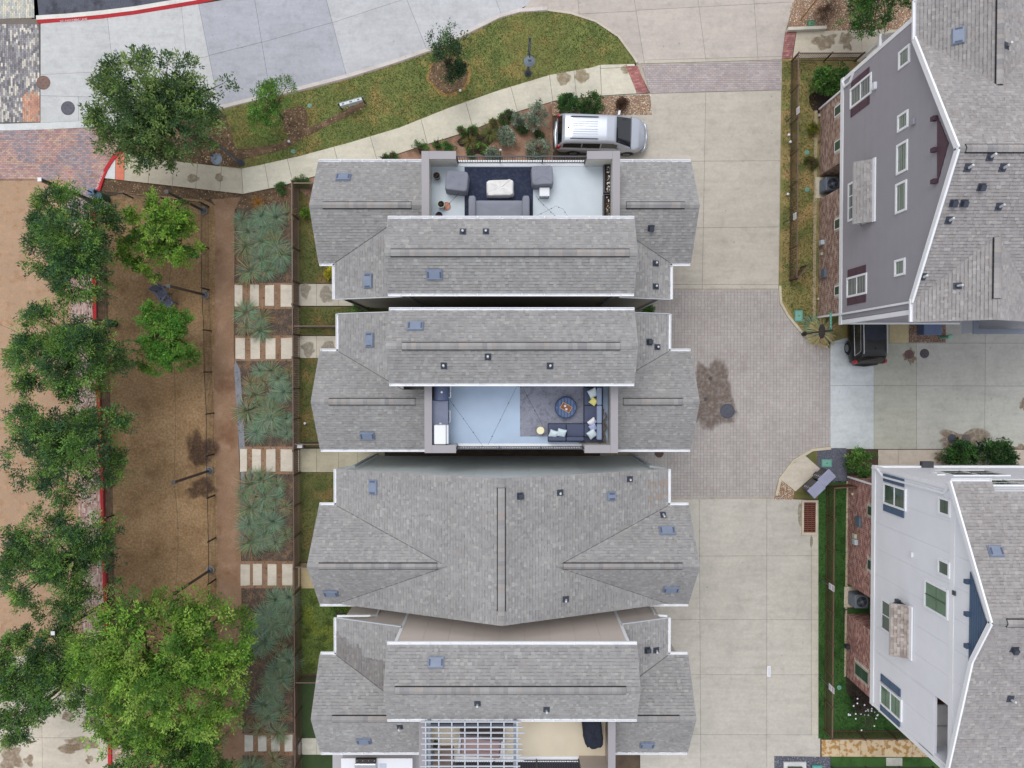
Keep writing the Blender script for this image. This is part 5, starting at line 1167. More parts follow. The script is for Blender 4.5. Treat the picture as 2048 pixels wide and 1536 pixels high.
def vehicle(name, label, cat, q, loc, rot):
    root = thing(name, label, cat); I = lambda t, x: float(np.interp(x, [a for a, b in q[t]], [b for a, b in q[t]]))
    pm = mat('car_paint_' + name, q['paint'], rough=q.get('rough', .28), var=.02, fine=0, spec=.45, metal=q.get('metal', .2), coat=q.get('coat', .5))
    x0, x1 = q['w'][0][0], q['w'][-1][0]; xs = sorted(set([round(x0 + (x1 - x0) * i / 60, 3) for i in range(61)] + [a for a, b in q['w']]))
    def body(x):
        w, zb = I('w', x), I('zb', x); lo = I('lo', x)
        return [(w * .9, lo), (w * .985, lo + .14), (w, .62), (w * .985, max(zb - .1, .64)), (w * .93, zb - .02), (w * .8, zb), (w * .4, zb + .025), (.001, zb + .03)]
    o = loft(xs, body).build('body', pm, root, smooth=True)
    gx0, gx1 = q['zg'][0][0], q['zg'][-1][0]; gs = sorted(set([gx0 + (gx1 - gx0) * i / 50 for i in range(51)] + [a for a, b in q['zg']]))
    def house_(x):
        zg = I('zg', x); zb = I('zb', x) - .03; wb = I('w', x) * .93; wt = min(I('wg', x), wb - .02); k = max(zg - zb, .02)
        return [(wb, zb), (wt + .05, zb + k * .86), (wt, zb + k * .95), (wt * .86, zg), (wt * .5, zg + .02), (.001, zg + .025)]
    loft(gs, house_).build('cabin', pm, root, smooth=True)
    def side(s):
        def f(x, v):
            h = house_(x); a, b = h[0], h[1]; y = a[0] + (b[0] - a[0]) * v; return (x, s * y, a[1] + (b[1] - a[1]) * v)
        return f
    def top_(x, u):
        h = house_(x); zz = np.interp(abs(u), [0, .5, .86, 1], [h[5][1], h[4][1], h[3][1], h[2][1]]); return (x, u * h[2][0], zz)
    vg = glass('car_glass', (.008, .01, .014), .04)
    lin_ = lambda a, b, n: [a + (b - a) * i / (n - 1) for i in range(n)]
    for a, b in q['side']:
        for s in (-1, 1):
            patch(side(s), lin_(a, b, 8), lin_(.16, .9, 4), .008, flip=(s > 0)).build('side_window', vg, root, smooth=True)
    a, b = q['shield']; patch(top_, lin_(a, b, 8), lin_(-.96, .96, 11), .008).build('windshield', vg, root, smooth=True)
    a, b = q['rear']; patch(top_, lin_(a, b, 6), lin_(-.92, .92, 9), .01).build('rear_window', vg, root, smooth=True)
    if 'sunroof' in q:
        a, b = q['sunroof']; patch(top_, lin_(a, b, 8), lin_(-.8, .8, 9), .008).build('sunroof', glass('sunroof_glass', (.03, .035, .05), .08), root, smooth=True)
    for s in (-1, 1):
        a, b = q['rails']; yr, zr_ = I('wg', 0) * q.get('ry', .84), I('zg', 0) + .045
        MB().tube([(a, s * yr, zr_ - .03), (a + .12, s * yr, zr_), (b - .12, s * yr, zr_), (b, s * yr, zr_ - .05)], .026, 6).build('roof_rail', metal_m, root, color=q['railcol'])
        for xw in q['wheels']:
            wy = s * (I('w', xw) - .1)
            def lat(prof, n=24):
                m = MB().lathe((0, 0, 0), prof, n); m.v = [(v[0], v[2], v[1]) for v in m.v]; m.f = [f[::-1] for f in m.f]; m.v = [(v[0] + xw, v[1] * s + wy, v[2] + .34) for v in m.v]
                if s < 0: m.f = [f[::-1] for f in m.f]
                return m
            t = lat([(.2, -.11), (.31, -.11), (.345, -.07), (.345, .07), (.31, .115), (.2, .115)]).build('wheel', mat('rubber', (.02, .02, .022), rough=.85), root, smooth=False)
            rm = lat([(.02, .1), (.21, .1), (.215, .125), (.05, .118)], 20).build('rim', mat('alloy', C(150, 152, 156), rough=.35, metal=.7, var=.05), t)
            for k in range(5):
                an = 2 * math.pi * k / 5; MB().obox((xw + math.cos(an) * .12, wy + s * .128, .34 + math.sin(an) * .12), (math.cos(an) * .08, 0, math.sin(an) * .08), (-math.sin(an) * .028, 0, math.cos(an) * .028), (0, .006, 0)).build('spoke', mat('alloy'), t)
            ar = MB(); pts = [(xw + .385 * math.cos(t_), s * (I('w', xw) + .004), .36 + .385 * math.sin(t_)) for t_ in lin_(-.25, 3.4, 14)]; ar.tube(pts, .022, 5); ar.build('wheel_arch', mat('arch_black', (.015, .015, .016), rough=.8), root)
        mx = q['mirror']; MB().obox((mx, s * (I('w', mx) + .14), 1.02), (.06, 0, 0), (.02 * s, .12, 0), (0, 0, .075)).build('mirror', pm, root)
        xr_ = q['w'][1][0]; bevel(MB().obox((xr_ + .03, s * (I('w', xr_) - .06), q['lampz']), (.1, 0, 0), (0, .075, 0), (.03, 0, .2)).build('tail_light', mat('tail_red', (.35, .015, .02), rough=.2), root), .03)
        xf = q['w'][-3][0]; bevel(MB().obox((xf - .02, s * (I('w', xf) - .1), .74), (.16, -.05 * s, 0), (.03, .07, 0), (0, 0, .07)).build('headlight', mat('lamp_glass', C(210, 216, 224), rough=.1), root), .02)
    for e, nm in ((0, 'rear_bumper'), (-1, 'front_bumper')):
        xx = q['w'][e][0]; sg = -1 if e == 0 else 1; w = I('w', q['w'][1 if e == 0 else -3][0])
        MB().tube([(xx - sg * .22, -w * .98, .5), (xx - sg * .02, -w * .75, .5), (xx + sg * .06, 0, .5), (xx - sg * .02, w * .75, .5), (xx - sg * .22, w * .98, .5)], [.08, .1, .11, .1, .08], 8).build(nm, pm, root, smooth=True)
        MB().obox((xx + sg * .17 - sg * .02, 0, .78 if e == 0 else .5), (.006, 0, 0), (0, .16, 0), (0, 0, .06)).build('number_plate', metal_m, root, color=C(206, 208, 210))
    for s in (-1, 1):
        if 'chrome' in q:
            f = side(s); xa_, xb_ = q['side'][0][0], q['side'][-1][1]
            pts_ = [Vector(f(x, .12)) for x in lin_(xa_, xb_, 14)] + [Vector(f(x, .93)) for x in lin_(xb_, xa_ + .25, 14)] + [Vector(f(xa_, .14))]
            MB().tube([p_ + Vector((0, s * .012, 0)) for p_ in pts_], .016, 5).build('chrome_trim', mat('chrome', C(214, 216, 220), rough=.2, metal=.6, var=0), root)
        for k in range(q.get('ribs', 0)):
            u = .12 + .17 * k; MB().tube([Vector(top_(x, s * u)) + Vector((0, 0, .004)) for x in lin_(-1.85, -.3, 8)], .012, 5).build('roof_rib', pm, root)
    MB().lathe((q['ant'], 0, I('zg', q['ant']) + .02), [(.05, 0), (.035, .03), (.008, .06)], 8).build('antenna', mat('rubber'), root)
    root.location = loc; root.rotation_euler = (0, 0, rot); return root
VAN = dict(paint=C(192, 197, 208), metal=.5, rough=.3, w=[(-2.5, .78), (-2.42, .9), (-2.2, .965), (-1, .98), (1.2, .98), (1.9, .95), (2.2, .86), (2.42, .66), (2.54, .38)],
    zb=[(-2.5, .95), (-2.3, 1.05), (1.2, 1.06), (1.55, 1.1), (2.1, .98), (2.4, .84), (2.54, .72)], lo=[(-2.5, .34), (-2, .24), (2, .22), (2.54, .3)],
    zg=[(-2.46, 1.02), (-2.36, 1.3), (-2.24, 1.58), (-2.1, 1.72), (-1.7, 1.77), (.2, 1.77), (.62, 1.72), (.9, 1.58), (1.66, 1.1)], wg=[(-2.46, .84), (-2.1, .76), (.6, .72), (1.66, .84)],
    side=[(-2.15, -1.15), (-1.08, -.1), (-.03, .85)], shield=(.74, 1.6), rear=(-2.44, -2.24), rails=(-1.8, -.25), railcol=C(52, 58, 78), wheels=(-1.5, 1.52), mirror=.95, lampz=1.05, ant=-1.9, ry=.82, ribs=3)
pv = P(1200, 268, .8)
vehicle('minivan', 'silver minivan parked beside the pebble bed with its nose to the driveway', 'van', VAN, (pv.x + .05, pv.y - .02, .05), R(-1.5))
SUV = dict(paint=(.008, .008, .009), metal=0, rough=.3, coat=.1, w=[(-2.32, .78), (-2.24, .88), (-2.0, .93), (-1, .94), (1.2, .94), (1.8, .91), (2.1, .8), (2.28, .6), (2.36, .36)],
    zb=[(-2.32, .98), (-2.1, 1.06), (1.0, 1.04), (1.35, 1.08), (2.0, .98), (2.36, .74)], lo=[(-2.32, .4), (-1.9, .28), (2, .26), (2.36, .34)],
    zg=[(-2.3, 1.04), (-2.16, 1.26), (-1.92, 1.56), (-1.6, 1.66), (.1, 1.68), (.5, 1.62), (1.42, 1.1)], wg=[(-2.3, .76), (-1.9, .66), (.5, .64), (1.42, .78)],
    side=[(-1.85, -.95), (-.9, .0), (.05, .75)], shield=(.6, 1.36), rear=(-2.24, -1.95), sunroof=(-1.0, .35), rails=(-1.75, .25), railcol=C(206, 208, 212), wheels=(-1.4, 1.42), mirror=.85, lampz=1.0, ant=-1.45, ry=1.0, chrome=1)
vehicle('suv', 'black sport utility car with glass roof backed out of the grey house garage', 'car', SUV, (20.05, 2.72, .05), R(91.5))

# ================================================================== FENCES
IRON = C(96, 76, 66)
def fence(name, label, a, b, h=1.25, step=.1, color=IRON, group=None, ends=(1, 1), post_gap=1.9, pw=.028):
    a, b = Vector((a[0], a[1], .03)), Vector((b[0], b[1], .03)); d = b - a; L = d.length; d /= L; up = Vector((0, 0, 1))
    root = thing(name, label, 'gate' if name == 'gate' else 'fence', a, group)
    MB().bar(a + up * h, b + up * h, .06, .05).build('top_rail', metal_m, root, color=vary(tuple(c * 1.35 for c in color), .05)); MB().bar(a + up * .14, b + up * .14, .045, .04).build('bottom_rail', metal_m, root, color=color)
    me = MB().box(-pw / 2, -pw / 2, .12, pw / 2, pw / 2, h - .02).mesh('picket', metal_m, (0, 0, 0)); k = max(2, int(L / step))
    for i in range(1, k): link_mesh('picket', me, root, a + d * (L * i / k), vary(color, .1))
    mp = MB().box(-.035, -.035, 0, .035, .035, h + .07).box(-.045, -.045, h + .07, .045, .045, h + .1).mesh('post', metal_m, (0, 0, 0)); n = max(1, round(L / post_gap))
    for i in range(n + 1):
        if (i == 0 and not ends[0]) or (i == n and not ends[1]): continue
        link_mesh('post', mp, root, a + d * (L * i / n), color)
    return root
fy = lambda py: P(600, py, 0).y
FX = P(600, 742, 0).x
SEG = [('fence', 374, 567, 'below the curved sidewalk beside the uppermost grass bed'), ('gate', 569, 612, 'at the front walk above the short grass strip'), ('fence', 614, 670, 'beside the short strip of grass clumps'), ('gate', 672, 715, 'at the front walk below the short grass strip'),
       ('fence', 717, 895, 'beside the house with the blue roof deck'), ('gate', 897, 943, 'at the front walk below the blue deck house'), ('fence', 945, 1123, 'beside the upper half of the crossed gable house'), ('gate', 1125, 1172, 'at the tan front walk of the crossed gable house'), ('fence', 1174, 1472, 'long run beside the pergola house and lowest grass bed'), ('gate', 1474, 1507, 'at the lowest front walk'), ('fence', 1509, 1580, 'below the lowest front walk')]
for nm, a, b, l in SEG: fence(nm, 'brown iron picket %s %s' % (nm, l), (FX, fy(a)), (FX, fy(b)), 1.3, group='brown iron fencing along the front yards')
for py, x1, l in ((378, 640, 'meeting the house wall under the curved sidewalk'), (655, 690, 'crossing the yard between the first two front walks'), (884, 655, 'crossing the yard above the white lantern'), (1122, 640, 'crossing the yard above the tan front walk'), (1346, 650, 'crossing the yard from bright to dark turf')):
    fence('fence', 'short brown picket fence %s' % l, (FX + .06, P(600, py, 0).y), (P(x1, py, 0).x, P(600, py, 0).y), 1.25, group='short cross fences between the front yards', ends=(0, 1))
gfx = P(1579, 400, 0).x
fence('fence', 'brown picket fence along the dry grass strip by the grey house', (gfx, P(1579, 124, 0).y), (gfx, P(1579, 560, 0).y), 1.1); fence('fence', 'brown picket fence behind the round green shrub of the grey house', (gfx + .08, P(1579, 124, 0).y), (19.6, P(1579, 124, 0).y), 1.1, ends=(0, 1))
fence('gate', 'brown picket gate standing ajar at the end of the grey house fence', (gfx + .08, P(1590, 562, 0).y), (gfx + .62, P(1600, 536, 0).y), 1.1)
wfx = P(1650, 1200, 0).x
BR2 = C(96, 72, 58)
fence('fence', 'brown picket fence along the bright turf of the white house', (wfx, P(1650, 970, 0).y), (wfx, P(1650, 1458, 0).y), 1.05, color=BR2); fence('fence', 'brown picket fence between turf and flaked stone walk', (wfx + .08, P(1650, 1459, 0).y), (23.6, P(1650, 1459, 0).y), 1.05, color=BR2, ends=(0, 1)); fence('fence', 'short brown picket fence joining the brick wall beside the gravel', (wfx + .08, P(1650, 970, 0).y), (19.4, P(1650, 968, 0).y), 1.05, color=BR2, ends=(0, 1))
fence('fence', 'black picket fence below the turf strip with a stone step', (P(1662, 1532, 0).x, P(1662, 1532, 0).y), (24.5, P(1662, 1532, 0).y), 1.05, color=C(70, 62, 62))
def wire_fence(label, pts, h=1.05, wires=6):
    ps = [P(x, y, 0) for x, y in pts]; root = thing('wire_fence', label, 'fence', ps[0]); bk = C(34, 34, 36); up = Vector((0, 0, 1))
    for p in ps: MB().bar(p + up * 0, p + up * (h + .08), .07, .07).build('post', metal_m, root, color=bk)
    for k in range(wires):
        z = .1 + (h - .12) * k / (wires - 1); m = MB()
        for p, q in zip(ps, ps[1:]): m.tube([p + up * z, q + up * z], .007 if k < wires - 1 else .02, 4, cap=False)
        m.build('wire', metal_m, root, color=bk)
    return root
wire_fence('black cable fence with steel posts between dog run and garden path', [(418, 414), (418, 497), (419, 580), (423, 662), (424, 744), (428, 826), (428, 908), (430, 990), (432, 1075), (432, 1158), (434, 1240)])
wire_fence('black cable fence along the mulch strip at the upper end of the dog run', [(210, 391), (266, 396), (340, 404), (416, 413)]); wire_fence('black cable fence along the row of street trees', [(210, 393), (213, 480), (214, 560), (215, 642), (218, 730), (222, 830), (226, 930), (228, 1030), (230, 1130), (232, 1226), (236, 1330), (240, 1440)])

# ================================================================== POLES, LAMPS AND SIGNS
def light_pole(label, px, py, h, r=.075, sq=False, collar=True):
    b = P(px, py, 0); root = thing('light_pole', label, 'pole', b, 'string light poles')
    if collar: MB().lathe(b, [(.25, 0), (.25, .1), (.22, .13)], 20).build('collar', concrete, root, color=C(150, 140, 130)); MB().lathe(b + Vector((0, 0, .16)), [(.18, 0), (.16, .04), (.12, .1)], 14).build('base_plate', metal_m, root, color=C(110, 116, 124))
    m = MB()
    if sq: m.box(b.x - r, b.y - r, 0, b.x + r, b.y + r, h)
    else: m.tube([b, b + Vector((0, 0, h))], r, 10)
    m.build('post', metal_m, root, color=C(70, 64, 62)); MB().box(b.x - r * 1.3, b.y - r * 1.3, h, b.x + r * 1.3, b.y + r * 1.3, h + .04).build('cap', metal_m, root, color=C(230, 232, 236) if sq else C(60, 58, 58))
    return b + Vector((0, 0, h))
tops = [light_pole('dark round light pole in a concrete collar at the corner of the dog run', 408, 422, 4.4), light_pole('dark light pole in a concrete collar beside the slatted chairs', 411, 590, 4.4), light_pole('dark light pole between two rings of wet soil', 420, 941, 4.4), light_pole('dark light pole level with the tan front walk of the crossed gable house', 422, 1139, 4.4)]
t2 = [light_pole('square pole with white cap beside the red kerb bend', 200, 408, 5.2, .075, True, False), light_pole('square pole with white cap rising through a street tree beside the red kerb', 196, 690, 5.2, .075, True, False), light_pole('square pole with white cap between dark and lime green crowns', 222, 1200, 5.2, .075, True, False)]
def string_light(label, pts, sag=.35, n=14, r=.007, parent=None, bulb=.026):
    root = thing('string_light', label, 'string lights', pts[0]); m = MB(); bs = []
    for p, q in zip(pts, pts[1:]):
        p, q = Vector(p), Vector(q); c = [p + (q - p) * (i / n) - Vector((0, 0, sag * 4 * (i / n) * (1 - i / n))) for i in range(n + 1)]
        m.tube(c, r, 4, cap=False); bs += c[2:-1:4]
    m.build('wire', mat('wire_black', (.02, .02, .02), rough=.6), root)
    me = MB().lathe((0, 0, 0), [(.012, -bulb * 1.9), (bulb, -bulb * 1.2), (bulb * .8, -.01), (.012, 0)], 8).mesh('bulb', mat('bulb_dark', C(60, 56, 52), rough=.2), (0, 0, 0))
    for b in bs: link_mesh('bulb', me, root, b)
for i, l in ((0, 'from corner pole to chair pole'), (1, 'between the chair pole and the wet soil pole'), (2, 'between the wet soil pole and the lower dark pole')): string_light('bulb string over the dog run %s' % l, [tops[i], tops[i + 1]], .4)
string_light('string of small bulbs from the kerb bend pole across the pink granite', [t2[0], (-32, t2[0].y + .4, 4.6)], .5); string_light('string of small bulbs from the lower square pole toward the concrete lot', [t2[2], (-31, t2[2].y - 5, 4.6)], .6); string_light('string of small bulbs from the tree pole across the pink granite', [t2[1], (-32, t2[1].y + 3, 4.6)], .6)
def street_lamp(label, px, py, dirv):
    b = P(px, py, 0); d = Vector(dirv).normalized(); up = Vector((0, 0, 1)); root = thing('street_lamp', label, 'street lamp', b, 'street lamps')
    gm_ = C(74, 80, 92)
    MB().lathe(b, [(.22, 0), (.22, .1), (.15, .2), (.11, .5), (.09, .55)], 12).build('base', metal_m, root, color=gm_); MB().tube([b + up * .5, b + up * 4.3], [.075, .06], 10).build('pole', metal_m, root, color=C(86, 92, 104))
    a = MB(); a.tube([b + up * 4.15, b + up * 4.3 + d * .3, b + up * 4.2 + d * .62, b + up * 3.85 + d * .78], .03, 8); a.tube([b + up * 3.5, b + up * 4.15 + d * .5], .02, 6); a.build('arm', metal_m, root, color=gm_)
    c = b + d * .78 + up * 3.45
    MB().lathe(c, [(.3, 0), (.29, .04), (.16, .16), (.1, .2), (.08, .4), (.03, .42)], 20).build('shade', mat('lamp_shade', C(134, 146, 160), rough=.4, metal=.3, var=.06), root, smooth=False)
    MB().lathe(c + up * -.06, [(.05, 0), (.1, .04), (.09, .07)], 10).build('lamp_glass', mat('lamp_glass'), root)
    MB().lathe(b + up * 4.3, [(.06, 0), (.08, .05), (.02, .16)], 8).build('finial', metal_m, root, color=gm_)
street_lamp('dark street lamp with hanging grey shade beside the mulch bed', 483, 327, (0, -1, 0)); street_lamp('dark street lamp with hanging grey shade standing on the open lawn', 1056, 148, (0, -1, 0))
def disc(name, label, cat, px, py, r, z, color, group=None, rim=None, m=None):
    b = P(px, py, 0); root = MB().lathe((b.x, b.y, 0), [(r, 0), (r, z - .008), (r - .012, z)], 24).build(name, m or metal_m, color=color); tag(root, label, cat, group)
    if rim:
        MB().lathe((b.x, b.y, z), [(r * .8, 0), (r * .78, .006)], 24).build('lid', m or metal_m, root, color=rim)
        for k in range(4): MB().obox((b.x + r * .4 * math.cos(k * 1.57), b.y + r * .4 * math.sin(k * 1.57), z + .008), (.05, 0, 0), (0, .02, 0), (0, 0, .004)).build('lid_rib', m or metal_m, root, color=[c * .7 for c in rim])
rust = mat('iron_cover', rough=.7, var=.2, scale=8, fine=.2, src='obj', bump=.3)
for px, py, r, z, c, l in ((88, 166, .4, .062, C(122, 98, 90), 'rusty brown manhole cover at the edge of the crosswalk pavers'), (137, 217, .4, .062, C(92, 92, 100), 'dark grey manhole cover in the concrete street'), (1454, 822, .43, .066, C(84, 86, 98), 'large dark manhole cover in the courtyard stain'), (1420, 757, .12, .066, C(96, 90, 90), 'small iron cover in the upper part of the courtyard stain'), (1411, 798, .12, .066, C(96, 90, 90), 'small iron cover beside the large courtyard manhole'), (1817, 709, .27, .062, C(112, 88, 86), 'reddish manhole cover with a wet patch below'), (1848, 707, .27, .062, C(92, 86, 90), 'dark manhole cover beside the reddish one'), (1903, 877, .26, .062, C(80, 82, 94), 'dark manhole cover in the brown stain'), (1931, 877, .26, .062, C(112, 104, 102), 'paler manhole cover in the brown stain'), (1318, 906, .26, .066, C(96, 74, 70), 'brown manhole cover under the eave of the blue deck house')):
    disc('manhole_cover', l, 'manhole cover', px, py, r, z, c, 'manhole and access covers', [t * 1.12 for t in c], rust)
TEAL = C(120, 176, 160)
for px, py, l in ((620, 212, 'round green valve cover on the lawn beside the utility rack'), (587, 304, 'round green valve cover beside the mulch trail'), (1613, 306, 'round green valve cover on dry grass beside the brick wall'), (1613, 380, 'small round green valve cover opposite the grey house condenser'), (1677, 1374, 'round green valve cover on the bright turf')): disc('valve_cover', l, 'valve cover', px, py, .13, .1, TEAL, 'green valve covers', [t * 1.1 for t in TEAL])
def lid_box(label, px, py, w, d, z, rot=0, color=TEAL):
    b = P(px, py, 0); root = thing('utility_box', label, 'utility box', b)
    ca, sa = math.cos(R(rot)), math.sin(R(rot)); ax, ay = Vector((ca, sa, 0)), Vector((-sa, ca, 0))
    bevel(MB().obox((b.x, b.y, z / 2), ax * w / 2, ay * d / 2, (0, 0, z / 2)).build('lid', metal_m, root, color=color), .03); MB().obox((b.x, b.y, z / 2 - .01), ax * (w / 2 + .05), ay * (d / 2 + .05), (0, 0, z / 2 - .01)).build('rim', metal_m, root, color=[c * .75 for c in color]); MB().obox((b.x, b.y, z + .006), ax * .05, ay * .03, (0, 0, .006)).build('handle', metal_m, root, color=[c * .5 for c in color])
lid_box('teal utility box lid in dry grass beside the courtyard kerb', 1596, 632, .38, .56, .13); lid_box('teal utility box lid on the dark gravel by the mailboxes', 1652, 926, .5, .36, .13); lid_box('small green utility box on pebbles behind the low wall', 1620, 50, .28, .24, .22, 0, C(96, 150, 116)); lid_box('teal utility box beside the pad at the drive end', 1632, 1536, .5, .4, .2, 0, C(90, 170, 160))
def sign_post(label, px, py, h, plates, cat='sign', group=None, ax=(0, 1, 0)):
    b = P(px, py, 0); root = thing('sign', label, cat, b, group); MB().bar(b, b + Vector((0, 0, h)), .045, .045).build('post', metal_m, root, color=C(52, 74, 60)); ax = Vector(ax).normalized(); nn = Vector((-ax.y, ax.x, 0))
    for z0, z1, w, c in plates:
        pl = MB().obox(b + Vector((0, 0, (z0 + z1) / 2)) + nn * .04, ax * w / 2, nn * .006, (0, 0, (z1 - z0) / 2)).build('plate', metal_m, root, color=c)
        for k in range(3): MB().obox(b + Vector((0, 0, z0 + (z1 - z0) * (.25 + .25 * k))) + nn * .048, ax * w * .36, nn * .002, (0, 0, .018)).build('print_line', metal_m, pl, color=C(150, 150, 176))
    return root
WHT = C(232, 228, 232)
sign_post('pair of white sign plates on a post above the condenser turf', 1637, 1156, 2.1, [(1.45, 1.78, .34, WHT), (1.8, 2.1, .34, C(236, 222, 226))], group='white parking signs'); sign_post('pair of white sign plates on a post beside the flaked stone end of the turf', 1637, 1350, 2.1, [(1.45, 1.78, .34, WHT), (1.8, 2.1, .34, C(236, 222, 226))], group='white parking signs')
sign_post('white sign plate on a green post opposite the first maroon shutters', 1572, 244, 2.0, [(1.6, 2.0, .36, C(236, 228, 230))], group='white parking signs'); sign_post('white sign plate on a green post near the ajar gate', 1566, 446, 2.0, [(1.6, 2.0, .36, C(232, 230, 232))], group='white parking signs')
# street name and stop sign
b = P(1606, 668, 0); ss = thing('street_sign', 'black post with dark octagonal sign and green street name blade', 'sign', b)
MB().tube([b, b + Vector((0, 0, 3.75))], .05, 8).build('post', metal_m, ss, color=C(30, 28, 30)); MB().lathe(b, [(.14, 0), (.12, .3), (.06, .36)], 10).build('base', metal_m, ss, color=C(30, 28, 30))
pl = [(math.cos(R(22.5 + 45 * k)) * .42, math.sin(R(22.5 + 45 * k)) * .42 + 2.65) for k in range(8)]; m = MB(); extr(m, [(b.y + y, z) for y, z in pl], 'x', b.x - .08, b.x - .06); m.build('octagon_plate', metal_m, ss, color=C(38, 34, 36))
gb = MB().box(b.x - .012, b.y + .05, 3.45, b.x + .012, b.y + 1.0, 3.66).build('name_blade', metal_m, ss, color=C(60, 168, 140))
for k, w in enumerate((.05, .035, .05, .04, .05, .03, .05, .045, .05)): MB().box(b.x - .016, b.y + .17 + k * .085, 3.51 + .012 * (k % 2), b.x - .0125, b.y + .17 + k * .085 + w, 3.61).build('letter', metal_m, gb, color=C(224, 240, 232))
# yard sign and metal rack
b = P(1600, 42, 0); ys = thing('yard_sign', 'grey yard sign hanging from a leaning brown post in the pebbles', 'sign', b); MB().bar(b, b + Vector((.35, .5, 1.5)), .07, .07).build('post', mat('post_wood', C(150, 110, 74), rough=.8), ys); MB().obox(b + Vector((.62, .72, 1.5)), (.3, .28, 0), (.01, -.01, 0), (0, 0, .2)).build('panel', metal_m, ys, color=C(176, 174, 188))
b = P(708, 214, 0); rk = thing('utility_rack', 'grey metal utility rack with three pale boxes on the lawn', 'utility rack', b); d = Vector((.96, .27, 0)).normalized(); nn = Vector((-d.y, d.x, 0)); up = Vector((0, 0, 1))
for s in (-.68, .68): MB().bar(b + d * s, b + d * s + up * 1.05, .06, .06).build('post', metal_m, rk, color=C(60, 62, 66))
for z in (.55, 1.0): MB().bar(b - d * .75 + up * z, b + d * .75 + up * z, .05, .05).build('rail', metal_m, rk, color=C(120, 126, 130))
for s, w, hh in ((-.42, .2, .3), (.02, .24, .42), (.46, .2, .3)):
    bo = bevel(MB().obox(b + d * s + up * (1.05 - hh / 2) - nn * .1, d * w, nn * .08, up * hh / 2).build('box', metal_m, rk, color=C(206, 214, 218)), .015); MB().obox(b + d * s + up * 1.062 - nn * .1, d * w * .3, nn * .03, up * .01).build('latch', metal_m, bo, color=C(70, 76, 86))
for px, py, l in ((580, 285, 'small white marker cap on the mulch beside the small tree'), (921, 184, 'small white marker cap beside the mulch ring'), (1575, 272, 'small white marker on the dry grass left of the fence'), (1578, 286, 'bent white marker on the dry grass by the fence'), (1573, 390, 'larger white marker on the dry grass by the drive'), (612, 846, 'tiny white marker on the yard grass beside the blue deck house')):
    p = P(px, py, 0); o = MB().lathe((p.x, p.y, 0), [(.05, 0), (.05, .18), (.075, .2), (.07, .25), (.02, .27)], 10).build('marker', metal_m, color=C(224, 232, 236)); tag(o, l, 'marker', 'white markers')
p = P(610, 888, 0); ln = thing('lantern', 'white and black box lantern hanging on the yard cross fence', 'lantern', p); MB().box(p.x - .12, p.y - .1, .5, p.x + .12, p.y + .1, .8).build('body', metal_m, ln, color=C(60, 62, 66)); MB().box(p.x - .14, p.y - .12, .8, p.x + .14, p.y + .12, 1.05).build('cover', metal_m, ln, color=C(226, 228, 232)); MB().box(p.x - .03, p.y - .03, 0, p.x + .03, p.y + .03, .5).build('stem', metal_m, ln, color=C(60, 62, 66))
# mailboxes
def mailbox(label, px, py):
    b = P(px, py, 0); root = thing('mailbox_unit', label, 'mailbox', b, 'mailbox units'); a = Vector((.72, .69, 0)).normalized(); n = Vector((-a.y, a.x, 0)); up = Vector((0, 0, 1)); dkc = C(58, 58, 64)
    MB().obox(b + up * .3, a * .12, n * .12, up * .3).build('pedestal', metal_m, root, color=dkc); bd = MB().obox(b + up * 1.05, a * .38, n * .25, up * .45).build('cabinet', metal_m, root, color=dkc)
    for i in range(4):
        for j in range(2): MB().obox(b + n * .255 + a * (-.18 + .36 * j) + up * (.72 + .22 * i), a * .165, n * .008, up * .098).build('door', metal_m, bd, color=C(74, 74, 82)); 
    for i in range(4): MB().obox(b + n * .266 + a * -.18 + up * (.72 + .22 * i), a * .05, n * .003, up * .02).build('number_label', metal_m, bd, color=C(214, 214, 220))
    bevel(MB().obox(b + up * 1.54, a * .43, n * .3, up * .04).build('roof', metal_m, root, color=C(150, 152, 176)), .02)
mailbox('dark mailbox unit with lavender top standing nearest the dark gravel', 1630, 948); mailbox('dark mailbox unit with lavender top standing nearest the pebble corner', 1610, 970)
# storm inlet
b0 = P(1618, 1034, 0); si = thing('storm_inlet', 'rusty iron storm drain grate in a pale concrete frame', 'drain', b0); x0, y0 = P(1606, 1064, 0).x, P(1606, 1064, 0).y; x1, y1 = P(1630, 1004, 0).x, P(1630, 1004, 0).y
m = MB(); m.box(x0 - .12, y0 - .15, 0, x1 + .08, y0, .13); m.box(x0 - .12, y1, 0, x1 + .08, y1 + .12, .13); m.box(x0 - .12, y0, 0, x0, y1, .12); m.box(x1, y0, 0, x1 + .08, y1, .12); m.build('frame', concrete, si, color=C(206, 192, 172)); MB().box(x0, y0, 0, x1, y1, .055).build('pit', dark_m, si)
for i in range(15):
    y = y0 + (y1 - y0) * (i + .5) / 15; MB().box(x0, y - .03, .07, x1, y + .03, .11).build('grate_bar', rust, si, color=vary(C(128, 74, 58), .15))
for x in (x0 + (x1 - x0) / 3, x0 + 2 * (x1 - x0) / 3): MB().box(x - .02, y0, .075, x + .02, y1, .118).build('grate_rib', rust, si, color=C(110, 66, 52))
b = P(1537, 1342, 0); o = MB().box(b.x - .1, b.y - .31, .0, b.x + .1, b.y + .31, .058).build('painted_plate', metal_m, color=C(236, 238, 240)); tag(o, 'small white painted rectangle at a joint of the lower driveway', 'marking'); MB().box(b.x - .02, b.y - .24, .0, b.x + .045, b.y + .24, .061).build('faded_print', metal_m, o, color=C(196, 202, 216))
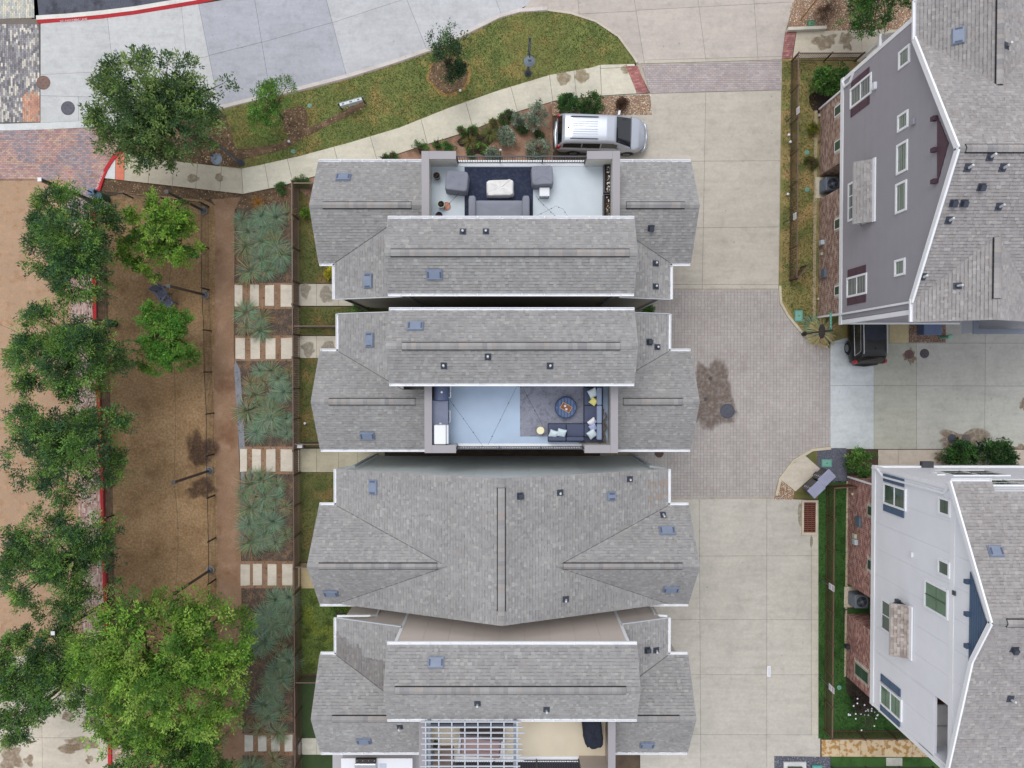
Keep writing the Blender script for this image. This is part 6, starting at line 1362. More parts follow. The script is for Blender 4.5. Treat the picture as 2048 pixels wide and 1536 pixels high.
# condensers
def condenser(label, x, y, color, pad, pipe=True):
    root = thing('condenser', label, 'air conditioner', (x, y, 0), 'outdoor condensers'); MB().box(x - .6, y - .6, 0, x + .55, y + .6, .09).build('pad', concrete, root, color=pad)
    s, h = .4, .95; bd = bevel(MB().box(x - s, y - s, .09, x + s, y + s, h).build('casing', metal_m, root, color=color), .08, 3)
    for i in range(9):
        z = .2 + .08 * i; MB().box(x - s - .012, y - s + .09, z, x + s + .012, y + s - .09, z + .03).build('louvre', metal_m, bd, color=[c * 1.5 for c in color])
    MB().lathe((x, y, h), [(.35, 0), (.35, .03), (.31, .035), (.3, .005)], 24).build('fan_ring', metal_m, root, color=[c * 1.2 for c in color]); MB().lathe((x, y, h - .02), [(.3, 0), (.3, .026)], 24).build('fan_opening', dark_m, root)
    fb_ = MB()
    for k in range(4):
        a = k * 1.571 + .4; fb_.obox((x + math.cos(a) * .15, y + math.sin(a) * .15, h + .02), (math.cos(a) * .12, math.sin(a) * .12, 0), (-math.sin(a) * .07, math.cos(a) * .07, .02), (0, 0, .004))
    fb_.build('fan_blade', metal_m, root, color=C(70, 74, 84)); MB().lathe((x, y, h + .01), [(.1, 0), (.09, .05), (.03, .06)], 14).build('fan_hub', metal_m, root, color=C(120, 124, 136))
    gg_ = MB()
    for r_ in (.14, .2, .26): gg_.tube([(x + r_ * math.cos(t), y + r_ * math.sin(t), h + .05) for t in [6.2832 * i / 24 for i in range(25)]], .006, 4, cap=False)
    gg_.build('fan_guard', metal_m, root, color=[c * 1.2 for c in color])
    if pipe: MB().tube([(x - s, y - .5, .6), (x - s - .2, y - .7, .2), (x - s - .22, y - 1.2, .12), (x - s - .2, y - 1.5, .1)], .03, 6).build('hose', metal_m, root, color=C(66, 62, 62))
condenser('grey condenser with round fan in the brick alcove of the grey house', 18.0, (ga0 + ga1) / 2, C(98, 106, 118), C(214, 202, 180), False); condenser('grey condenser with hose in the brick alcove of the white house', 19.85, (wa0 + wa1) / 2 + .1, C(112, 118, 126), C(214, 200, 178))
# bins, blue tote, pipe stub
p = P(1849, 660, 0); bn = thing('storage_bin', 'blue plastic bin on gravel under the edge of the grey house', 'bin', p); bevel(MB().prism([(p.x - .45, p.y - .3), (p.x + .45, p.y - .3), (p.x + .5, p.y + .45), (p.x - .5, p.y + .45)], .06, .75).build('body', metal_m, bn, color=C(86, 104, 140)), .05); bevel(MB().box(p.x - .5, p.y - .33, .75, p.x + .52, p.y + .48, .82).build('lid', metal_m, bn, color=C(104, 122, 158)), .03)
p = P(1880, 676, 0); ps_ = thing('vent_stub', 'short green pipe stub with cap beside the reddish gravel', 'pipe', p); MB().tube([p, p + Vector((.12, .05, .75))], .1, 12).build('pipe', metal_m, ps_, color=C(120, 170, 148)); MB().lathe(p + Vector((.12, .05, .75)), [(.14, 0), (.14, .06), (.06, .1)], 14).build('cap', metal_m, ps_, color=C(150, 206, 180))
p = P(206, 396, 0); wb = thing('waste_station', 'dark green and blue waste bins beside the red kerb bend', 'bin', p)
MB().lathe((p.x + .25, p.y - .1, 0), [(.2, 0), (.24, .1), (.26, .85), (.22, .95)], 16).build('green_bin', metal_m, wb, color=C(30, 84, 66)); bevel(MB().box(p.x - .3, p.y - .05, .3, p.x + .05, p.y + .3, .95).build('blue_box', metal_m, wb, color=C(86, 118, 150)), .03); MB().lathe((p.x + .25, p.y - .1, .95), [(.15, 0), (.12, .02)], 14).build('bin_lid', metal_m, wb, color=C(46, 80, 104)); MB().bar((p.x - .12, p.y + .1, 0), (p.x - .12, p.y + .1, 1.3), .06, .06).build('post', metal_m, wb, color=C(40, 50, 46))
p = P(207, 411, 0); pr = thing('planter_ring', 'pale concrete ring planter half hidden by a street tree', 'planter', p); m = MB().lathe((p.x, p.y, 0), [(.4, 0), (.4, .5), (.34, .5), (.34, .4)], 24); m.build('ring', concrete, pr, color=C(206, 196, 186)); MB().lathe((p.x, p.y, .3), [(.33, 0), (.33, .12)], 20).build('soil', soil_m, pr)
p = P(231, 648, 0); gbn = thing('waste_bin', 'small dark green waste bin inside the dog run fence', 'bin', p); MB().lathe(p, [(.16, 0), (.2, .1), (.22, .6), (.18, .68)], 14).build('drum', metal_m, gbn, color=C(26, 60, 46)); MB().lathe(p + Vector((0, 0, .68)), [(.2, 0), (.12, .1), (.03, .14)], 14).build('dome_lid', metal_m, gbn, color=C(34, 74, 58))
def slat_chair(label, px, py, rot):
    b = P(px, py, 0); root = thing('slatted_chair', label, 'chair', (0, 0, 0), 'slatted chairs in the dog run'); cc = C(112, 120, 144)
    for i in range(5): MB().box(-.25, -.28 + .1 * i, .34, .25, -.2 + .1 * i, .37).build('seat_slat', metal_m, root, color=cc)
    for i in range(4): MB().obox((-.25 + .16 * i, .3, .68), (.065, 0, 0), (0, .02, 0), (0, .1, .32)).build('back_slat', metal_m, root, color=[t * .9 for t in cc])
    for sx in (-.27, .27):
        for sy in (-.25, .22): MB().box(sx - .03, sy - .03, 0, sx + .03, sy + .03, .34 if sy > 0 else .56).build('leg', metal_m, root, color=[t * .7 for t in cc])
        MB().box(sx - .05, -.3, .56, sx + .05, .28, .585).build('armrest', metal_m, root, color=cc)
    root.location = (b.x, b.y, .03); root.rotation_euler = (0, 0, rot)
slat_chair('slatted blue grey chair standing clear of the lime green tree', 331, 587, R(35)); slat_chair('slatted grey chair half under the lower lime green tree', 343, 606, R(-40))
# metal rack: post light in the garden bed
p = P(1002, 318, 0); pl_ = thing('garden_light', 'thin black garden light post with white lamp behind the deck railing', 'garden light', p); MB().tube([p, p + Vector((0, 0, 1.6))], .025, 6).build('stem', metal_m, pl_, color=C(44, 44, 48)); MB().lathe(p + Vector((0, 0, 1.6)), [(.05, 0), (.07, .06), (.03, .12)], 10).build('lamp', mat('lamp_glass'), pl_)
# utility cabinet at the lower edge
p = P(1588, 1536, 0); uc = thing('utility_cabinet', 'dark green utility cabinet on a white pad in dark gravel', 'utility cabinet', p); MB().box(p.x - .65, p.y - .6, .06, p.x + .65, p.y + .42, .16).build('pad', concrete, uc, color=C(222, 222, 222)); bevel(MB().box(p.x - .45, p.y - .55, .16, p.x + .4, p.y + .2, .9).build('cabinet', metal_m, uc, color=C(66, 84, 72)), .04); MB().box(p.x - .4, p.y - .5, .9, p.x + .35, p.y + .15, .93).build('lid', metal_m, uc, color=C(76, 94, 82))
# ================================================================== ROOF DECK FURNITURE
def sup(t, e):
    c, s = math.cos(t), math.sin(t); return (abs(c) ** (2 / e) * (1 if c > 0 else -1), abs(s) ** (2 / e) * (1 if s > 0 else -1))
def soft(w, d, levels, e=7, n=56, wr=.0, seed=0, crease=0):
    """closed soft form: levels (scale, z) from bottom to top over a rounded rectangle"""
    mb = MB(); rows = []
    for (s, z) in levels:
        r = []
        for k in range(n):
            x, y = sup(6.28318 * k / n, e); nz = (vnoise(k * .45 + seed * 3, z * 4, 1, seed) - .5) * wr
            r.append((x * w / 2 * s * (1 + nz), y * d / 2 * s * (1 + nz), z + (vnoise(x * 2 + seed, y * 2 + s * 3, 1.6, seed + 1) - .5) * wr * crease))
        rows.append(r)
    mb.v = [p for r in rows for p in r]; m = len(rows)
    for i in range(m - 1):
        for k in range(n): mb.f.append((i * n + k, i * n + (k + 1) % n, (i + 1) * n + (k + 1) % n, (i + 1) * n + k)); mb.c.append((1, 1, 1))
    mb.v += [(0, 0, rows[0][0][2]), (0, 0, sum(p[2] for p in rows[-1]) / n)]; b_, t_ = len(mb.v) - 2, len(mb.v) - 1
    for k in range(n):
        mb.f.append(((k + 1) % n, k, b_)); mb.f.append(((m - 1) * n + k, (m - 1) * n + (k + 1) % n, t_)); mb.c += [(1, 1, 1)] * 2
    return mb
def place(mb, name, m, parent, loc, rot=(0, 0, 0), color=None, smooth=True):
    o = link_mesh(name, mb.mesh(name, m, (0, 0, 0), smooth), parent, loc, color); o.rotation_euler = rot; return o
ZD = H1['ZD']
def dp(px, py, dz=0.0): return P(px, py, ZD + dz)
def drect(x0, y0, x1, y1, dz): a, b = dp(x0, y0, dz), dp(x1, y1, dz); return min(a.x, b.x), min(a.y, b.y), max(a.x, b.x), max(a.y, b.y)
def dbox(x0, y0, x1, y1, z0, z1, name, m, parent, color=None, bv=0):
    r = drect(x0, y0, x1, y1, z1); o = MB().box(r[0], r[1], ZD + z0, r[2], r[3], ZD + z1).build(name, m, parent, color=color)
    return bevel(o, bv) if bv else o
def top(o, label, cat, group=None): return tag(o, label, cat, group)
NAVY = C(48, 55, 78)
rg = drect(929, 334, 1066, 470, .012)
navy_m = mat('navy_rug', NAVY, rough=.95, var=.1, scale=2, fine=.25, fscale=28, patch=C(60, 66, 84), psc=7, plo=.5, phi=.56, bump=.2)
rug1 = thing('rug', 'dark navy patterned rug on the pale roof deck', 'rug', (rg[0], rg[1], ZD)); k = 6
for i in range(k):
    y0 = rg[1] + (rg[3] - rg[1]) * i / k; y1 = rg[1] + (rg[3] - rg[1]) * (i + 1) / k; MB().box(rg[0], y0 - .004 * (i % 2), ZD + .002, rg[2], y1 + .004 * (i % 2), ZD + .012 + .003 * (i % 2)).build('rug_strip', navy_m, rug1)
dbox(1040, 767, 1170, 873, .0, .012, 'rug', mat('grey_rug', C(150, 152, 166), rough=.95, var=.08, scale=1.5, fine=.2, fscale=26, patch=C(132, 134, 148), psc=4, plo=.5, phi=.6, bump=.2), None); top(bpy.data.objects['rug.001'], 'grey mottled rug under the round ottoman on the blue deck', 'rug')
LAV = C(140, 143, 155)
COV = [(1.05, 0), (1.04, .12), (1.03, .3), (1.015, .5), (1.0, .68), (.99, .76), (.95, .8), (.85, .81), (.6, .8), (.3, .8)]
def covered(label, px, py, w, d, h, rot, seed, color, cat='covered chair', wr=.05):
    p = dp(px, py, h); mb = soft(w, d, [(s, z * h / .81) for s, z in COV], 8, 64, wr, seed, 1.2); root = place(mb, 'covered_furniture', cloth_m, None, (p.x, p.y, ZD), (0, 0, rot), color); return tag(root, label, cat)
covered('armchair under a lavender grey cloth cover beside the round black pot', 913, 361, 1.02, .92, .8, R(-6), 1, LAV, wr=.06); covered('armchair under a lavender grey cloth cover beside the white side table', 1085, 350, .98, .88, .8, R(3), 2, LAV, wr=.06); covered('low table under a crumpled white cloth cover on the navy rug', 1000, 375, 1.22, .72, .5, R(2), 3, C(236, 234, 232), 'covered table', .1)
sf = thing('covered_sofa', 'long sofa under a lavender grey cloth cover below the white table', 'covered sofa', dp(998, 425)); p = dp(998, 424, .5); place(soft(2.75, 1.25, [(1.03, 0), (1.02, .2), (1.0, .45), (.99, .55), (.95, .6), (.7, .6), (.3, .59)], 12, 72, .03, 5, .8), 'seat_cover', cloth_m, sf, Vector((p.x, p.y - .1, ZD)), (0, 0, 0), LAV)
for px in (944, 1052):
    q = dp(px, 412, .75); place(soft(.34, 1.1, [(1.05, 0), (1.03, .4), (1.0, .66), (.9, .75), (.6, .78), (.2, .78)], 5, 40, .04, px, .8), 'arm_cover', cloth_m, sf, Vector((q.x, q.y - .05, ZD)), (0, 0, 0), vary(LAV, .03))
q = dp(998, 448, .85); place(soft(2.7, .36, [(1.03, 0), (1.02, .5), (1, .8), (.95, .88), (.6, .9), (.2, .9)], 8, 48, .03, 8, .8), 'back_cover', cloth_m, sf, Vector((q.x, q.y - .25, ZD)), (0, 0, 0), LAV)
st = thing('side_table', 'small white side table with black frame on the pale deck', 'side table', dp(1090, 388)); r = drect(1079, 375, 1099, 392, .5); bevel(MB().box(r[0], r[1], ZD + .45, r[2], r[3], ZD + .5).build('table_top', paint_m, st, color=C(240, 242, 246)), .012)
for x in (r[0] + .03, r[2] - .03):
    for y in (r[1] + .02, r[3] - .02): MB().bar((x, y, ZD), (x, y, ZD + .45), .03, .03).build('leg', metal_m, st, color=C(40, 46, 58))
for y in (r[1] + .02, r[3] - .02): MB().bar((r[0] + .03, y, ZD + .03), (r[2] - .03, y, ZD + .03), .03, .03).build('stretcher', metal_m, st, color=C(40, 46, 58))
def pot(label, px, py, rr, h, color, rimc, z0=0, plant=None):
    p = dp(px, py, h); root = thing('flower_pot', label, 'flower pot', (p.x, p.y, ZD), 'flower pots on the pale deck'); MB().lathe((p.x, p.y, ZD), [(rr * .72, 0), (rr * .95, h * .6), (rr, h * .9), (rr, h), (rr * .86, h), (rr * .84, h * .88)], 22).build('pot', metal_m, root, color=color); MB().lathe((p.x, p.y, ZD + h * .8), [(rr * .84, 0), (rr * .83, h * .08)], 20).build('soil', mat('pot_soil', C(58, 46, 40), rough=1, var=.3, scale=14, bump=.6), root)
    if plant: 
        m = MB()
        for k in range(16): a = random.uniform(0, 6.28); l = random.uniform(.05, .16); m.tube([(p.x, p.y, ZD + h * .85), (p.x + math.cos(a) * l, p.y + math.sin(a) * l, ZD + h * .85 + random.uniform(.03, .15))], .008, 4)
        m.build('twigs', mat('twig', C(112, 92, 66), rough=.9), root)
pot('black flower pot with reddish soil in the deck corner', 873, 351, .16, .4, C(62, 74, 84), C(70, 80, 90), plant=1); pot('pale green glazed flower pot beside the terracotta saucer', 882, 408, .17, .42, C(176, 196, 190), C(190, 206, 200), plant=1); pot('blue glazed flower pot half under the white gutter', 878, 430, .18, .42, C(128, 150, 190), C(150, 170, 204), plant=1)
p = dp(893, 412, .06); sc_ = MB().lathe((p.x, p.y, ZD), [(.15, 0), (.19, .06), (.17, .06), (.15, .03)], 22).build('saucer', metal_m, color=C(196, 128, 98)); tag(sc_, 'terracotta saucer beside the pale green pot', 'saucer')
def trough(label, x0, y0, x1, y1, seed):
    r = drect(x0, y0, x1, y1, .4); root = thing('planter_box', label, 'planter box', ((r[0] + r[2]) / 2, (r[1] + r[3]) / 2, ZD), 'long planter boxes on the pale deck'); bc = C(74, 72, 80); t = .035
    m = MB(); m.box(r[0], r[1], ZD, r[0] + t, r[3], ZD + .4); m.box(r[2] - t, r[1], ZD, r[2], r[3], ZD + .4); m.box(r[0] + t, r[1], ZD, r[2] - t, r[1] + t, ZD + .4); m.box(r[0] + t, r[3] - t, ZD, r[2] - t, r[3], ZD + .4); m.build('box', metal_m, root, color=bc); MB().box(r[0] + t, r[1] + t, ZD, r[2] - t, r[3] - t, ZD + .3).build('soil', mat('pot_soil'), root)
    q = [(r[0] + .15, r[1] + .06), (r[2] - .04, r[1] + .06), (r[2] - .04, r[3] - .06), (r[0] + .15, r[3] - .06)]; chips('white_stones', q, ZD + .3, 260, [C(224, 220, 214), C(180, 170, 158), C(120, 96, 76), C(236, 234, 230)], None, None, .05, parent=root)
trough('dark planter box with white stones under the upper parapet corner', 1208, 329, 1222, 385, 1); trough('dark planter box with white stones and dry stems by the gutter', 1207, 388, 1222, 440, 2)
string_light('loose string of dark bulbs lying across the pale deck', [(dp(1072, 392, .1)), (dp(1098, 420, .6)), (dp(1118, 437, 1.2))], .1, 10, .006); string_light('curved wire with one dark bulb on the pale deck', [dp(1072, 432, .2), dp(1097, 420, .4), dp(1112, 412, .4), dp(1126, 418, .4), dp(1136, 433, .5)], .0, 5, .005); string_light('string of dark bulbs hung along the white gutter over the covered sofa', [dp(893, 412, .5), dp(918, 386, .4)], .05, 8, .007)

# ---- blue deck
BLUE = C(88, 95, 118); BL2 = C(142, 154, 178)
so_ = thing('sectional_sofa', 'navy L shaped sectional sofa with pale back cushions on the blue deck', 'sofa', dp(1180, 850))
for a, nm, c in (((1168, 772, 1206, 884, 0, .28), 'frame', [t * .8 for t in BLUE]), ((1096, 847, 1167, 884, 0, .28), 'frame', [t * .8 for t in BLUE]), ((1169, 775, 1194, 810, .28, .45), 'seat_cushion', BLUE), ((1169, 811, 1194, 846, .28, .45), 'seat_cushion', BLUE), ((1097, 848, 1132, 873, .28, .45), 'seat_cushion', BLUE), ((1133, 848, 1168, 873, .28, .45), 'seat_cushion', BLUE), ((1169, 847, 1194, 873, .28, .45), 'seat_cushion', BLUE)): dbox(*a, nm, cloth_m, so_, c, .04 if 'cush' in nm else .02)
for a in ((1194, 775, 1204, 810, .28, .82), (1194, 811, 1204, 847, .28, .82), (1194, 848, 1204, 880, .28, .82), (1133, 874, 1168, 882, .28, .82), (1097, 874, 1132, 882, .28, .78)): dbox(*a, 'back_cushion', cloth_m, so_, BL2 if a[0] > 1180 else BLUE, .05)
dbox(1169, 769, 1206, 774, 0, .6, 'arm', cloth_m, so_, BLUE, .03)
def pillow(label, px, py, s, rot, tilt, color, z=.62):
    p = dp(px, py, z); lv = [(.2, -.02), (.75, -.06), (.93, -.045), (1.0, 0), (.93, .045), (.75, .075), (.4, .095), (.15, .1)]; n = 48; mb = MB(); rows = []
    for sc_2, zz in lv:
        row = []
        for k in range(n):
            t = 6.28318 * k / n; x, y = sup(t, 9); pin = 1 - .1 * (1 - abs(math.sin(2 * t))) * sc_2; row.append((x * s / 2 * sc_2 * pin, y * s / 2 * sc_2 * pin, zz))
        rows.append(row)
    mb.v = [q for r in rows for q in r]
    for i in range(len(lv) - 1):
        for k in range(n): mb.f.append((i * n + k, i * n + (k + 1) % n, (i + 1) * n + (k + 1) % n, (i + 1) * n + k)); mb.c.append((1, 1, 1))
    mb.f.append(tuple(range(n))[::-1]); mb.f.append(tuple(range((len(lv) - 1) * n, len(lv) * n))); mb.c += [(1, 1, 1)] * 2
    o = place(mb, 'pillow', cloth_m, None, p, (R(tilt), 0, R(rot)), color); tag(o, label, 'pillow', 'throw pillows on the sectional sofa')
PW_ = C(214, 226, 230)
pillow('pale aqua pillow at the arm end of the sofa next to the yellow one', 1186, 786, .46, 28, 20, PW_); pillow('yellow pillow on the long side of the sofa', 1187, 803, .36, -35, 18, C(232, 222, 140)); pillow('white pillow standing on edge above the lavender pillow', 1184, 844, .42, 38, 48, C(232, 230, 236)); pillow('small lavender blue pillow between the white and pale aqua ones', 1186, 855, .36, 30, 22, C(168, 178, 208), .64); pillow('pale aqua pillow in the corner of the sofa', 1184, 868, .44, 35, 25, PW_); pillow('pale aqua pillow at the open end of the short side', 1107, 868, .42, -18, 30, PW_); pillow('pale aqua pillow with a dark dot leaning on its neighbour', 1123, 866, .44, -14, 26, C(206, 222, 228), .68)
p = dp(1132, 815, .42); ot = thing('ottoman', 'round blue striped ottoman on the grey rug', 'ottoman', (p.x, p.y, ZD)); MB().lathe((p.x, p.y, ZD), [(.45, 0), (.5, .08), (.52, .25), (.5, .38), (.46, .42)], 36).build('base', cloth_m, ot, color=C(84, 100, 136), smooth=False)
n = 13
for i in range(n):
    x0 = -.46 + .92 * i / n; x1 = -.46 + .92 * (i + 1) / n - .008; yy = math.sqrt(max(.462 ** 2 - max(abs(x0), abs(x1)) ** 2, .001)); MB().box(p.x + x0, p.y - yy, ZD + .42, p.x + x1, p.y + yy, ZD + .432).build('stripe', cloth_m, ot, color=C(86, 104, 140) if i % 2 else C(112, 130, 162))
ty = thing('tray', 'brown wooden tray on the round blue ottoman', 'tray', p + Vector((0, 0, .012))); tx, tyv = Vector((.86, -.51, 0)), Vector((.51, .86, 0)); wood = mat('tray_wood', C(146, 96, 66), rough=.6, var=.15, scale=8, fine=.1)
MB().obox(p + Vector((0, 0, .025)), tx * .24, tyv * .15, (0, 0, .01)).build('base', wood, ty)
for o_, h_ in ((tyv * .15, tx * .25), (-tyv * .15, tx * .25)): MB().obox(p + o_ + Vector((0, 0, .045)), h_, tyv * .01, (0, 0, .03)).build('rim', mat('tray_rim', C(214, 176, 146), rough=.6), ty)
for o_ in (tx * .24, -tx * .24): MB().obox(p + o_ + Vector((0, 0, .045)), tx * .01, tyv * .14, (0, 0, .029)).build('rim', mat('tray_rim'), ty)
for k, l in ((1, 'white candle cup in the tray toward the gutter'), (-1, 'white candle cup in the tray toward the sofa corner')):
    c = p + Vector((-.02 - .03 * k, .075 * k, .036)); o = MB().lathe(c, [(.04, 0), (.055, .02), (.055, .08), (.045, .08), (.042, .06)], 16).build('candle_cup', metal_m, color=C(232, 224, 226)); tag(o, l, 'cup', 'cups on the tray')
p = dp(1081, 861, .5); ct = thing('drum_table', 'round cream side table at the edge of the grey rug', 'side table', (p.x, p.y, ZD)); MB().lathe((p.x, p.y, ZD), [(.15, 0), (.13, .1), (.1, .25), (.13, .4), (.17, .47)], 24).build('stem', metal_m, ct, color=C(190, 176, 130)); MB().lathe((p.x, p.y, ZD + .47), [(.175, 0), (.18, .015), (.175, .03)], 28).build('table_top', metal_m, ct, color=C(240, 232, 190))
kt = thing('outdoor_kitchen', 'dark outdoor kitchen counter along the blue deck parapet', 'kitchen counter', dp(882, 830)); dbox(865, 802, 895, 848, 0, .9, 'cabinet', metal_m, kt, C(84, 88, 108)); dbox(864, 801, 896, 890, .9, .94, 'worktop', metal_m, kt, C(118, 126, 150), .01); dbox(866, 849, 894, 889, 0, .9, 'cabinet', metal_m, kt, C(84, 88, 108))
r = drect(895, 822, 898, 844, .78); MB().tube([(r[0] + .05, r[1], ZD + .78), (r[2] + .05, r[1], ZD + .78), (r[2] + .05, r[3], ZD + .78), (r[0] + .05, r[3], ZD + .78)], .018, 6).build('towel_bar', metal_m, kt, color=C(230, 232, 236))
gl = thing('grill', 'dark barbecue grill with silver handle under the white gutter', 'grill', dp(882, 784)); dbox(867, 764, 896, 796, 0, .85, 'cart', metal_m, gl, C(40, 42, 52)); p = dp(882, 782, 1.0)
m = MB(); n = 10; hw_, hd = .36, .42
extr(m, [(p.x + hw_ * math.cos(math.pi * i / n), ZD + .85 + .34 * math.sin(math.pi * i / n)) for i in range(n + 1)], 'y', p.y - hd, p.y + hd); m.build('hood', metal_m, gl, color=C(84, 96, 128)); MB().tube([(p.x + .36, p.y - .3, ZD + .98), (p.x + .44, p.y - .3, ZD + 1.0), (p.x + .44, p.y + .3, ZD + 1.0), (p.x + .36, p.y + .3, ZD + .98)], .02, 6).build('handle', metal_m, gl, color=C(226, 230, 236)); MB().lathe((p.x + .05, p.y - .05, ZD + 1.17), [(.05, 0), (.05, .02), (.02, .03)], 12).build('thermometer', metal_m, gl, color=C(232, 236, 240))
for k in range(4): MB().tube([(p.x + .37, p.y - .3 + .2 * k, ZD + .78), (p.x + .43, p.y - .3 + .2 * k, ZD + .78)], .03, 8).build('knob', metal_m, gl, color=C(150, 154, 162))
fr = thing('covered_fridge', 'white boxy cooler standing on the dark kitchen counter', 'cooler', dp(882, 870, .94)); r = drect(868, 850, 892, 889, 1.3); bevel(MB().box(r[0], r[1], ZD + .945, r[2], r[3], ZD + 1.3).build('lid', paint_m, fr, color=C(238, 240, 242)), .05); r = drect(892, 850, 897, 888, 1.2); bevel(MB().box(r[0] + .02, r[1], ZD + .945, r[2], r[3], ZD + 1.22).build('front', paint_m, fr, color=C(222, 226, 232)), .02)
p = dp(880, 847, 1.0); kp = thing('tap', 'small white tap on the dark kitchen counter', 'tap', (p.x, p.y, ZD + .94)); MB().tube([(p.x, p.y, ZD + .94), (p.x, p.y, ZD + 1.1), (p.x + .1, p.y, ZD + 1.12)], .02, 6).build('spout', metal_m, kp, color=C(226, 228, 232)); MB().lathe((p.x, p.y, ZD + .94), [(.045, 0), (.045, .03)], 12).build('foot', metal_m, kp, color=C(200, 204, 210))
string_light('string of dark bulbs crossing the blue deck from the grill to the railing', [dp(897, 797, .8), dp(966, 893, 1.4)], .15, 14, .006); string_light('string of dark bulbs crossing the blue deck from the railing to the gutter', [dp(976, 890, 1.4), dp(1034, 772, 2.2)], .15, 14, .006); string_light('string of dark bulbs reaching from the gutter to the cream side table', [dp(1034, 772, 2.2), dp(1046, 776, 2.0), dp(1085, 850, 1.2)], .1, 10, .006)
tvy = H2['wy1']; tv = MB().box(P(926, 766, 8.6).x, tvy - .08, ZD + .9, P(978, 766, 8.6).x, tvy - .005, ZD + 1.6).build('screen', mat('tv_black', (.012, .012, .014), rough=.2), None); tag(tv, 'flat black screen on the wall above the blue deck', 'screen')
drift = MB()
for k in range(9):
    a = dp(1209 + random.uniform(-3, 3), 818 + 7 * k, .2); pts = [a + Vector((random.uniform(-.06, .06), -.2 * i, .05 * i * random.random())) for i in range(4)]; drift.tube(pts, [.035, .04, .03, .015], 6)
for k in range(5):
    a = dp(1158 + 9 * k, 886, .15); drift.tube([a, a + Vector((.16, .03, .05)), a + Vector((.34, -.02, .03))], [.03, .03, .015], 6)
o = drift.build('driftwood', mat('driftwood', C(128, 116, 104), rough=.95, var=.25, scale=8, bump=.4)); tag(o, 'grey driftwood branches laid along the parapet behind the sofa', 'driftwood')

# ---- cream deck with pergola
pg = thing('pergola', 'white slatted pergola over the cream roof deck', 'pergola', P(940, 1500, ZD)); zp_ = ZD + 2.55; WP = C(206, 212, 222)
ya, yb = P(900, 1440, zp_).y, P(900, 1600, zp_).y; xa, xb = P(843, 1500, zp_ + .1).x, P(1044, 1500, zp_ + .1).x
for px in (852, 878, 904, 930, 956, 982, 1008, 1034): x = P(px, 1500, zp_).x; MB().box(x - .025, yb, zp_, x + .025, ya, zp_ + .1).build('rafter', paint_m, pg, color=WP)
for py in (1443, 1454, 1465, 1476, 1487, 1498, 1509, 1520, 1532, 1544): y = P(900, py, zp_ + .12).y; MB().box(xa + random.uniform(-.05, .05), y - .022, zp_ + .1, xb + random.uniform(-.1, .1), y + .022, zp_ + .17).build('slat', paint_m, pg, color=vary(C(200, 205, 214), .03))
for px in (858, 1030):
    x = P(px, 1500, zp_).x
    for y in (ya - .25, (ya + yb) / 2 - .6): MB().box(x - .06, y - .06, ZD, x + .06, y + .06, zp_).build('post', paint_m, pg, color=C(120, 126, 138))
    MB().box(x - .07, yb, zp_ - .16, x + .07, ya, zp_ - .002).build('beam', paint_m, pg, color=C(150, 158, 170))
MB().box(xa + .3, ya - .36, zp_ - .165, xb - .3, ya - .2, zp_ - .004).build('beam', paint_m, pg, color=C(90, 96, 108))
db = thing('daybed', 'dusty pink daybed with pale arms under the pergola', 'daybed', dp(962, 1490)); c = dp(962, 1487, .4); ax, ay = Vector((.997, -.08, 0)), Vector((.08, .997, 0))
PNK = C(176, 146, 144)
bevel(MB().obox((c.x, c.y, ZD + .18), ax * 1.05, ay * .62, (0, 0, .16)).build('base', cloth_m, db, color=C(112, 100, 104)), .03); bevel(MB().obox((c.x, c.y + .05, ZD + .42), ax * .93, ay * .36, (0, 0, .08)).build('mattress', cloth_m, db, color=PNK), .05); bevel(MB().obox(c + ay * -.42 + Vector((0, 0, .05)), ax * .93, ay * .16, (0, 0, .1)).build('bolster', cloth_m, db, color=[t * .8 for t in PNK]), .05); bevel(MB().obox(c + ay * .52 + Vector((0, 0, .2)), ax * 1.0, ay * .1, (0, 0, .3)).build('backrest', cloth_m, db, color=C(112, 104, 108)), .03)
for s in (-1, 1): bevel(MB().obox(c + ax * s * 1.0 + Vector((0, 0, .1)), ax * .06, ay * .5, (0, 0, .2)).build('arm', metal_m, db, color=C(206, 206, 212)), .02)
dbox(866, 1490, 874, 1500, 0, .45, 'stool', metal_m, None, C(38, 40, 46), .02); tag(bpy.data.objects['stool'], 'small black cube stool under the pergola', 'stool')
dbox(880, 1500, 906, 1530, 0, .4, 'ottoman_box', cloth_m, None, C(150, 128, 122), .04); tag(bpy.data.objects['ottoman_box'], 'brown square ottoman beside the pink daybed', 'ottoman')
dbox(912, 1518, 1165, 1545, .0, .014, 'rug', mat('dark_rug', C(52, 52, 60), rough=.95, var=.1, fine=.2, fscale=30), None); top(bpy.data.objects['rug.002'], 'dark woven rug beside the railing of the cream deck', 'rug')
cg = thing('covered_grill', 'barbecue grill under a black cover on the cream deck', 'covered grill', dp(1187, 1470)); p = dp(1187, 1468, .95)
place(soft(.84, 1.36, [(1.08, 0), (1.06, .3), (1.03, .7), (1, .86), (.94, .98), (.75, 1.08), (.4, 1.12), (.15, 1.12)], 5, 56, .1, 21, 1.5), 'cover', cloth_m, cg, Vector((p.x, p.y, ZD)), (0, 0, R(6)), C(48, 52, 64))
o = MB().obox((p.x - .3, p.y + .12, ZD + .94), (.02, 0, .05), (0, .06, 0), (0, 0, .02)).build('emblem', metal_m, cg, color=C(232, 234, 238))
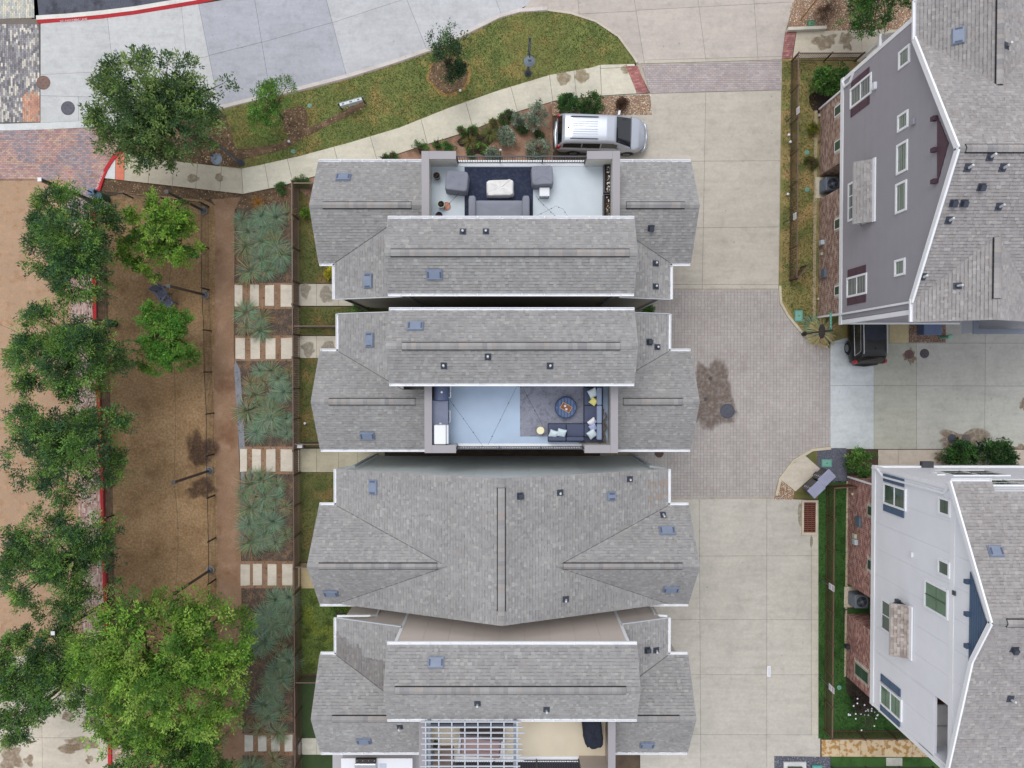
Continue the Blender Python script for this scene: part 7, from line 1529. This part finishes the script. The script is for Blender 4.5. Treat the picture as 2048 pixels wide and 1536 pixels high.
# ---- lower terrace below the pergola house with a grill in a white counter
tz = 3.3; tr = thing('terrace', 'grey lower terrace under the eave of the pergola house', 'terrace', P(745, 1540, tz)); a, b = P(665, 1500, tz), P(838, 1700, tz); MB().box(a.x, b.y, tz - .3, b.x, a.y - .2, tz).build('floor', paint_m, tr, color=C(186, 184, 186)); MB().box(a.x + .2, b.y + .2, 0, b.x - .2, a.y - .4, tz - .3).build('support_wall', paint_m, tr, color=C(180, 178, 178))
r0, r1 = P(683, 1518, tz + .95), P(824, 1580, tz + .95); wc_ = thing('counter', 'white counter on the lower terrace with a steel grill let in', 'counter', ((r0.x + r1.x) / 2, (r0.y + r1.y) / 2, tz)); MB().box(r0.x, r1.y, tz, r1.x, r0.y, tz + .9).build('cabinet', paint_m, wc_, color=C(214, 214, 220)); bevel(MB().box(r0.x - .03, r1.y - .03, tz + .9, r1.x + .03, r0.y + .03, tz + .95).build('worktop', paint_m, wc_, color=C(240, 242, 248)), .02); s0, s1 = P(759, 1527, tz + .96), P(773, 1540, tz + .96); MB().box(s0.x, s1.y, tz + .952, s1.x, s0.y, tz + .958).build('sink', metal_m, wc_, color=C(196, 206, 220))
g0, g1 = P(709, 1521, tz + 1.25), P(752, 1560, tz + 1.25); sg = thing('grill', 'stainless steel grill let into the white terrace counter', 'grill', ((g0.x + g1.x) / 2, (g0.y + g1.y) / 2, tz + .95)); bevel(MB().box(g0.x, g1.y, tz + .955, g1.x, g0.y - .18, tz + 1.25).build('hood', mat('steel', C(196, 200, 206), rough=.25, metal=.8, var=.05), sg), .05); MB().box(g0.x + .02, g0.y - .17, tz + .955, g1.x - .02, g0.y, tz + 1.12).build('warming_rack', metal_m, sg, color=C(52, 50, 50))
for k in range(4): x = g0.x + .1 + (g1.x - g0.x - .2) * k / 3; MB().lathe((x, g0.y - .08, tz + 1.12), [(.025, 0), (.02, .03)], 8).build('knob', metal_m, sg, color=C(190, 180, 170))
# ---- sofa in the loggia of the white house
ls = thing('bench_sofa', 'brown framed sofa with white cushions in the loggia of the white house', 'sofa', (wx + 1.5, (yl0 + yl1) / 2, zl - 1.1)); zf = zl - 1.1; cy = PX(1889, 1446, wx + 1.1)[0]; brn = mat('sofa_wood', C(128, 84, 66), rough=.6, var=.15, scale=6)
MB().box(wx + .5, cy - 1.0, zf, wx + 1.5, cy + 1.05, zf + .3).build('frame', brn, ls); MB().box(wx + .45, cy - 1.02, zf + .3, wx + .52, cy + 1.07, zf + .42).build('front_rail', brn, ls)
for k in (0, 1): bevel(MB().box(wx + .53, cy - .98 + 1.01 * k, zf + .3, wx + 1.32, cy + .0 + 1.01 * k, zf + .48).build('cushion', cloth_m, ls, color=C(232, 228, 226)), .06); bevel(MB().box(wx + 1.34, cy - .98 + 1.01 * k, zf + .45, wx + 1.52, cy + .0 + 1.01 * k, zf + .95).build('back_cushion', cloth_m, ls, color=C(236, 234, 232)), .06)
# ================================================================== VEGETATION
def leaf_mesh(name, pos, axis, nrm, ln, wd, col, m):
    n = len(pos); axis = axis / np.maximum(np.linalg.norm(axis, axis=1, keepdims=True), 1e-6); b = np.cross(axis, nrm); b /= np.maximum(np.linalg.norm(b, axis=1, keepdims=True), 1e-6)
    l, w = ln[:, None], wd[:, None]; nn = np.cross(b, axis)
    v = np.stack([pos, pos + axis * l * .45 + b * w * .5 + nn * l * .04, pos + axis * l, pos + axis * l * .45 - b * w * .5 + nn * l * .04], 1).reshape(-1, 3)
    me = bpy.data.meshes.new(name); me.vertices.add(4 * n); me.vertices.foreach_set('co', v.astype(np.float32).ravel()); me.loops.add(4 * n); me.loops.foreach_set('vertex_index', np.arange(4 * n, dtype=np.int32))
    me.polygons.add(n); me.polygons.foreach_set('loop_start', np.arange(0, 4 * n, 4, dtype=np.int32)); me.update(calc_edges=True)
    a = me.attributes.new('Col', 'FLOAT_COLOR', 'FACE'); a.data.foreach_set('color', np.concatenate([col, np.ones((n, 1))], 1).astype(np.float32).ravel()); me.materials.append(m); return me
def sprays(rng, cen, dirs, nper, L, spread, ls, pal, droop=.15):
    """leaves along a few twigs around each spray axis"""
    out = []
    for c, d in zip(cen, dirs):
        d = d / (np.linalg.norm(d) + 1e-6); base = pal[rng.integers(len(pal))] * rng.uniform(.62, 1.38); nt = rng.integers(3, 6); Ls = L * rng.uniform(.6, 1.25)
        for _ in range(nt):
            td = d + rng.normal(0, spread, 3); td[2] *= .75; td /= np.linalg.norm(td); m = max(3, int(nper / nt)); t = rng.uniform(.05, 1, m) ** .8
            p = c + td * (t[:, None] * Ls); p[:, 2] -= droop * Ls * t ** 2; side = rng.normal(0, .055 * (1 + L), (m, 3)) * (1.15 - t[:, None] * .7); p = p + side
            ax = td * .8 + side * 6 + rng.normal(0, .5, (m, 3)); nr = np.array([0, 0, 1.]) + rng.normal(0, .55, (m, 3)); k = rng.uniform(.8, 1.25, (m, 1))
            out.append((p, ax, nr, ls * rng.uniform(.7, 1.35, m), base * k))
    return [np.concatenate([o[i] for o in out]) for i in range(5)]
def tree(label, base, lobes, nspray, nper, L, ls, pal, seed, trunk_r=.12, spread=.55, cat='tree', name='tree', group=None, up=.35, droop=.15, wr=.42, shell=.55, clump=8):
    """lobes: (dx, dy, z, rx, ry, rz) relative to the trunk foot"""
    rng = np.random.default_rng(seed); b = Vector(base); root = thing(name, label, cat, b, group); pal = [np.array(c) for c in pal]
    vol = np.array([l[3] * l[4] * (.4 + l[5]) for l in lobes]); cen, dirs = [], []
    hub = np.array([0, 0, min(l[2] for l in lobes) * .55])
    for l, k in zip(lobes, np.maximum(1, (nspray * vol / vol.sum()).astype(int))):
        d = rng.normal(0, 1, (k, 3)); d[:, 2] = np.abs(d[:, 2]) * .9 - .25 * rng.random(k); d /= np.linalg.norm(d, axis=1, keepdims=True)
        ns = max(4, int(k / clump)); sd = d[rng.integers(0, k, ns)]; d = sd[rng.integers(0, ns, k)] + rng.normal(0, .3, (k, 3)); d /= np.linalg.norm(d, axis=1, keepdims=True)
        r = (shell + (1 - shell) * rng.random((k, 1)) ** .6) * (.78 + .4 * rng.random((k, 1))); p = d * r * np.array(l[3:6]) + np.array(l[:3]); cen.append(p)
        o = d * np.array([1, 1, .6]) + np.array([0, 0, up]); dirs.append(o)
    cen, dirs = np.concatenate(cen), np.concatenate(dirs); p, ax, nr, ln, col = sprays(rng, cen, dirs, nper, L, spread, ls, pal, droop)
    link_mesh('crown', leaf_mesh('crown', p, ax, nr, ln, ln * wr, col, leaf_m), root, b)
    if trunk_r:
        m = MB(); hz = max(.4, min(l[2] - l[5] * .4 for l in lobes)); m.tube([b, b + Vector((.03, .02, hz * .5)), b + Vector((0, 0, hz))], [trunk_r * 1.25, trunk_r, trunk_r * .85], 9); m.build('trunk', bark_m, root)
        lm = MB(); idx = rng.choice(len(cen), min(len(cen), 46), replace=False)
        for i in idx:
            e = Vector(cen[i]) + b; s = b + Vector((0, 0, hz * rng.uniform(.75, 1.0))); mid = s.lerp(e, .5) + Vector(rng.normal(0, .12, 3)) + Vector((0, 0, .15)); lm.tube([s, mid, e], [trunk_r * .45, trunk_r * .25, .012], 5, cap=False)
        lm.build('limbs', bark_m, root)
    return root
def g(*c): return C(*c, k=.74)
OAK = [g(96, 128, 70), g(120, 150, 78), g(70, 104, 62), g(136, 160, 92), g(84, 116, 72)]
ELM = [g(84, 120, 70), g(108, 152, 70), g(66, 98, 66), g(136, 174, 82), g(74, 110, 74), g(118, 160, 78)]
LIME = [g(126, 172, 64), g(152, 192, 78), g(104, 150, 58), g(164, 196, 90), g(84, 126, 54)]
def at(px, py, z): return P(px, py, z)
def lobe(b, px, py, z, r, rz=None, ry=None):
    q = P(px, py, z); s = F / (CAMH - z); return (q.x - b.x, q.y - b.y, z, r / s, (ry or r) / s, rz or r / s * .8)
b = P(400, 282, 0); tree('big spreading oak with grey green leaves at the corner of brick street and mulch', b, [lobe(b, 300, 190, 5.2, 70), lobe(b, 260, 240, 4.6, 66), lobe(b, 350, 250, 5.0, 70), lobe(b, 395, 200, 4.4, 46), lobe(b, 310, 285, 4.4, 56), lobe(b, 250, 160, 4.6, 40), lobe(b, 425, 160, 4.2, 26), lobe(b, 350, 170, 4.8, 44)], 430, 86, .7, .14, OAK, 1, .2, spread=.6)
b = P(566, 238, 0); tree('small bushy green tree at the left part of the lawn beside a mulch ring', b, [lobe(b, 543, 210, 2.4, 36), lobe(b, 535, 232, 1.8, 30), lobe(b, 560, 190, 2.2, 24)], 110, 60, .45, .1, [g(112, 158, 70), g(90, 138, 60), g(132, 172, 84)], 2, .06)
b = P(900, 160, 0); tree('young upright dark green tree in the round mulch ring', b, [lobe(b, 897, 140, 2.0, 26), lobe(b, 893, 112, 3.2, 24), lobe(b, 889, 92, 4.4, 18), lobe(b, 875, 72, 5.0, 10), lobe(b, 898, 66, 5.4, 10), lobe(b, 921, 78, 4.0, 8)], 120, 52, .42, .1, [g(72, 104, 66), g(92, 124, 74), g(60, 88, 62)], 3, .07, up=.8)
row = [(213, 508, [(120, 430, 4.6, 50), (150, 480, 5.2, 66), (95, 500, 4.6, 44), (165, 545, 4.6, 56), (190, 440, 4.2, 36)], 'dark feathery street tree rising over the upper part of the pink granite'),
       (216, 690, [(95, 660, 4.8, 46), (80, 720, 4.6, 58), (150, 720, 5.2, 62), (205, 700, 4.6, 46), (170, 770, 4.2, 40), (130, 640, 4.4, 30)], 'dark feathery street tree pierced by the square white capped pole'),
       (220, 880, [(90, 850, 5.0, 56), (70, 910, 4.8, 60), (150, 890, 5.4, 66), (210, 860, 4.8, 50), (130, 950, 4.6, 50), (205, 930, 4.4, 40)], 'dark feathery street tree level with the wet soil rings'),
       (224, 1080, [(85, 1070, 5.0, 60), (70, 1140, 4.8, 64), (150, 1110, 5.4, 66), (205, 1080, 4.8, 46), (130, 1180, 4.8, 50), (200, 1150, 4.6, 46), (110, 1210, 4.2, 34)], 'dark feathery street tree above the lower square pole'),
       (226, 1300, [(60, 1320, 4.8, 60), (40, 1390, 4.6, 60), (110, 1370, 5.0, 56), (115, 1300, 4.6, 46), (20, 1440, 4.2, 40)], 'dark feathery street tree overhanging the concrete lot')]
for i, (bx, by, ls, l) in enumerate(row):
    b = P(bx, by, 0); tree(l, b, [lobe(b, x, y, z, r * .84) for x, y, z, r in ls], 430, 88, .72, .13, ELM, 20 + i, .14, spread=.42, group='street trees along the red kerb', droop=.3, wr=.36, clump=6)
b = P(356, 508, 0); tree('lime green multi lobed tree in the upper dog run', b, [lobe(b, 330, 440, 3.4, 44), lobe(b, 345, 480, 3.4, 42), lobe(b, 285, 505, 2.8, 34), lobe(b, 280, 420, 2.6, 24), lobe(b, 375, 480, 2.6, 30), lobe(b, 345, 520, 2.6, 30), lobe(b, 300, 535, 2.4, 20), lobe(b, 265, 480, 2.6, 20)], 280, 90, .42, .125, LIME, 40, .09, spread=.7)
b = P(345, 690, 0); tree('lime green tree in the dog run below the slatted chairs', b, [lobe(b, 325, 625, 3.0, 28), lobe(b, 320, 665, 3.2, 38), lobe(b, 345, 695, 3.0, 38), lobe(b, 310, 715, 2.8, 30), lobe(b, 372, 680, 2.4, 18), lobe(b, 345, 645, 2.6, 24)], 220, 90, .42, .12, [g(112, 164, 66), g(134, 178, 78), g(90, 146, 58)], 41, .08, spread=.7)
b = P(372, 1280, 0); tree('large lime green tree spreading from the dog run over the red kerb', b, [lobe(b, 320, 1320, 6.2, 120, 2.2), lobe(b, 230, 1290, 5.6, 80), lobe(b, 420, 1290, 5.6, 84), lobe(b, 280, 1400, 5.6, 90), lobe(b, 400, 1380, 5.4, 80), lobe(b, 190, 1370, 5.0, 56), lobe(b, 290, 1225, 5.0, 52), lobe(b, 470, 1330, 4.6, 44), lobe(b, 330, 1450, 5.0, 56), lobe(b, 410, 1230, 4.6, 44), lobe(b, 200, 1420, 4.6, 40)], 760, 92, .72, .135, LIME, 42, .22, spread=.65)
b = P(370, 1500, 0); tree('darker green tree at the lower end of the dog run', b, [lobe(b, 330, 1530, 4.6, 80), lobe(b, 410, 1500, 4.4, 56), lobe(b, 270, 1510, 4.2, 46), lobe(b, 420, 1550, 4.2, 56)], 330, 90, .66, .135, [g(84, 128, 58), g(112, 156, 68), g(66, 104, 50), g(128, 168, 80)], 43, .16)
b = P(1715, 12, 0); tree('green tree over the pinkish pebbles by the grey house', b, [lobe(b, 1740, 10, 3.0, 50), lobe(b, 1700, -10, 3.0, 44), lobe(b, 1785, 20, 2.8, 32), lobe(b, 1760, -30, 3.4, 60)], 190, 70, .5, .11, [g(80, 124, 62), g(100, 146, 70), g(66, 104, 56)], 44, .1)
def shrub(label, px, py, r, h, pal, seed, n=70, nper=44, L=.22, ls=.08, group=None, name='shrub', ry=None, wr=.5, up=.5):
    b = P(px, py, 0); s = F / (CAMH - h * .6); q = P(px, py, h * .55); r *= .78; ry = ry and ry * .78
    return tree(label, (q.x, q.y, .05), [(0, 0, h * .5, r / s, (ry or r) / s, h * .5)], n, nper, L, ls, pal, seed, 0.035, cat='shrub', name=name, group=group, wr=wr, up=up, shell=.45)
DKG = [g(70, 112, 60), g(90, 136, 68), g(54, 90, 52)]; SAGE = [C(150, 168, 144, .66), C(178, 194, 170, .66), C(126, 146, 122, .66), C(196, 206, 184, .66)]; MID = [g(96, 142, 66), g(78, 120, 58), g(120, 160, 78)]
shrub('round glossy green shrub in black mulch beside the grey house', 1661, 160, 38, 1.6, MID, 60, 130, 50, .3, .12); shrub('round clipped green shrub beside the gravel at the white house corner', 1722, 926, 27, 1.2, MID, 61, 90, 46, .24, .11); shrub('dark spiky green shrub at the manhole stain', 1920, 912, 34, 1.4, DKG, 62, 110, 46, .34, .12, up=.8); shrub('larger dark spiky green shrub against the white house wall', 1985, 918, 40, 1.6, DKG, 63, 130, 46, .4, .12, up=.8)
shrub('dark green round shrub between sidewalk and van roof', 1137, 212, 23, 1.0, DKG, 64, 80, 44, .22, .09); shrub('dark green oval shrub next to the pebbles above the van', 1180, 208, 26, 1.0, [g(74, 110, 60), g(92, 128, 68)], 65, 90, 44, .22, .09)
for i, (px, py, r, h, l) in enumerate([(1072, 232, 30, 1.2, 'tall silvery sage shrub with a thin bare stem beside the sidewalk'), (1015, 272, 20, .9, 'round silvery sage shrub in the middle of the pink granite bed'), (1076, 298, 26, .8, 'silvery sage shrub next to the rear of the silver van'), (985, 314, 17, .6, 'low silvery sage shrub against the deck railing'), (1033, 240, 10, .5, 'small silvery sage tuft beside the tall sage shrub')]): shrub(l, px, py, r, h, SAGE, 70 + i, 85, 40, .18, .075, 'silvery shrubs in the granite bed')
for i, (px, py, r, h, pal, l) in enumerate([(896, 290, 15, .7, [g(70, 130, 58), g(88, 146, 66)], 'fresh green shrub left of the black mulch patch'), (838, 302, 22, .9, MID, 'leafy shrub beside the left parapet corner'), (946, 264, 9, .4, MID, 'small green mound above the black mulch patch'), (923, 264, 7, .35, MID, 'tiny green mound beside the sidewalk near the black mulch'), (963, 298, 10, .4, [g(130, 176, 74), g(110, 156, 66)], 'bright green plant at the lower edge of the black mulch'), (944, 306, 8, .35, MID, 'small green mound under the black mulch patch'), (1008, 238, 10, .4, MID, 'green mound beside the sidewalk near the small sage tuft'), (1020, 230, 9, .4, DKG, 'dark green mound touching the sidewalk near the tall sage'), (987, 250, 9, .3, [g(150, 150, 80), g(124, 138, 70)], 'yellowish green tuft between sidewalk and sage'), (1078, 272, 9, .4, DKG, 'dark small plant between the two sage shrubs by the van'), (1045, 258, 8, .4, DKG, 'dark small plant under the tall sage stem'), (768, 318, 8, .35, MID, 'small green mound where sidewalk meets the white gutter'), (786, 316, 7, .3, MID, 'small green sprout beside the leafy shrub'), (875, 288, 6, .3, MID, 'tiny mound left of the fresh green shrub'), (563, 376, 9, .4, [g(72, 132, 58), g(90, 148, 66)], 'bright green mound below the sidewalk corner'), (608, 362, 12, .5, [g(84, 130, 58), g(100, 146, 66)], 'green shrub squeezed between sidewalk and eave'), (597, 366, 8, .4, MID, 'small green shrub at the fence corner by the sidewalk')]): shrub(l, px, py, r, h, pal, 80 + i, 34, 30, .14, .07, 'small plants of the sidewalk beds')
for i, (px, py, r, h, pal, l) in enumerate([(664, 546, 12, .8, [C(226, 214, 70, .7), C(206, 200, 60, .7)], 'yellow leaved shrub under the first house eave'), (724, 620, 24, .9, MID, 'green shrub in the gap below the first house'), (1292, 622, 13, .8, MID, 'green shrub at the driveway end of the first gap'), (612, 428, 6, .5, [g(130, 170, 60)], 'thin bright green plant in the uppermost yard'), (684, 1220, 22, .7, [g(90, 132, 56), g(110, 150, 60)], 'green shrub under the eave beside the bright turf'), (1625, 258, 8, .4, [C(190, 186, 60, .7), g(120, 140, 60)], 'yellow flowering weed along the brick wall'), (1621, 326, 10, .4, [g(126, 128, 66), g(104, 112, 60)], 'dry green weeds along the brick wall'), (1242, 208, 10, .5, [C(96, 70, 56), C(120, 92, 74)], 'brown dry shrub in the pebbles above the van')]): shrub(l, px, py, r, h, pal, 110 + i, 44, 32, .18, .08, 'plants beside the house walls')
shrub('brown dead bush in the pinkish pebbles', 1655, 14, 30, .9, [C(110, 78, 62), C(92, 64, 52), C(130, 96, 76)], 130, 90, 40, .28, .06, wr=.25)
fs = shrub('dark shrub with small white flowers at the lower corner of the white house', 1722, 1418, 34, 1.4, [C(66, 54, 58), C(86, 66, 66), g(60, 70, 50)], 131, 80, 34, .34, .07, wr=.4)
fw = MB(); bp = Vector(fs.location)
for k in range(26):
    a, rr = random.uniform(0, 6.28), random.uniform(.2, 1.0); fw.lathe(bp + Vector((math.cos(a) * rr, math.sin(a) * rr * 1.0, random.uniform(.9, 1.5))), [(.02, 0), (.05, .03), (.02, .06)], 7, C(240, 236, 244))
fw.build('blossoms', attr_m, fs)
# ---- ornamental grasses
def clump_mesh(seed, pal, n=120, L=1.0, w=.024):
    rng = random.Random(seed); mb = MB()
    for _ in range(n):
        a = rng.uniform(0, 6.283); l = L * rng.uniform(.55, 1.1); el = rng.uniform(.35, 1.25); c = rng.choice(pal); c = tuple(t * rng.uniform(.75, 1.3) for t in c); d = Vector((math.cos(a), math.sin(a), 0)); s = Vector((-d.y, d.x, 0)); r0 = rng.uniform(0, .12)
        pts = [d * r0, d * (r0 + l * .35 * math.cos(el)) + Vector((0, 0, l * .35 * math.sin(el))), d * (r0 + l * .72 * math.cos(el * .62)) + Vector((0, 0, l * .52 * math.sin(el))), d * (r0 + l * math.cos(el * .4)) + Vector((0, 0, max(l * .52 * math.sin(el) - .18 * l, .02)))]
        k = len(mb.v); bend = s * rng.uniform(-.08, .08)
        for i, p in enumerate(pts):
            ww = w * (1, .9, .65, .12)[i] / 2; q = p + bend * (i / 3) ** 2; mb.v += [tuple(q - s * ww), tuple(q + s * ww)]
        for i in range(3): mb.f.append((k + 2 * i, k + 2 * i + 1, k + 2 * i + 3, k + 2 * i + 2)); mb.c.append(tuple(t * (.9 + .12 * i) for t in c))
    return mb.mesh('grass_clump', leaf_m, (0, 0, 0))
BG = [C(136, 160, 136, .95), C(146, 170, 142, .92), C(104, 138, 112, .92), C(164, 182, 154, .92), C(136, 156, 124, .92)]; ST = [C(170, 150, 110, .8), C(190, 170, 128, .8), C(140, 130, 96, .8)]
green = [clump_mesh(200 + i, BG + ([ST[0]] if i % 2 else []), 300, .95, .02) for i in range(5)]; mixed = [clump_mesh(300 + i, BG[:3] + ST, 200) for i in range(2)]; straw = [clump_mesh(400 + i, ST + [BG[4]], 160, .75) for i in range(2)]
beds = [(428, 560, 'in the uppermost grass bed'), (624, 664, 'in the short bed between two stone rows'), (732, 886, 'in the bed beside the blue deck house'), (956, 1110, 'in the bed beside the crossed gable house'), (1196, 1456, 'in the long bed beside the pergola house'), (1518, 1560, 'in the lowest bed')]
nc = 0
for (a, b_, l) in beds:
    y = a + 8
    while y < b_:
        o = 0 if a < 800 else 8
        for xk in range(4):
            px = 490 + o + xk * 29 + random.uniform(-8, 8) + (10 if int(y / 30) % 2 else 0); py = y + random.uniform(-9, 9)
            if px > 584 or px < 478 + o: continue
            if a == 732 and px < 505 and random.random() < .4 or random.random() < .08: continue
            if a == 1196 and (px < 525 and random.random() < .65): continue
            k = random.random(); kind = 'straw' if k > (.9 if a < 1000 else .8) else 'mixed' if k > .72 else 'green'; me = random.choice({'straw': straw, 'mixed': mixed, 'green': green}[kind]); p = P(px, py, .04)
            o_ = link_mesh('grass_clump', me, None, p); o_.rotation_euler = (0, 0, random.uniform(0, 6.28)); s = random.uniform(.55, 1.1); o_.scale = (s, s, s * .9)
            tag(o_, {'straw': 'dry straw coloured grass clump ', 'mixed': 'half dry blue green grass clump ', 'green': 'blue green arching grass clump '}[kind] + l, 'ornamental grass', 'ornamental grass clumps in the front beds'); nc += 1
        y += 25
p = P(518, 408, .04); o_ = link_mesh('grass_clump', clump_mesh(500, [C(196, 140, 60, .8), C(170, 128, 70, .8)], 90, .5), None, p); tag(o_, 'small orange brown dead grass tuft at the top of the uppermost bed', 'ornamental grass')
p = P(1640, 666, .06); o_ = link_mesh('grass_clump', clump_mesh(501, [C(216, 198, 144, .9), C(200, 182, 130, .9), C(186, 168, 116, .9), C(210, 190, 140, .9), BG[0]], 420, 1.0, .03), None, p); tag(o_, 'large straw and blue green grass clump under the octagonal sign', 'ornamental grass')
p = P(1622, 650, .06); o_ = link_mesh('grass_clump', clump_mesh(502, BG[:3], 120, .7, .04), None, p); tag(o_, 'blue green broad leaved plant beside the sign post', 'plant')
p = P(940, 284, .06); o_ = link_mesh('grass_clump', clump_mesh(503, [C(150, 140, 84, .8), C(124, 124, 72, .8)], 120, .6), None, p); tag(o_, 'olive yellow grass clump in the middle of the black mulch', 'ornamental grass'); p = P(980, 268, .06); o_ = link_mesh('grass_clump', clump_mesh(504, [C(130, 134, 76, .8), C(112, 122, 70, .8)], 160, .7), None, p); tag(o_, 'larger olive green grass clump at the right end of the black mulch', 'ornamental grass')
